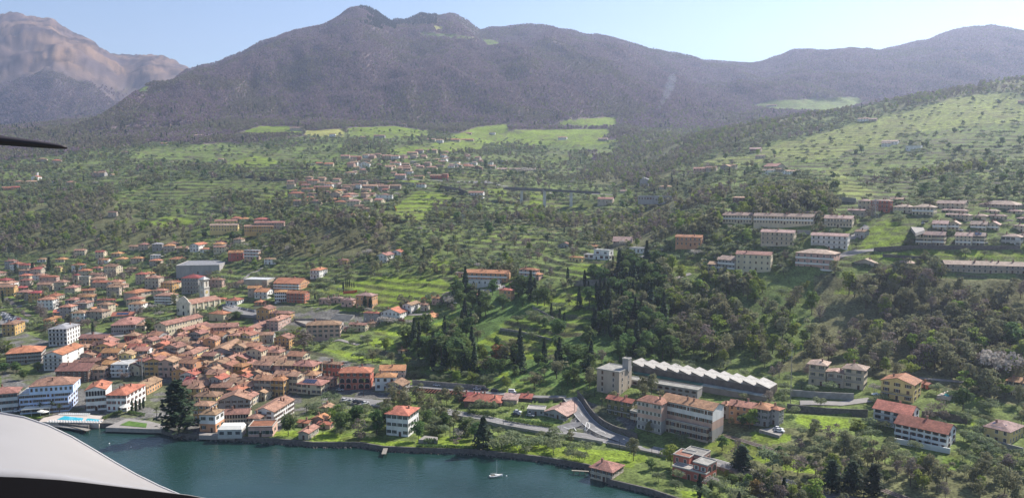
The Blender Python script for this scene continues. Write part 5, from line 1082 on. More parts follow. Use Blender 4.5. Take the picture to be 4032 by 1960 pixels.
# ------------------------------------------------------------------ roads, railway, walls
ASPH = M('asphalt', (.20,.193,.19), var=.16, scale=.25, rough=.9); PAVE = M('paving', (.27,.25,.23), var=.12, scale=.6); CONC = M('concrete', (.27,.26,.24), var=.2, scale=.4); DWALL = M('dark_stone_wall', (.115,.105,.095), var=.35, scale=.8, bump=.3)
SWALL = M('pale_stone_wall', (.24,.22,.195), var=.3, scale=.8, bump=.3); MARK = M('road_paint', (.60,.60,.58), var=.08); BALL = M('ballast', (.17,.145,.125), var=.3, scale=2)
def ribbon(P, w, lift, side=0.0, n=4, flat=True):
    """strip of width w along P"""
    T = np.gradient(P[:, :2], axis=0); T /= np.maximum(np.linalg.norm(T, axis=1, keepdims=True), 1e-6); Nn = np.stack([-T[:, 1], T[:, 0]], 1)
    V_ = []; 
    for k in range(n+1):
        s_ = (k/n-.5)*w+side; q_ = P[:, :2]+Nn*s_; z = P[:, 2] if flat else hgt(q_[:, 0], q_[:, 1]); V_.append(np.concatenate([q_, (z+lift)[:, None]], 1))
    V_ = np.stack(V_, 1); m_ = len(P); Fc = [(i*(n+1)+k+1, i*(n+1)+k, (i+1)*(n+1)+k, (i+1)*(n+1)+k+1) for i in range(m_-1) for k in range(n)]
    return V_.reshape(-1, 3), Fc
def road(pts, w, name='road', mat=ASPH, lift=.14, flat=None, marks=True, kind='structure'):
    P = PATHS.get(id(pts)); P = P if P is not None else pathpts(pts, 3.0); flat = id(pts) in PATHS if flat is None else flat
    V_, Fc = ribbon(P, w, lift, 0, 4, flat); o = tag(obj(name, mesh(name, V_, Fc, mat)), kind=kind); LINES.append((P[:, :2], w/2+1.5))
    if marks and w > 6.5:
        for s_ in (-w/2+.35, w/2-.35):
            V_, Fc = ribbon(P, .22, lift+.03, s_, 1, flat); o2 = obj('edge_line', mesh('edge_line', V_, Fc, MARK), o)
        V_, Fc = ribbon(P, .18, lift+.03, 0, 1, flat); Fc = [f for i, f in enumerate(Fc) if i % 4 < 2]; obj('centre_line', mesh('centre_line', V_, Fc, MARK), o)['kind'] = 'stuff'
    return P
PC = road(COAST, 8, marks=True); PB = road(BRANCH, 7.5, lift=.19); road(LOOPR, 6.5, lift=.24, flat=False, marks=False); PU = road(UPPER, 5, lift=.16)
for pts_, w_, nm_, mt_ in (([('d6',1950,340),('d6',2080,310),('d6',2190,275)],3,'lane',PAVE),([('d4',1990,1150),('d4',2130,1120),('d4',2200,1090)],5,'lane',PAVE),([('d5',680,900),('d5',840,855),('d5',1100,830)],4,'lane',PAVE),
   ([('d5',780,730),('d5',870,680),('d5',960,600)],4,'lane',PAVE),([('d4',2140,970),('d4',2220,920),('d4',2290,870)],4,'lane',PAVE),([('c1',0,530),('c1',120,520),('c1',260,500)],4,'lane',PAVE),([('c1',50,430),('c1',110,480),('c1',200,560),('c1',300,620)],4,'railway_bed',BALL),
   ([('c1',830,790),('c1',1000,790),('c1',1230,810)],6,'lane',PAVE),([('c3',1380,600),('c3',1900,600),('c3',2000,590)],3,'lane',PAVE),([('d6',310,420),('d6',480,420),('d6',620,380)],6,'lane',PAVE),([('c7',300,590),('c7',700,600),('c7',1000,560)],5,'lane',PAVE),
   ([('c3',780,860),('c3',1050,850),('c3',1300,900)],3,'path',PAVE),([('d6',1580,120),('d6',1800,130),('d6',1950,70)],5,'lane',PAVE),([('c7',1480,350),('c7',1700,370),('c7',2200,410)],2.5,'path',PAVE),([('d3',-300,395),('d3',200,410),('d3',560,420),('d3',740,475)],9,'highway',ASPH),
   ([('d4',-850,515),('d4',-200,545)],4,'lane',PAVE),([('d4',1640,580),('d4',1900,590),('d4',2210,605)],8,'highway',ASPH),([('c3',380,130),('c3',200,200),('c3',150,260)],3,'lane',PAVE),([('c2',0,640),('c2',150,690)],4,'path',PAVE),([('c3',-10,500),('c3',120,560),('c3',260,620)],7,'lane',PAVE)):
    road(pts_, w_, nm_, mt_, .3 if w_ < 8 else .35, marks=False)
for k_, pts_ in enumerate(([(1850,722),(1905,712),(1925,745)],[(2010,750),(2030,650),(2065,690),(2050,730),(2010,755)],[(2100,770),(2145,738),(2205,755),(2220,778)],[(1800,705),(1860,730)])):
    P = pathpts([('c5',)+q_ for q_ in pts_],1.0,2); V_, Fc = ribbon(P, .35, .34, 0, 1, False); tag(obj('road_marking', mesh('road_marking', V_, Fc, MARK)), kind='structure')
# track
P = PATHS[id(RAILW)]; V_, Fc = ribbon(P, 3.6, .18, 0, 2); rb = tag(obj('railway_bed', mesh('railway_bed', V_, Fc, BALL)), kind='structure'); LINES.append((P[:, :2], 4))
b = MB()
T = np.gradient(P[:, :2], axis=0); T /= np.linalg.norm(T, axis=1, keepdims=True)
for s_ in (-.75, .75):
    for i in range(len(P)-1): q0 = P[i]+np.array([-T[i,1]*s_, T[i,0]*s_, .30]); q1 = P[i+1]+np.array([-T[i+1,1]*s_, T[i+1,0]*s_, .30]); b.tube(q0, q1, .09, .09, 4)
part(rb,'rail',b,[M('steel_rail',(.16,.13,.11),rough=.4,metal=.6)])['kind'] = 'stuff'
b = MB()
for i in range(len(P)-1):
    for f_ in (0, .33, .66):
        c_ = P[i]*(1-f_)+P[i+1]*f_; n_ = np.array([-T[i,1], T[i,0]]); b.tube((c_[0]-n_[0]*1.25,c_[1]-n_[1]*1.25,c_[2]+.2),(c_[0]+n_[0]*1.25,c_[1]+n_[1]*1.25,c_[2]+.2),.1,.1,4)
part(rb,'sleeper',b,[WOODM])['kind'] = 'stuff'
def wallrib(P, z0, z1, th, name, mat, label, cat='wall', side=0.0, root=None):
    """wall along P (array of points), from z0 below to z1 above each point"""
    T = np.gradient(P[:, :2], axis=0); T /= np.maximum(np.linalg.norm(T, axis=1, keepdims=True), 1e-6); Nn = np.stack([-T[:, 1], T[:, 0]], 1); V_ = []
    for s_, z_ in ((side-th/2, z0), (side+th/2, z0), (side+th/2, z1), (side-th/2, z1)): V_.append(np.concatenate([P[:, :2]+Nn*s_, P[:, 2:3]+z_], 1))
    V_ = np.stack(V_, 1).reshape(-1, 3); m_ = len(P); Fc = [(i*4+a, i*4+(a+1) % 4, (i+1)*4+(a+1) % 4, (i+1)*4+a) for i in range(m_-1) for a in range(4)]+[(3,2,1,0),((m_-1)*4,(m_-1)*4+1,(m_-1)*4+2,(m_-1)*4+3)]
    o = obj(name, mesh(name, V_, Fc, mat)); LINES.append((P[:, :2], 1.6)); return tag(o, label, cat)
def downside(P): return -1 if (P[-1, 0]-P[0, 0]) > 0 else 1
_i = int(np.argmin(abs(PC[:, 0]-45)))
wallrib(PC[6:_i], -3.2, .95, .5, 'parapet_wall', CONC, 'long pale parapet wall along the coast road above olives', side=downside(PC)*4.4)
wallrib(PC[_i:], -2.6, .7, .4, 'parapet_wall', SWALL, 'low wall on the lake side of road at lower right', side=downside(PC)*4.4)
wallrib(PB, -1.0, 3.0, .6, 'retaining_wall', DWALL, 'curved stone retaining wall below the olive green house', side=-downside(PB)*4.6)
wallrib(PU, -2.6, .5, .4, 'retaining_wall', DWALL, 'dark retaining wall under the road with parked cars', side=downside(PU)*3.0)
wallrib(PU[:len(PU)//2], -1.0, 2.8, .4, 'garden_wall', SWALL, 'grey panelled wall behind the parked cars', side=-downside(PU)*3.3)
for nm_, pts_, z1_, mt_, lb_ in (('retaining_wall',[('c7',210,520),('c7',500,545),('c7',830,560)],3.2,CONC,'pale blue-grey retaining wall below the twin-tower villa'),('retaining_wall',[('c7',130,650),('c7',500,700),('c7',1010,720)],3.0,DWALL,'long dark wall under the lane right of the grey double house'),
    ('retaining_wall',[('c7',1500,720),('c7',1750,740),('c7',1950,790)],2.5,DWALL,'dark wall behind the stepped white apartment house'),('retaining_wall',[('d2',960,412),('d2',1400,430),('d2',1840,462)],4.5,CONC,'long grey highway wall between the two hillside villages'),
    ('retaining_wall',[('d2',-200,352),('d2',180,375),('d2',420,400),('d2',650,425)],4,DWALL,'dark highway wall left of the lower hillside village'),('retaining_wall',[('d4',1640,570),('d4',1900,600),('d4',2200,625)],4,CONC,'grey highway wall above the terraced housing'),
    ('garden_wall',[('d6',1180,378),('d6',1400,372),('d6',1560,345)],4,SWALL,'old stone terrace wall behind the cypresses'),('retaining_wall',[('d5',1000,848),('d5',1400,822),('d5',1900,828),('d5',2500,830)],2.4,DWALL,'long wall between the twin villas and the green terrace'),
    ('retaining_wall',[('d3',60,490),('d3',250,520),('d3',360,560)],6,DWALL,'rocky dark wall left of the white house by the viaduct'),('garden_wall',[('c3',620,660),('c3',900,655),('c3',1130,690)],2,SWALL,'low wall around the sports court'),
    ('garden_wall',[('d4',1600,930),('d4',1730,935)],3,CONC,'short concrete wall left of the white balcony house'),('garden_wall',[('d5',1080,905),('d5',1200,910),('d5',1700,945)],2,DWALL,'low wall under the green terrace on the right'),
    ('garden_wall',[('d6',2000,480),('d6',2150,530),('d6',2400,600)],1.6,DWALL,'dry stone terrace wall on the wooded right slope'),('garden_wall',[('d6',840,560),('d6',960,620),('d6',1090,700)],1.5,SWALL,'diagonal hedge-topped wall running down the park slope'),
    ('garden_wall',[('d6',560,745),('d6',760,775),('d6',1050,850)],1.4,SWALL,'low curved terrace wall at the foot of the park'),('garden_wall',[('c7',2050,960),('c7',2200,1000),('c7',2500,1080)],2,CONC,'low white garden wall below the yellow solar villa'),
    ('garden_wall',[('c7',1230,985),('c7',1480,1030),('c7',1780,1090)],2.2,WHITE,'white garden wall in front of the stepped apartment house'),('garden_wall',[('d2',1535,790),('d2',1640,805),('d2',1750,820)],2,SWALL,'short grey wall at the foot of the bright olive meadow')):
    wallrib(pathpts(pts_, 3, 3), -1.2, z1_, .5, nm_, mt_, lb_)
SP_ = np.array([(-EYE/float(pixtan(x, y)[1])*float(pixtan(x, y)[0]), -EYE/float(pixtan(x, y)[1]), 0.) for x, y in SHORE]); Q = []
for a_, b_ in zip(SP_[:-1], SP_[1:]):
    n_ = max(1, int(np.linalg.norm(b_-a_)/3)); Q += [a_+(b_-a_)*k/n_ for k in range(n_)]
Q = np.array(Q); wallrib(Q, -4, 2.15, .7, 'quay_wall', DWALL, 'dark stone quay wall along the whole lake shore'); LINES.pop()
b = MB()
for i in range(0, len(Q)-1):
    if Q[i, 0] < -160 or Q[i, 0] > 90: continue
    for k in range(5): x = Q[i, 0]+rnd.uniform(-1, 3); y = Q[i, 1]-rnd.uniform(.5, 2.2); s_ = rnd.uniform(.3, .9); b.cyl(x, y, -1, rnd.uniform(.1, .55), s_, s_*.5, 5)
tag(obj('shore_rocks', b.mesh('shore_rocks', [DWALL])), kind='stuff')
# ------------------------------------------------------------------ viaduct
YL = castc('d3',735,505).y; YP = castc('d3',1112,662).y; YR = castc('d3',1640,540).y
def dk(x, y, Y): tx, tz = pixtan(*pc('d3', x, y)); return Vector((float(tx)*Y, Y, EYE+float(tz)*Y))
D0, D1, D2 = dk(725,474,YP+30), dk(1112,492,YP), dk(1660,522,YP-5)
t = empty('viaduct', (D1.x, D1.y, D1.z), 0, 'long grey concrete road viaduct on tall pale piers', 'viaduct')
def sl(p, q, w, z0, z1, b, mi=0):
    p = p-D1; q = q-D1; d = (q-p); n_ = Vector((-d.y, d.x, 0)).normalized()*w/2
    V_ = [p-n_+Vector((0,0,z0)), q-n_+Vector((0,0,z0)), q+n_+Vector((0,0,z0)), p+n_+Vector((0,0,z0))]; V_ += [v_+Vector((0,0,z1-z0)) for v_ in V_]
    b.add(V_, [(0,3,2,1),(4,5,6,7),(0,1,5,4),(1,2,6,5),(2,3,7,6),(3,0,4,7)], mi)
LINES.append((np.array([[D0.x,D0.y-9],[D1.x,D1.y-9],[D2.x,D2.y-9]]),24)); b = MB(); sl(D0,D1,10,-2.2,-.1,b); sl(D1,D2,10,-1.6,-.1,b); part(t,'deck',b,[M('viaduct_deck',(.10,.10,.108),var=.15,scale=.2)])
b = MB(); off = Vector((0,-5,0)); sl(D0+off,D1+off,.3,-.1,.9,b); sl(D1+off,D2+off,.3,-.1,.9,b); part(t,'railing',b,[M('viaduct_rail',(.10,.105,.12))]); 
for x_, f_ in ((890,.40),(1112,1.0),(1375,.5)):
    k_ = (x_-725)/(1112-725); p = D0.lerp(D1,k_) if k_ <= 1 else D1.lerp(D2,(x_-1112)/(1660-1112)); g_ = float(hgt(p.x,p.y)); zb = min(g_-2, p.z-8)-D1.z; l = p-D1
    part(t,'pier',MB().box(l.x-1.6,l.x+1.6,l.y-3.5,l.y+3.5,zb-3,l.z-1.6),[M('pale_pier',(.50,.49,.47),var=.1,scale=.2)] if 'pale_pier' not in bpy.data.materials else [bpy.data.materials['pale_pier']])
# ------------------------------------------------------------------ lake front: pool, decks, jetties, boat
def slab(c, pts, z, th, name, mat, label=None, cat=None, kind=None, parent=None):
    P = [at(c, x, y, z) for x, y in pts]; a_ = sum((P[i].x*P[(i+1) % len(P)].y-P[(i+1) % len(P)].x*P[i].y) for i in range(len(P)))
    if a_ < 0: P.reverse()
    n = len(P); V_ = [(p.x,p.y,z) for p in P]+[(p.x,p.y,z-th) for p in P]; Fc = [tuple(range(n)), tuple(range(2*n-1,n-1,-1))]+[(i,(i+n),((i+1) % n)+n,(i+1) % n) for i in range(n)]
    o = obj(name, mesh(name, V_, Fc, mat), parent); FOOTP.append([(p.x,p.y) for p in P]); return tag(o, label, cat, None, kind)
FOOTP = []
POOLT = M('pool_water', (.04,.42,.55), rough=.08, var=.06, scale=.3, spec=.6); DECK = M('pool_deck', (.48,.42,.37), var=.08); LAWN = M('lawn', (.08,.15,.025), var=.3, scale=.4)
slab('c2',[(430,735),(640,690),(880,705),(1045,722),(975,790),(700,775),(380,775)],2.6,2.5,'pool_deck',DECK,kind='structure')
sp = slab('c2',[(560,752),(635,716),(825,738),(805,768)],2.66,.5,'swimming_pool',POOLT,'large turquoise swimming pool on the hotel lake terrace','swimming pool')
slab('c2',[(835,762),(865,740),(985,752),(965,774)],2.67,.5,'swimming_pool',POOLT,'small turquoise pool beside the large one on lake terrace','swimming pool')
slab('c7',[(1650,512),(1745,468),(1815,475),(1790,530)],float(castc('c7',1740,510).z)+.9,2.5,'pool_deck',DECK,kind='structure')
slab('c7',[(1710,512),(1745,492),(1790,495),(1770,525)],float(castc('c7',1740,510).z)+.96,.5,'swimming_pool',POOLT,'small turquoise garden pool half hidden by a round pine','swimming pool')
slab('c2',[(1040,830),(1250,740),(1480,770),(1660,815),(1640,845),(1470,845)],2.3,2,'terrace',PAVE,kind='structure')
slab('c2',[(1180,805),(1270,765),(1450,790),(1440,830)],2.45,.4,'lawn',LAWN,kind='structure')
slab('c2',[(380,785),(690,800),(870,840),(865,862),(650,830),(370,800)],1.2,.4,'walkway',PAVE,kind='structure')
slab('c4',[(210,880),(560,900),(560,915),(210,905)],2.4,2,'terrace',PAVE,kind='structure')
slab('c4',[(1620,520),(1880,520),(2110,590),(2000,625),(1760,600),(1600,580)],float(castc('c4',1800,580).z)+.5,2.5,'car_park',ASPH,kind='structure')
slab('c3',[(640,650),(950,632),(1140,668),(1130,700),(760,690)],float(castc('c3',900,670).z)+.4,2,'sports_court',M('court',(.30,.26,.22)),kind='structure')
slab('c5',[(430,785),(560,800),(560,830),(370,825)],3.6,2,'terrace',PAVE,kind='structure')
slab('c1',[(0,570),(60,560),(290,650),(250,700),(0,690)],float(castc('c1',140,640).z)+.3,2,'car_park',ASPH,kind='structure')
slab('c1',[(2190,505),(2300,500),(2560,560),(2560,610),(2350,590),(2200,545)],float(castc('c1',2350,560).z)+.4,2,'car_park',ASPH,kind='structure')
slab('d5',[(1370,575),(1490,562),(1530,640),(1440,670),(1400,620)],float(castc('d5',1450,620).z)+.5,2,'car_park',PAVE,kind='structure')
slab('c6',[(1850,850),(2000,830),(2120,860),(2050,910)],float(castc('c6',2000,870).z)+.6,2.5,'car_park',PAVE,kind='structure')
# lounger rows, parasols, pavilion
UM = cached('paras', lambda: MB().cyl(0,0,0,2.3,.05,.05,5,1).cyl(0,0,2.1,2.8,1.7,.05,8,0).mesh('parasol',[CANVAS,RAIL]))
def parasol(c, x, y, lab, s=1.0, z=None):
    P = castc(c,x,y); P.z = z if z else P.z; o = obj('parasol',UM,None,P); o.scale=(s,s,s); tag(o,lab,'parasol')
parasol('c2',1240,705,'pointed white tent on the villa terrace corner',1.7,2.6); parasol('c2',445,735,'white parasol at left edge of pool deck',1.1,2.6); parasol('c2',410,765,'white parasol lowest on the hotel lawn',1.1,2.6)
parasol('c3',485,488,'white parasol in front of the red apartment house'); parasol('c3',2235,510,'white parasol on the restaurant terrace among blossom'); parasol('c7',1050,560,'white canopy parasol left of yellow gabled house',1.3); parasol('c8',440,845,'white parasol before the terracotta villa',1.2)
LNG = cached('lounger', lambda: MB().box(-.35,.35,-.95,.5,.28,.36).box(-.35,.35,.5,1.0,.36,.72).box(-.3,-.2,-.8,-.7,0,.28).box(.2,.3,-.8,-.7,0,.28).box(-.3,-.2,.6,.7,0,.36).box(.2,.3,.6,.7,0,.36).mesh('sun_lounger',[WHITE]))
for k in range(20):
    for q_ in (0,1):
        x = (480+k*27,590+k*20)[q_]; y = (778+k*.2,702+k*.6)[q_]
        if q_ and k > 14: continue
        tag(obj('sun_lounger',LNG,None,at('c2',x,y,2.62 if q_ or k<19 else 2.62),R(-10)),'white sun lounger in the row '+('on the lake side of the pools' if not q_ else 'behind the turquoise pools'),'sun lounger',None)['group']='pool loungers '+('lake side' if not q_ else 'rear')
P = at('c2',372,690,2.4); t = empty('pavilion',P,turned('c2',372,690,-15),'cream canvas dining pavilion on posts before the pale blue hotel','pavilion'); FOOT.append((P.x,P.y,1,0,6,4,3))
part(t,'canopy',MB().box(-6.3,6.3,-3.4,3.4,3.0,3.2).box(-5.8,5.8,-2.9,2.9,3.2,3.4),[CANVAS])
for x in (-6,-2,2,6):
    for y in (-3.2,3.2): part(t,'post',MB().box(x-.07,x+.07,y-.07,y+.07,-.5,3.0),[WHITE])
P = at('c4',535,895,2.5); t = empty('marquee',P,turned('c4',535,895,-18),'white marquee with translucent side panels on the waterfront','marquee'); FOOT.append((P.x,P.y,1,0,7,4,3))
part(t,'roof',MB().add([(-5.6,-3.4,3.2),(5.6,-3.4,3.2),(5.6,3.4,3.2),(-5.6,3.4,3.2),(-4.6,-1,4.4),(4.6,-1,4.4),(4.6,3.2,4.4),(-4.6,3.2,4.4)],[(0,1,5,4),(1,2,6,5),(4,5,6,7),(3,0,4,7),(2,3,7,6)]),[CANVAS])
part(t,'wall',MB().box(-5.4,5.4,-3.2,3.2,-1,3.2),[M('marquee_wall',(.42,.42,.40),var=.1)])
for x in (-3.6,0,3.6): part(t,'window',MB().box(x-1.0,x+1.0,-3.26,-3.22,.8,2.2),[GLASS])
def jetty(c, p0, p1, w, label, name='jetty'):
    A_ = at(c,*p0,1.5); B_ = at(c,*p1,1.5); d = B_-A_; L_ = d.length; t = empty(name,A_,math.atan2(d.y,d.x),label,'jetty'); n = max(6,int(L_/.55))
    me_ = MB().box(0,L_/n-.06,-w/2,w/2,-.06,0).mesh('plank',[M('weathered_wood',(.26,.235,.20),var=.25,scale=2)] if 'weathered_wood' not in bpy.data.materials else [bpy.data.materials['weathered_wood']])
    for k in range(n): obj('plank',me_,t,(L_*k/n,0,0))
    part(t,'beam',MB().box(0,L_,-w/2+.1,-w/2+.3,-.3,-.06).box(0,L_,w/2-.3,w/2-.1,-.3,-.06),[WOODM])
    for k in range(3):
        for s_ in (-1,1): part(t,'pile',MB().cyl(L_*(k+.6)/3,s_*(w/2-.2),-4.5,-.3,.13,.13,6),[WOODM])
jetty('c4',(2055,1018),(2030,1092),2.0,'small wooden jetty in front of the square white villa')
jetty('c2',(1890,830),(1755,925),1.6,'long narrow jetty between the cedar and arcaded villa')
jetty('c5',(2050,1136),(1880,1126),1.0,'thin plank walkway left of the boathouse villa')
jetty('c2',(690,805),(875,858),2.2,'landing stage with posts below the hotel pools')
def boat():
    P = at('c5',1130,1190,0); t = empty('sailboat',P,R(14),'small white sailboat with bare mast moored on the lake','sailboat')
    def ring(x,w,d,f): return [(x,-w,f),(x,-w*.85,f*.35),(x,-w*.45,-d),(x,w*.45,-d),(x,w*.85,f*.35),(x,w,f)]
    b = MB().loft([ring(-2.5,.70,.10,.62),ring(-1.6,.95,.22,.60),ring(0,1.05,.28,.62),ring(1.4,.75,.22,.70),ring(2.5,.28,.12,.82),ring(2.95,.03,.0,.90)]); part(t,'hull',b,[WHITE],smooth=False)
    part(t,'deck',MB().loft([[(-2.4,-.6,.60),(-2.4,.6,.60),(-2.4,0,.66)],[(0,-.95,.60),(0,.95,.60),(0,0,.72)],[(2.4,-.25,.80),(2.4,.25,.80),(2.4,0,.86)]]),[M('boat_deck',(.55,.54,.50))])
    part(t,'cockpit',MB().box(-1.9,-.3,-.5,.5,.6,.78),[M('cockpit',(.20,.17,.14))]); part(t,'cabin',MB().loft([[(-.2,-.6,.65),(-.2,.6,.65),(-.2,.5,1.0),(-.2,-.5,1.0)],[(1.3,-.4,.7),(1.3,.4,.7),(1.3,.3,.86),(1.3,-.3,.86)]]),[WHITE])
    part(t,'mast',MB().tube((.5,0,.7),(.5,0,7.0),.06,.04,6),[M('mast_alloy',(.55,.55,.55),rough=.4)]); part(t,'boom',MB().tube((.5,0,1.5),(-2.0,0,1.45),.07,.05,5),[CANVAS]); part(t,'stay',MB().tube((.5,0,6.9),(2.9,0,.9),.018,.018,3).tube((.5,0,6.9),(-2.5,0,.65),.018,.018,3),[RAIL]); part(t,'rudder',MB().box(-2.7,-2.5,-.04,.04,-.4,.6),[WOODM])
boat()
for c_,x,y,l_ in (('c5',1237,1185,'small pale mooring buoy beside the sailboat'),('c2',1077,992,'mooring buoy off the hotel, nearer the shore'),('c2',1292,1027,'mooring buoy off the hotel, farther from shore')): tag(obj('buoy',cached('buoy',lambda: MB().cyl(0,0,-.2,.15,.2,.35,8).cyl(0,0,.15,.45,.35,.12,8).mesh('buoy',[WHITE])),None,at(c_,x,y,0)),l_,'buoy')
# ------------------------------------------------------------------ cars
CARP = {k: M('car_paint_'+n, c, rough=.3, var=.03, spec=.6) for k,(n,c) in dict(w=('white',(.62,.63,.64)),s=('silver',(.34,.35,.36)),d=('dark',(.03,.035,.045)),r=('red',(.35,.03,.03)),b=('blue',(.05,.09,.2))).items()}
CNM = dict(w='white',s='silver',d='dark',r='red',b='blue'); TYRE = M('tyre',(.02,.02,.02)); RIM = M('wheel_rim',(.3,.3,.3),metal=.5,rough=.4)
def _cb(v=False):
    b = MB(); h1 = .95 if not v else 1.1
    def r_(x,w,z0,z1): return [(x,-w,z0),(x,w,z0),(x,w*.97,z1),(x,-w*.97,z1)]
    b.loft([r_(-2.1,.76,.42,.78),r_(-2.0,.85,.28,h1-.1),r_(-1.2,.88,.24,h1),r_(.8,.88,.24,h1-.02),r_(1.7,.85,.26,.80),r_(2.1,.72,.42,.66)]); 
    if v: b.loft([r_(-2.02,.80,h1-.05,1.85),r_(-1.9,.82,h1,1.95),r_(.9,.80,h1,1.92),r_(1.2,.78,h1,1.7)])
    else: b.add([(-1.15,-.66,1.43),(.15,-.66,1.43),(.15,.66,1.43),(-1.15,.66,1.43),(-1.15,-.66,1.37),(.15,-.66,1.37),(.15,.66,1.37),(-1.15,.66,1.37)],[(0,1,2,3),(0,4,5,1),(1,5,6,2),(2,6,7,3),(3,7,4,0)])
    return b
def _cg(v=False):
    if v: return MB().box(-1.5,.9,-.83,.83,1.25,1.65)
    return MB().loft([[(-1.95,-.78,.93),(-1.95,.78,.93),(-1.3,.62,1.38),(-1.3,-.62,1.38)],[(.95,-.78,.93),(.95,.78,.93),(.25,.62,1.38),(.25,-.62,1.38)]])
def car(c,x,y,rz,col,label,v=False,z=None,group=None):
    P = castc(c,x,y) if z is None else at(c,x,y,z)
    t = empty('van' if v else 'car',P+Vector((0,0,.28)),rz,label,'van' if v else 'car',group)
    obj('body',cached(('cb',v,col),lambda:_cb(v).mesh('car_body',[CARP[col]])),t); obj('windows',cached(('cg',v),lambda:_cg(v).mesh('car_windows',[GLASS])),t)
    for sx in (-1.3,1.3):
        for sy in (-1,1):
            w_ = obj('wheel',cached('whl',lambda:MB().cyl(0,0,-.1,.1,.32,.32,10).mesh('wheel',[TYRE])),t,(sx,sy*.80,.32)); w_.rotation_euler=(R(90),0,0)
zu = None
for x,y,cl,l_,v in ((552,300,'w','leftmost white car on the upper road above red roofs',0),(783,317,'w','second white car on the upper road left of trees',0),(950,337,'w','white car next to two dark ones on upper road',0),(1030,342,'d','dark car just right of a white one on upper road',0),(1120,352,'d','dark car left of the white van on upper road',0),(1295,368,'w','white van standing on the upper road near round corner',1)): car('c5',x,y,R(-14),cl,l_,bool(v))
for k,(x,y,cl,l_) in enumerate(((1650,572,'w','leftmost white car in the wall-side car park'),(1718,578,'w','second white car in the wall-side car park'),(1758,586,'d','dark green car among white ones in wall-side car park'),(1800,592,'d','dark car next to rightmost one in wall-side car park'),(1850,602,'w','rightmost white car in the wall-side car park'),(1600,472,'s','silver car at the foot of the red villa'))): car('c4',x,y,R(50) if k<5 else R(-10),cl,l_,z=float(castc('c4',1800,580).z)+.3 if k<5 else None)
car('c4',2245,535,R(70),'w','white van on the lane beside the grey gable house',True); car('c5',1345,565,R(-20),'w','white car parked under palms inside the road curve'); car('c5',1340,590,R(-20),'d','dark car beside the white one under the palms'); car('c5',1475,600,R(-25),'s','silver car in the workshop yard inside road curve')
car('c6',2050,878,R(-30),'w','white car nearer the edge below the grey double house',z=float(castc('c6',2000,870).z)+.4); car('c6',2040,858,R(-30),'w','white car farther back below the grey double house',z=float(castc('c6',2000,870).z)+.4); car('p',3180,1924,R(-32),'d','dark car on the coast road at lower right'); car('p',3215,1932,R(-32),'w','white car on the coast road at lower right')
g_ = 'cars in the full car park at the left edge'; zc = float(castc('c1',140,640).z)+.05
for r_ in range(5):
    for k in range(7):
        x = 8+k*26+r_*15; y = 590+r_*21+k*6
        if x > 280 or rnd.random() < .1: continue
        cl = rnd.choice('wwsddsbr'); car('c1',x,y,R(60),cl,f'{CNM[cl]} car in the full car park at the left town edge',z=zc,group=g_)
zc = float(castc('c1',2350,560).z)+.15
for k in range(6): car('c1',2205+k*22,512+k*4,R(60),'w','white car in the row of six right of the church',z=zc,group='white cars right of the church')
for k in range(7): car('c1',2375+k*24,545+k*5,R(60),'d' if k%3 else 's',('dark' if k%3 else 'silver')+' car in the mixed row right of the church',z=zc,group='mixed row of cars right of the church')
for c_,x,y,cl,l_ in (('d5',1535,560,'w','white car uppermost on the right hillside car park'),('d5',1515,583,'w','white car lower on the right hillside car park'),('d5',1890,652,'w','white car beside the upper left twin villa'),('d5',2120,775,'w','white car beside the lower right twin villa'),('d4',1435,1245,'w','silver-white car beside the cream farmhouse'),('d4',130,1052,'w','white car on the lane by the flat white bungalow'),('d4',185,1056,'s','silver car on the lane by the flat white bungalow'),('c1',1475,790,'d','dark car before the grey school'),('c2',165,680,'w','white car between left white house and canvas pavilion'),('d5',90,1000,'s','silver car on the yard left of pinkish loggia block')): car(c_,x,y,R(rnd.uniform(-60,60)),cl,l_)
# ------------------------------------------------------------------ poles and pylons
def pole(c,x,y,ytop,label,arm=False,r=.12,name='street_lamp',cat='street lamp',z=None):
    P = castc(c,x,y); h = EYE+float(pixtan(*pc(c,x,ytop))[1])*P.y-P.z; t = empty(name,P,rnd.uniform(-.5,.5),label,cat)
    part(t,'pole',MB().cyl(0,0,-.5,h,r,r*.6,6),[CONC if r > .12 else RAIL])
    if arm: part(t,'arm',MB().tube((0,0,h-.05),(1.6,0,h+.25),.05,.04,5),[RAIL]); part(t,'lamp_head',MB().box(1.5,2.2,-.15,.15,h+.15,h+.28),[STONE])
    return t,h
for c_,x,y,yt,l_,a_ in (('c5',1205,700,565,'street lamp at the kink of the coast road parapet',1),('c5',945,585,520,'pole with small sign by the coast road garden',0),('c5',1765,765,640,'street lamp where the loop meets the coast road',1),('c5',2350,935,820,'street lamp on the parapet above olive garden',1),('c5',1908,555,445,'lamp standing on the outer edge of the round corner',1),('c5',1785,385,262,'pale pole left of the level crossing',0),('c5',1893,372,255,'pale pole in the middle of the level crossing',0),('c5',1953,402,298,'pale pole right of the level crossing',0),('c5',2108,402,238,'tall pole before the old factory head building',0),('c6',792,1090,1015,'dark gate post nearest the pollarded tree',0),('c6',862,1105,1030,'dark gate post right of the other one',0)): pole(c_,x,y,yt,l_,a_)
t,h = pole('c7',205,600,40,'very tall slim pole beside the sawtooth hall',0,.22,'utility_pole','pole'); part(t,'crossarm',MB().box(-.9,.9,-.08,.08,h-.6,h-.4),[RAIL])
pole('c2',1405,370,130,'tall grey chimney pipe rising from old town roofs',0,.35,'flue_pipe','pipe'); pole('c1',1548,440,330,'concrete post beside gymnasium hall',0,.3,'utility_pole','pole')
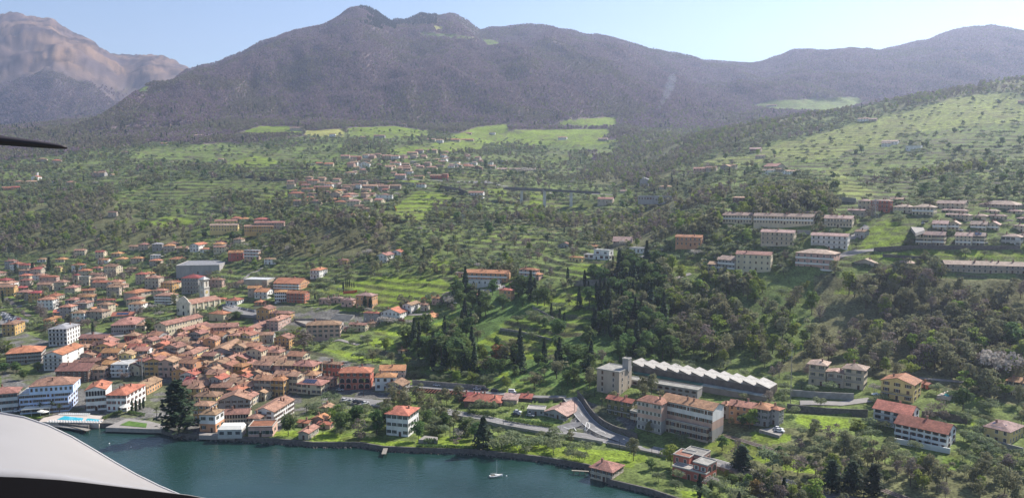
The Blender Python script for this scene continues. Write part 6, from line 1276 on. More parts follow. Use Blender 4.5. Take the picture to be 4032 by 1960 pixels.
def pylon(c,x,y,yt,label):
    P = castc(c,x,y); h = EYE+float(pixtan(*pc(c,x,yt))[1])*P.y-P.z; b = MB(); n=8
    for k in range(n):
        z0=h*k/n; z1=h*(k+1)/n; r0=1.8*(1-k/n)+.3; r1=1.8*(1-(k+1)/n)+.3
        cs=[(-1,-1),(1,-1),(1,1),(-1,1)]
        for i in range(4):
            a0=cs[i]; a1=cs[(i+1)%4]; b.tube((a0[0]*r0,a0[1]*r0,z0),(a0[0]*r1,a0[1]*r1,z1),.09,.09,4); b.tube((a0[0]*r0,a0[1]*r0,z0),(a1[0]*r1,a1[1]*r1,z1),.05,.05,3)
    t = empty('power_pylon',P,.4,label,'pylon'); part(t,'lattice',b,[M('galvanised',(.30,.32,.33),rough=.5)] if 'galvanised' not in bpy.data.materials else [bpy.data.materials['galvanised']])
    for f_ in (.8,.9,.98): part(t,'crossarm',MB().box(-3.2,3.2,-.12,.12,h*f_,h*f_+.25),[bpy.data.materials['galvanised']])
pylon('d1',1697,600,260,'slender lattice power pylon on the green terraces at left'); pylon('d2',2310,850,740,'small lattice pylon among olive groves below the viaduct'); pylon('d4',2365,790,590,'lattice pylon beside the reddish block')
# sports steps
P = castc('c3',1100,650); t = empty('grandstand_steps',P,R(-20),'stone grandstand steps beside the sports court','steps')
for k in range(7): part(t,'step',MB().box(-8,8,k*1.0,k*1.0+1.0,-2,.4+k*.45),[CONC])
FOOT.append((P.x,P.y+3,1,0,9,5,2))
# orange netting
for c_,pts_,l_ in (('d2',[(1610,640),(1640,680),(1655,705)],'orange safety net on the bright olive meadow'),('c3',[(1130,392),(1240,382),(1265,375)],'orange safety net above the kindergarten'),('c3',[(1900,455),(1960,440),(2010,425)],'orange safety net beside small pink house'),('c4',[(2115,560),(2160,545),(2205,520)],'red fabric fence at the garden corner')):
    wallrib(pathpts([(c_,)+p_ for p_ in pts_],1.5,2),-.3,2.0 if c_!='c4' else 3.2,.08,'safety_net' if c_!='c4' else 'fence',M('net_'+l_[-6:],(.55,.13,.06)),l_,'safety net' if c_!='c4' else 'fence')
# pergola beams by the upper road
P = castc('c5',330,372); t = empty('pergola',P,R(-13),'row of rusty red pergola beams below the upper road','pergola'); FOOT.append((P.x+20,P.y-4,1,0,26,5,1))
for k in range(22): part(t,'beam',MB().box(k*1.7,k*1.7+.22,-3.2,3.2,1.9,2.1),[bpy.data.materials.get('rust_red') or M('rust_red',(.20,.07,.05))])
part(t,'rail',MB().box(-.5,37,-3.0,-2.8,1.6,1.9).box(-.5,37,2.8,3.0,1.6,1.9),[WOODM])
for k in range(8): part(t,'post',MB().box(k*5,k*5+.2,-3.0,-2.8,-3,1.6),[WOODM])
# ------------------------------------------------------------------ particular trees
def TR(kind,c,x,y,yt,label,wd=1.0,z=None,seed=None):
    P = castc(c,x,y) if z is None else at(c,x,y,z); h = EYE+float(pixtan(*pc(c,x,yt))[1])*P.y-P.z; TREES.append((P.x,P.y,h*.2)); return tree(kind,(P.x,P.y,P.z-.1),h,label,None,True,wd,seed)
TREES = []
for a_ in (('cedar','c2',1760,880,325,'huge dark cedar on the shore between the villas',.95),('green','c4',1090,912,690,'dark spreading conifer on the lawn by arcaded villa',1.1),('green','c4',1612,892,660,'dense round stone pine on the shore lawn',1.15),('bare','c4',1800,985,730,'leafless greyish tree at the water edge',1.0),
 ('green','c4',1965,905,640,'tall dark evergreen left of the square white villa',.75),('green','c4',2080,880,610,'dark evergreen close behind the tall one',.8),('green','c4',2372,965,750,'round dark tree right of the square white villa',.95),('spring','c4',2040,640,560,'yellow-green tree above the square white villa',1.0),
 ('spruce','c5',1010,905,600,'broad dark columnar cypress on the shore slope',2.0),('green','c5',640,740,540,'dense evergreen right of the square white villa',1.0),('green','c5',820,790,620,'broad dark evergreen in shore garden',1.2),('green','c5',920,820,650,'dark evergreen next to the columnar cypress',1.1),('green','c5',460,700,520,'dark evergreen behind the square white villa',1.0),
 ('bare','c5',745,900,790,'small gnarled bare tree on the shore lawn',1.2),('twig','c6',610,1160,920,'pollarded budding tree on the grass by the parapet',1.0),('green','c6',785,1250,1130,'big round laurel near terracotta villa',1.3),('green','c6',965,1110,1025,'round evergreen behind the terracotta villa',1.2),
 ('spring','c5',745,265,140,'first budding plane tree above the upper road',1.25),('spring','c5',905,285,140,'second budding plane tree above the upper road',1.25),('spring','c5',1245,325,200,'third budding plane tree above the upper road',1.25),('bare','c5',1085,270,200,'bare tree between the plane trees',1.2),
 ('rust','d6',560,1050,860,'rust-yellow tree standing in the park',1.0),('spring','d6',440,1050,840,'yellow-green tree beside the rust coloured one',.8),('pine','d6',180,1060,800,'dark umbrella pine at the park edge',1.2),('pine','d6',80,1050,790,'leftmost dark pine at park edge',1.2),('spruce','d6',690,1030,860,'dark fir right of the rust coloured tree',1.3),
 ('cedar','c8',1010,770,500,'layered cedar on the grass between rail and road',1.2),('olive','c8',1320,770,500,'grey-green tree right of the layered cedar',1.1),('rust','c8',1150,1080,865,'round russet tree at the bottom edge',1.1),('spruce','c8',1430,1060,850,'dark young fir beside the coast road',1.6),('cedar','c8',1920,1000,640,'left one of three tall cedars beside coast road',.9),('cedar','c8',2120,1010,650,'middle one of three tall cedars beside coast road',.9),('cedar','c8',2340,1050,680,'right one of three tall cedars beside coast road',.9),
 ('blossom','c3',1560,700,595,'large white blossoming tree before the low white house',1.6),('blossom','c3',1805,712,630,'white blossoming tree right of the dark red plum',1.5),('pinkb','c3',1710,705,622,'dark red plum tree between two blossoming trees',1.2),('blossom','c3',2160,530,390,'pale blossoming tree beside the small pink house',.9),('blossom','d3',930,340,260,'wide pale blossoming tree at the right of upper village',2.2),
 ('blossom','c7',2250,420,0,'very tall pale blossoming tree on the right slope',.8),('green','c7',1905,660,430,'dense round pine in front of the garden pool',1.25),('spring','c7',850,910,740,'fresh green tree at the corner of the field',1.3),('green','c6',1690,830,690,'dark bushy evergreen before the orange house',1.1),('twig','c6',1580,830,720,'grey budding tree before the orange house',1.0),
 ('cypress','c3',1132,372,265,'leftmost cypress of the row on bright grass',.9),('cypress','c3',1345,552,410,'left of two cypresses before the kindergarten',1.5),('cypress','c3',1400,555,430,'right of two cypresses before the kindergarten',1.6),('cypress','c1',155,190,90,'dark cypress at the far left town edge',1.3),('cypress','c1',325,235,80,'taller dark cypress at the left town edge',1.2),('cypress','c1',265,238,150,'small dark cypress between two taller ones',1.1),
 ('cypress','d2',1045,770,670,'lone cypress on top of the wooded knoll',.9),('spruce','c1',490,190,30,'tall dark cedar above the left town edge',1.4),('green','c3',975,1180,1070,'ivy-dark tree against the red house wall',.9),('bare','c3',745,980,740,'tall bare plane tree before the pale inn',1.3),('bare','c2',1220,380,255,'purple bare tree among old town roofs',1.3),('green','c1',2330,650,555,'round dark tree by the church car park',1.3),
 ('olive','c3',60,640,545,'round grey-green tree at the car park edge',1.4),('blossom','c1',1500,540,480,'pale blossoming bush left of the church',1.5),('green','c1',160,1170,1050,'bright green broad tree at the left shore',1.4),('spring','c1',380,1150,1055,'yellow-green tree before the white block',1.5),('green','c1',30,1180,1060,'dark tree at the left edge behind shore house',1.4),('green','c1',230,1240,1130,'dark tree directly behind the pale blue hotel',1.4),
 ('olive','c4',1500,600,480,'grey olive tree left of the wall-side car park',1.5),('blossom','d2',590,1130,1020,'white blossoming tree below the wooded knoll',.9),('blossom','d2',1370,1150,1060,'white blossoming tree left of the solar farmhouse',1.0),('pinkb','d3',1890,505,465,'dark plum tree beside the viaduct end',1.6),('twig','d3',820,1080,985,'yellowish budding tree above the orange inn',1.0)):
    TR(*a_)
for k,(x,y,yt,kd) in enumerate(((1620,420,320,'olive'),(1700,470,350,'twig'),(1800,530,400,'olive'),(1600,570,440,'bare'),(1900,590,450,'olive'),(2010,540,420,'spring'),(1760,640,500,'olive'),(2060,500,380,'twig'),(1500,610,500,'olive'),(1390,660,520,'green'),(2180,620,470,'twig'),(2250,700,560,'olive'),(1700,720,610,'green'),(900,950,800,'green'),(760,900,800,'olive'),(700,980,860,'green'),(850,850,760,'spring'),(1250,1010,900,'green'),(560,1010,930,'green'),(2050,760,640,'bare'),(1980,860,720,'bare'),(2250,880,740,'twig'),(2450,900,760,'green'))):
    TR(kd,'c8',x,y,yt,{'olive':'grey-green olive','twig':'brown-green budding tree','bare':'leafless grey tree','spring':'fresh green tree','green':'dark evergreen'}[kd]+' '+('above' if y < 640 else 'near')+' the railway line at lower right',1.15)['group'] = 'garden trees along the railway at lower right'
for k,(x,y,yt) in enumerate(((1158,330,240),(1176,325,245),(1194,325,250),(1215,330,278),(1237,335,275))): tag(TR('cypress','c3',x,y,yt,'slim cypress in the row of six on bright grass',.8),None,None,'row of cypresses on bright grass')
CYP = ((1390,485,340),(1415,640,430),(1292,382,240),(1493,252,150),(1580,350,190),(1612,385,210),(1672,425,232),(1490,625,350),(1120,745,600),(1082,705,575),(1150,355,220),(1010,645,520),(1550,420,230),(1640,440,260),(1475,520,400),(1730,420,300),(1325,420,330),(1600,520,350),(1700,520,330),(1820,640,470))
for x,y,yt in CYP: TR('cypress','d6',x,y,yt,'tall dark cypress in the old park behind the factory',1.05)['group']='cypresses of the old park'
OLV = ((1190,932,760),(1390,925,780),(1290,885,720),(1550,905,780),(1440,955,870),(1700,955,800),(1855,1010,900),(1960,1032,920),(2030,955,830),(1760,875,740),(1640,905,810),(1885,935,840),(1330,860,740),(1480,880,790))
for x,y,yt in OLV: TR('olive','c5',x,y,yt,'old olive tree in the shore garden below the parapet',1.25)['group']='olives of the shore garden'
def palm(c,x,y,yt,label):
    P = castc(c,x,y); h = EYE+float(pixtan(*pc(c,x,yt))[1])*P.y-P.z; t = empty('palm_tree',P,0,label,'palm'); part(t,'trunk',MB().tube((0,0,-.3),(.05,0,h-1.4),.16,.14,6),[BARK]); b = MB()
    for k in range(26):
        a = k*2.4; el = rnd.uniform(-.5,1.1); L_ = 1.5; d = Vector((math.cos(a)*math.cos(el),math.sin(a)*math.cos(el),math.sin(el))); s_ = Vector((-math.sin(a),math.cos(a),0))*.20; p0 = Vector((0,0,h-1.4)); p1 = p0+d*L_*.6; p2 = p0+d*L_+Vector((0,0,-.35))
        b.add([p0-s_*.3,p0+s_*.3,p1+s_,p1-s_,p2+s_*1.2,p2-s_*1.2],[(0,1,2,3),(3,2,4,5)])
    part(t,'crown',b,[LM['palm']])
for a_ in (('c4',1832,522,335,'fan palm in front of the red villa'),('c4',1432,922,775,'palm on the shore lawn before reddish outbuilding'),('c4',1270,690,590,'palm beside the long brown roofed wing'),('c5',680,842,640,'left palm of the pair on the shore lawn'),('c5',716,838,650,'right palm of the pair on the shore lawn'),('c2',515,700,560,'palm before the pale blue hotel, tallest'),('c2',400,700,575,'palm before the pale blue hotel, left one'),('c2',590,700,590,'palm before the pale blue hotel, right one'),('c5',1400,640,480,'palm beside the flat grey workshop'),('c6',300,650,530,'palm left of the olive green house'),('c2',1545,730,620,'palm left of the huge cedar'),('c6',550,680,560,'palm before the olive green house wall'),('c1',2270,800,690,'palm in front of the pinkish convent row'),('c5',420,640,480,'palm behind the square white villa'),('c5',540,640,470,'palm among evergreens near square white villa')): palm(*a_)
# conical shrubs along the villa wall
for k,(x,y) in enumerate(((1302,680),(1340,668),(1380,655),(1415,640))): TR('cypress','c2',x,y,y-120+k*6,'conical clipped yew against the white villa side wall',1.3,z=2.4)['group']='clipped yews by the white villa'
for c_,p_,w_,h_,l_ in (('c2',[(1010,760),(1100,720),(1200,690)],1.5,1.6,'clipped hedge between pools and villa terrace'),('c5',[(850,575),(1000,600),(1140,610)],1.6,2.4,'clipped hedge along the coast road garden'),('c5',[(350,905),(600,905),(930,920)],1.4,1.3,'dark hedge on top of the quay wall'),('c5',[(1230,640),(1450,670),(1700,695)],2.2,1.8,'shrub border on the lake side of the road loop'),('c2',[(1270,695),(1350,705),(1420,720)],1.4,1.4,'dark box hedge below the white villa wall'),('c5',[(440,870),(530,872)],2.6,2.6,'clipped block hedge on the shore lawn')):
    P = pathpts([(c_,)+q_ for q_ in p_],1.0,2); P_, N_ = [], []
    for q_ in P:
        for k in range(46): P_.append((q_[0]+rnd.uniform(-.8,.8),q_[1]+rnd.uniform(-w_/2,w_/2),q_[2]+rnd.uniform(0,1)**.5*h_)); N_.append((rnd.gauss(0,1),rnd.gauss(-.3,1),rnd.gauss(.6,1)))
    v_, f_ = quads(np.array(P_),np.array(N_),np.full(len(P_),.22)); tag(obj('hedge',mesh('hedge',v_,f_,LM['green'])),l_,'hedge'); LINES.append((P[:,:2],2.5))
# ------------------------------------------------------------------ smoke of a garden fire
P = castc('e2',740,572); sm = MB()
m = bpy.data.materials.new('smoke'); m.use_nodes = True; nt = m.node_tree; nt.nodes.remove(nt.nodes['Principled BSDF']); pv = nt.nodes.new('ShaderNodeVolumePrincipled'); pv.inputs['Color'].default_value = (.75,.85,1,1); pv.inputs['Density'].default_value = .006
nt.links.new(pv.outputs[0], nt.nodes['Material Output'].inputs['Volume'])
for x,y,z,r_ in ((4,0,6,3),(10,0,20,6),(19,0,38,9),(30,0,60,13),(40,0,84,16),(46,0,104,15)):
    rings = [[(x+r_*math.sin(a)*math.cos(b_)*1.0,y+r_*math.sin(a)*math.sin(b_),z-r_*1.2*math.cos(a)) for b_ in [k*math.pi/5 for k in range(10)]] for a in (.35,.8,1.3,1.8,2.3,2.8)]; sm.loft(rings)
tag(obj('smoke',sm.mesh('smoke',m),None,P),kind='stuff')
# ------------------------------------------------------------------ the aircraft the picture is taken from
def near(x, y, Y): tx, tz = pixtan(x, y); return (float(tx)*Y, Y, EYE+float(tz)*Y)
SIL = [(-500,1590),(-100,1616),(0,1626),(94,1643),(188,1675),(282,1720),(360,1766),(454,1823),(532,1868),(626,1915),(736,1962),(900,2020),(1100,2080)]
NRE = [(-500,1856),(-100,1868),(0,1873),(80,1876),(160,1881),(235,1886),(330,1896),(430,1908),(540,1921),(640,1934),(740,1946),(900,1975),(1100,2010)]
rows_ = []
for j in range(15):
    t_ = j/11; r_ = []
    for (sx,sy),(nx,ny) in zip(SIL,NRE):
        e = math.sin(min(t_,1)*math.pi/2); Y = 1.5+1.3*t_
        p = near(nx+(sx-nx)*e, ny+(sy-ny)*e, Y)
        if t_ > 1: p = (p[0], p[1], p[2]-(t_-1)**1.3*1.2)
        r_.append(p)
    rows_.append(r_)
b = MB(); n_ = len(SIL)
for j in range(14):
    b.add(rows_[j]+rows_[j+1],[(k,k+1,n_+k+1,n_+k) for k in range(n_-1)])
t = empty('aircraft_cowling',(0,0,0),0,'white curved aircraft fuselage panel filling the bottom left corner','aircraft')
me = b.mesh('fuselage_skin',[M('aircraft_white',(.33,.315,.31),rough=.4,var=.04,scale=3,spec=.5)]); 
import bmesh
bm = bmesh.new(); bm.from_mesh(me); bmesh.ops.remove_doubles(bm,verts=bm.verts,dist=1e-5); bm.to_mesh(me); bm.free(); me.polygons.foreach_set('use_smooth',[True]*len(me.polygons))
o = obj('fuselage_skin',me,t); sd = o.modifiers.new('thick','SOLIDIFY'); sd.thickness = .02; sd.offset = -1
b = MB(); lo_ = [near(x,y+2,1.49) for x,y in NRE]; l2 = [near(x,y+160,1.30) for x,y in NRE]; l3 = [(p[0],p[1]-.05,p[2]-.1) for p in l2]
b.add(lo_+l2+l3,[(k,n_+k,n_+k+1,k+1) for k in range(n_-1)]+[(n_+k,2*n_+k,2*n_+k+1,n_+k+1) for k in range(n_-1)])
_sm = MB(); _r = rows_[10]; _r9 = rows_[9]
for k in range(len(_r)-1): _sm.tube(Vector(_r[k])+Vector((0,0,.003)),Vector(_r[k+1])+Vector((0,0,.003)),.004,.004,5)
part(t,'edge_highlight',_sm,[M('painted_highlight',(.42,.41,.41),rough=.35)])  # paler tube along the skin's edge, a highlight built in as a part
o = obj('rubber_trim',b.mesh('rubber_trim',[M('black_trim',(.004,.0035,.004),rough=1,spec=.05)]),t); sd = o.modifiers.new('thick','SOLIDIFY'); sd.thickness = .01
bl = [(-500,500,556),(-200,516,566),(0,534,572),(100,547,579),(180,559,584),(240,569,587),(265,577,587)]
b = MB().loft([[near(x,y0,3.0),near(x,(y0+y1)/2,2.96),near(x,y1,3.0),near(x,(y0+y1)/2,3.02)] for x,y0,y1 in bl])
tag(obj('propeller_blade',b.mesh('propeller_blade',[M('blade_black',(.030,.024,.028),rough=.6)],True)),'dark tapered propeller blade reaching in from the left edge','propeller blade')
# ------------------------------------------------------------------ infill of the dense old town: small houses between those already standing
def clear_spot(cx, cy, r, pad=0):
    for (x, y, ax, ay, hw, hd, f) in FOOT:
        dx = cx-x; dy = cy-y; u = abs(dx*ax+dy*ay)-hw; v = abs(-dx*ay+dy*ax)-hd
        if u < r+pad and v < r+pad: return False
    return True
FILL = [('c1',[(860,1000),(2504,820),(2504,1252),(1000,1252)]),('c2',[(1000,300),(2504,330),(2504,640),(1960,640),(1900,400),(1500,330)]),('c4',[(0,60),(830,120),(1400,330),(1500,500),(760,560),(500,620),(200,600),(0,300)])]
def fill(c_, poly, sx, sy, r_, pad, kinds, walls, roofs, pl, st=(2, 2, 3), wmul=1.0, prob=1.0, nm='house'):
    xs = [p[0] for p in poly]; ys = [p[1] for p in poly]
    for y in range(min(ys), max(ys), sy):
        for x in range(min(xs), max(xs), sx):
            xx = x+rnd.uniform(-.4, .4)*sx; yy = y+rnd.uniform(-.4, .4)*sy
            if rnd.random() > prob or not inpoly(np.array([xx]), np.array([yy]), poly)[0]: continue
            P = castc(c_, xx, yy); w_ = rnd.uniform(7.5, 11)*wmul; d_ = rnd.uniform(7, 10)
            if not clear_spot(P.x-3, P.y+4, r_, pad): continue
            s_ = F/P.y*CROP[c_][2]; n_ = rnd.choice(st)
            house(c_, xx-w_*s_*.88, xx, xx+d_*s_*.42, yy-n_*2.9*s_, yy, n_, rnd.choice(kinds), rnd.choice(walls), rnd.choice(roofs), pl=pl, W=w_, D=d_, name=nm, th=rnd.choice((-28,-28,-22,-40)))
for (c_, poly) in FILL: fill(c_, poly, 34, 18, 3.2, -.6, 'ggxxh', 'cccggbbpoykpw', 'ttbbbT', 'tightly packed in the old town', nm='town_house')
fill('c1',[(0,150),(900,120),(1900,250),(2100,480),(1500,560),(900,700),(300,500),(0,380)],60,24,4.5,2.5,'hhhg','cccbbpgwk','tbbTr','among gardens above the old town',(2,2,2,3),1.25,.26)
fill('d1',[(1300,1060),(2504,1000),(2504,1252),(0,1252),(300,1180)],110,30,4.5,4,'hhg','ccbbw','Tbb','scattered below the left woods',(1,2),1.1,.35)
fill('d2',[(600,400),(1700,420),(1640,620),(1300,700),(620,640)],60,16,4,2.5,'hgg','ccbwp','bbT','closely set in the lower village',(1,2,2),1.1,.32,'village_house')
fill('d2',[(1100,150),(2504,170),(2504,320),(1200,350)],70,14,4,3,'hgg','ccbwp','bbp','closely set in the upper village',(1,2),1.1,.25,'village_house')
# ------------------------------------------------------------------ labels that single each house out
ORD = ['leftmost', 'second from left', 'third from left', 'fourth from left', 'fifth from left', 'sixth from left', 'seventh from left', 'eighth from left', 'ninth from left', 'tenth from left', 'eleventh from left', 'twelfth from left']
RKN = dict(h='', g='', x='gabled ', p='', f='flat ', s='slanted ')
gr = {}
for (root, lab, n, wc, rc, pl, pxy) in HOUSES:
    if lab: continue
    base = f"{WN[wc]} {ST[n]} house, {RN[rc]} roof, {pl}"; gr.setdefault(base, []).append((pxy[0], pxy[1], root))
for base, L_ in gr.items():
    L_.sort(key=lambda q_: q_[0])
    for k, (x, y, root) in enumerate(L_):
        if len(L_) == 1: root['label'] = base
        elif len(L_) <= 12: root['label'] = ORD[k]+' '+base if len((ORD[k]+' '+base).split()) <= 16 else ORD[k]+' '+base.replace('two-storey ', '')
        else: root['label'] = base
for (root, lab, n, wc, rc, pl, pxy) in HOUSES:
    if pl and not lab: root['group'] = 'houses '+pl
# ------------------------------------------------------------------ woods over the hills (after everything that stands in them)
def candidates(y0, y1, sp):
    X0 = -.74*y1; nx = int(1.48*y1/sp); ny = int((y1-y0)/sp)
    gx, gy = np.meshgrid(np.arange(nx), np.arange(ny)); X = X0+(gx+rs.rand(*gx.shape)*.95)*sp; Y = y0+(gy+rs.rand(*gx.shape)*.95)*sp
    X = X.ravel(); Y = Y.ravel(); k = (np.abs(X/Y) < .74) & (Y > np.interp(X/Y, TX, YSH)+3); return X[k], Y[k]
FOOT = globals().get('FOOT', [])
def free(X, Y):
    ok = np.ones(X.shape, bool)
    for (cx, cy, ax, ay, hw, hd, front) in FOOT:
        r = max(hw, hd)+front+3; m = ok & (np.abs(X-cx) < r) & (np.abs(Y-cy) < r)
        if not m.any(): continue
        idx = np.where(m)[0]; dx = X[idx]-cx; dy = Y[idx]-cy; u = dx*ax+dy*ay; v = -dx*ay+dy*ax
        bad = (np.abs(u) < hw+2) & (v > -(hd+front)) & (v < hd+1.5); ok[idx[bad]] = False
    for pts, wd in LINES:
        P = np.array(pts)
        for a, b in zip(P[:-1], P[1:]):
            x0, x1 = min(a[0], b[0])-wd, max(a[0], b[0])+wd; y0, y1 = min(a[1], b[1])-wd, max(a[1], b[1])+wd
            m = ok & (X > x0) & (X < x1) & (Y > y0) & (Y < y1)
            if not m.any(): continue
            idx = np.where(m)[0]; d = b[:2]-a[:2]; L_ = max(1e-6, float(d@d)); q = np.stack([X[idx]-a[0], Y[idx]-a[1]], 1)
            t = np.clip(q@d/L_, 0, 1); dist = np.linalg.norm(q-t[:, None]*d, axis=1); ok[idx[dist < wd]] = False
    return ok
LINES = globals().get('LINES', [])
out = {}   # kind -> list of (X,Y,Z,h)
def put(kind, X, Y, lo, hi):
    h = lo+(hi-lo)*rs.rand(len(X)); Z = hgt(X, Y); out.setdefault(kind, []).append(np.stack([X, Y, Z-.1, h], 1))
# mountain woods
for y0, y1, sp in ((1300, 1900, 7.5), (1900, 3100, 7.4), (3100, 4150, 8.6)):
    X, Y = candidates(y0, y1, sp); Z = hgt(X, Y); px, py = pix(X, Y, Z); g, wd, tn = classify(px, py, X, Y)
    k = (g == '.') & (wd == 'M') & (py < 660) & (px > -150) & (px < 4180); X = X[k]; Y = Y[k]; Z = Z[k]; r = rs.rand(len(X)); px = px[k]; py = py[k]
    low = np.clip((py-380)/120, 0, 1); cl = fbm(X/110., Y/110., 3, 19)
    con = ((r < .006+.03*low) & (cl > .55)) | ((px > 1440+(cl-.5)*160) & (px < 1560) & (py < 112+(cl-.5)*60)) & (cl > .3) | ((px > 1560) & (px < 1720) & (py < 100)) & (r < .8)
    spr = ~con & (r > .93-.22*low)
    oth = ~con & ~spr
    put('mspruce', X[con], Y[con], 9, 16); put('mspring', X[spr], Y[spr], 7, 11); br = fbm(X/160., Y/160., 4, 119)+.12*low-.04+(r-.5)*.12 > .53; put('mbare', X[oth & ~br], Y[oth & ~br], 6.5, 10); put('mtwig', X[oth & br], Y[oth & br], 6, 9.5)
X, Y = candidates(3650, 5700, 15); Z = hgt(X, Y); px, py = pix(X, Y, Z)
k = (px > -100) & (px < 760) & (py < 500) & (rs.rand(len(X)) < np.clip((620-Z)/260+(fbm(X/200., Y/200., 3, 93)-.5)*1.5, 0, 1)); put('mbare', X[k], Y[k], 10, 16)
# hillside woods
NEAR = []
for y0, y1, sp in ((255, 700, 5.6), (700, 1250, 6.4), (1250, 2300, 7.8)):
    X, Y = candidates(y0, y1, sp); Z = hgt(X, Y); px, py = pix(X, Y, Z); g, wd, tn = classify(px, py, X, Y)
    ok = (px > -200) & (px < 4230) & (py < 2120) & ~tn & (wd != 'M') & free(X, Y)
    r = rs.rand(len(X)); cl = fbm(X/38., Y/38., 3, 29); cl2 = fbm(X/90., Y/90., 3, 37)
    dens = np.where(g == '.', np.clip((cl2-.34)*3.0+(cl-.5)*1.4, .26, .80), 0)
    dens = np.where(g == 'T', .42, dens); dens = np.where(g == 'H', .22*(cl > .50), dens); dens = np.where(np.isin(g, ['L', 'K']), .05, dens); dens = np.where(g == 'G', np.where(Y > 700, .035, .02), dens); dens = np.where(g == 'Y', 0, dens)
    dens = np.where((g == '.') & np.isin(wd, ['B', 'W', 'S', 'D']), np.clip(.86-(cl2 < .45)*.42-(cl < .42)*.3, 0, 1), dens)
    k = ok & (rs.rand(len(X)) < dens); X, Y, g, wd, r, cl, cl2, px, py = (q_[k] for q_ in (X, Y, g, wd, r, cl, cl2, px, py))
    kind = np.full(X.shape, 'olive', '<U8')
    o_ = wd == 'O'; kind[o_ & (cl > .60) & (r < .55)] = 'twig'; kind[o_ & (cl < .36) & (r < .5)] = 'bare'; kind[o_ & (r > .95)] = 'spring'; kind[o_ & (r > .978)] = 'green'; kind[o_ & (r < .012)] = 'blossom'; kind[o_ & (r > .992)] = 'cypress'
    for z, tb in (('W', (('bare', .30), ('twig', .62), ('spring', .80), ('olive', .95), ('green', .985), ('blossom', 1))), ('B', (('bare', .30), ('twig', .72), ('spring', .90), ('green', .98), ('blossom', 1))),
                  ('S', (('spring', .44), ('twig', .84), ('bare', .90), ('green', 1))), ('D', (('green', .62), ('spruce', .70), ('cypress', .74), ('twig', .88), ('olive', 1)))):
        m_ = wd == z; prev_ = 0
        rr = np.clip(r*.6+cl*.55-.08, 0, .9999)
        for kk, hi in tb: kind[m_ & (rr >= prev_) & (rr < hi)] = kk; prev_ = hi
    kind[(g != '.') & (kind != 'blossom')] = 'olive'
    m_ = (g != '.') & (r > .9); kind[m_] = 'green'
    for kk, lo, hi in (('olive', 4.4, 6.8), ('twig', 7, 12), ('bare', 7, 12), ('spring', 6.5, 11.5), ('green', 6, 12), ('spruce', 10, 17), ('cypress', 8, 12), ('blossom', 4.5, 7)):
        m_ = kind == kk
        if m_.any():
            h = (lo+(hi-lo)*rs.rand(m_.sum())**1.4)*np.where(np.isin(wd[m_], ['D', 'S', 'B']) & (Y[m_] < 700), 1.35, 1.0); A_ = np.stack([X[m_], Y[m_], hgt(X[m_], Y[m_])-.1, h, px[m_]], 1)
            NEAR.append((kk, A_))
KN = {}
for kk, A_ in NEAR: KN.setdefault(kk, []).append(A_)
KW = dict(olive=('grey-green olive tree', 'olive trees'), twig=('brown-green budding tree', 'budding trees'), bare=('leafless grey-brown tree', 'leafless trees'), spring=('tree in fresh yellow-green leaf', 'fresh leaved trees'),
          green=('dark green leafy tree', 'dark leafy trees'), spruce=('dark pointed spruce', 'spruces'), cypress=('slim dark cypress', 'cypresses'), blossom=('white blossoming tree', 'blossoming trees'))
ZONES = [(0,450,0,1120,'above the left edge of town'),(450,1250,0,1100,'between the upper town and the knoll'),(0,1250,1100,1330,'among the houses behind the church'),(0,1150,1330,2100,'between the old town roofs'),(1250,1700,0,1130,'around the olive farmhouse'),
 (1250,1750,1130,1330,'below the bright terraces'),(1150,1750,1330,1520,'in the olive gardens above the red villa'),(1150,1900,1520,2100,'in the shore gardens'),(1700,2250,0,1080,'above the orange inn'),(1700,2150,1080,1290,'under the orange inn ridge'),
 (1700,2350,1290,1560,'in the park above the parked cars'),(1900,2560,1560,2100,'between road loop and lake'),(2150,2700,1080,1300,'beside the tall cypresses of the park'),(2350,3120,1300,1530,'behind the sawtooth hall'),(2250,2900,0,1080,'around the modern white villa'),
 (2700,3300,1080,1300,'below the cream farmhouse'),(2900,3500,0,1080,'around the terraced housing'),(3500,4100,0,1120,'between the twin villas'),(3300,4100,1120,1420,'on the wooded slope under the long pale row'),(3120,4100,1420,1640,'around the yellow gabled house'),
 (2560,3120,1530,1800,'around the old mill'),(3120,4100,1640,1800,'beside the stepped apartment house'),(2560,3300,1800,2200,'between railway and lake'),(3300,4100,1800,2200,'at the foot of the stepped apartment house')]
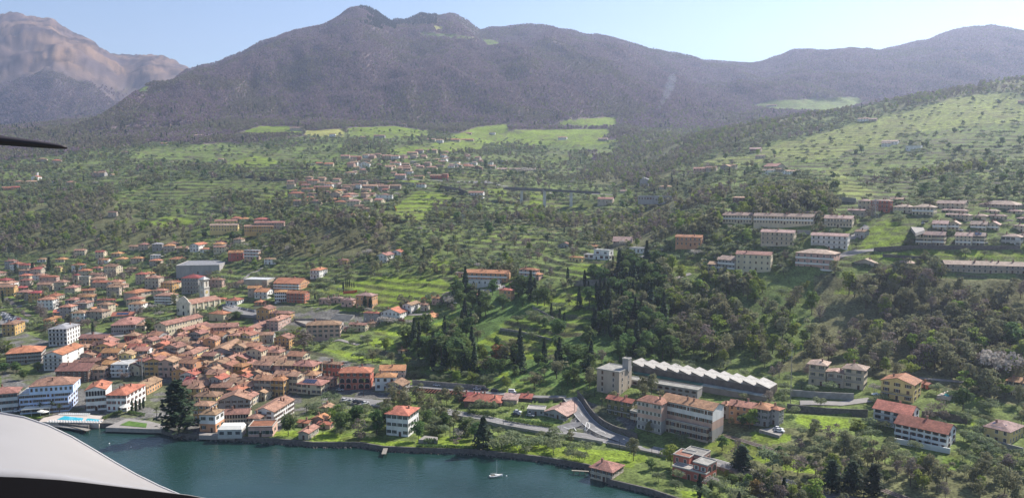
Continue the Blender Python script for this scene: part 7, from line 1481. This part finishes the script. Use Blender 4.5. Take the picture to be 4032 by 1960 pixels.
def zone(x, y):
    for x0, x1, y0, y1, ph in ZONES:
        if x0 <= x < x1 and y0 <= y < y1: return ph
    return 'on the slope above the lake'
LIM = dict(olive=290, twig=290, bare=290, spring=290, green=250, spruce=150, cypress=100, blossom=120)
for kk, L_ in KN.items():
    A_ = np.concatenate(L_); inside = (A_[:, 4] > -10) & (A_[:, 4] < 4042); key = A_[:, 1]+(~inside)*1e5
    A_ = A_[np.argsort(key)]; n = min(LIM[kk], int(inside.sum()))
    for q_ in A_[:n]:
        _, py_ = pix(q_[0], q_[1], q_[2]); ph = zone(q_[4], float(py_)); lo_, hi_ = A_[:n, 3].min(), A_[:n, 3].max(); sz_ = 'small ' if q_[3] < lo_+(hi_-lo_)*.33 else ('tall ' if q_[3] > lo_+(hi_-lo_)*.67 else '')
        tree(kk, (q_[0], q_[1], q_[2]), q_[3], sz_+KW[kk][0]+' '+ph, sz_+KW[kk][1]+' '+ph, parts=q_[1] < 400, wd=rnd.uniform(.9, 1.15))
    out.setdefault('n'+kk, []).append(A_[n:, :4])
SRC = {'mspruce': [one('spruce', 60, .085, s_) for s_ in range(2)], 'mspring': [crown('spring', 60, .10, s_, 1.0, 'twig') for s_ in range(2)],
       'mtwig': [crown('twig', 70, .10, s_, 1.0, 'mtwig') for s_ in range(3)], 'mbare': [crown('bare', 70, .10, s_, 1.0, 'mbare') for s_ in range(3)]}
NM = dict(mspruce='spruce_woods', mspring='budding_woods', mbare='bare_mountain_woods', mtwig='brown_mountain_woods', nolive='olive_groves', ntwig='mixed_woods', nbare='bare_woods', nspring='spring_woods', ngreen='evergreen_woods', nspruce='spruce_clumps', ncypress='cypress_clumps', nblossom='blossoming_thickets')
for kk, L_ in out.items():
    A_ = np.concatenate(L_)
    if not len(A_): continue
    if kk in SRC: geo_scatter(NM[kk], A_[:, :3], A_[:, 3], SRC[kk])
    else:
        b_ = kk[1:]; n, s = COARSE[b_]
        geo_scatter(NM[kk], A_[:, :3], A_[:, 3], [one(b_, n, s, s_) for s_ in range(3)])
    print(kk, len(A_))
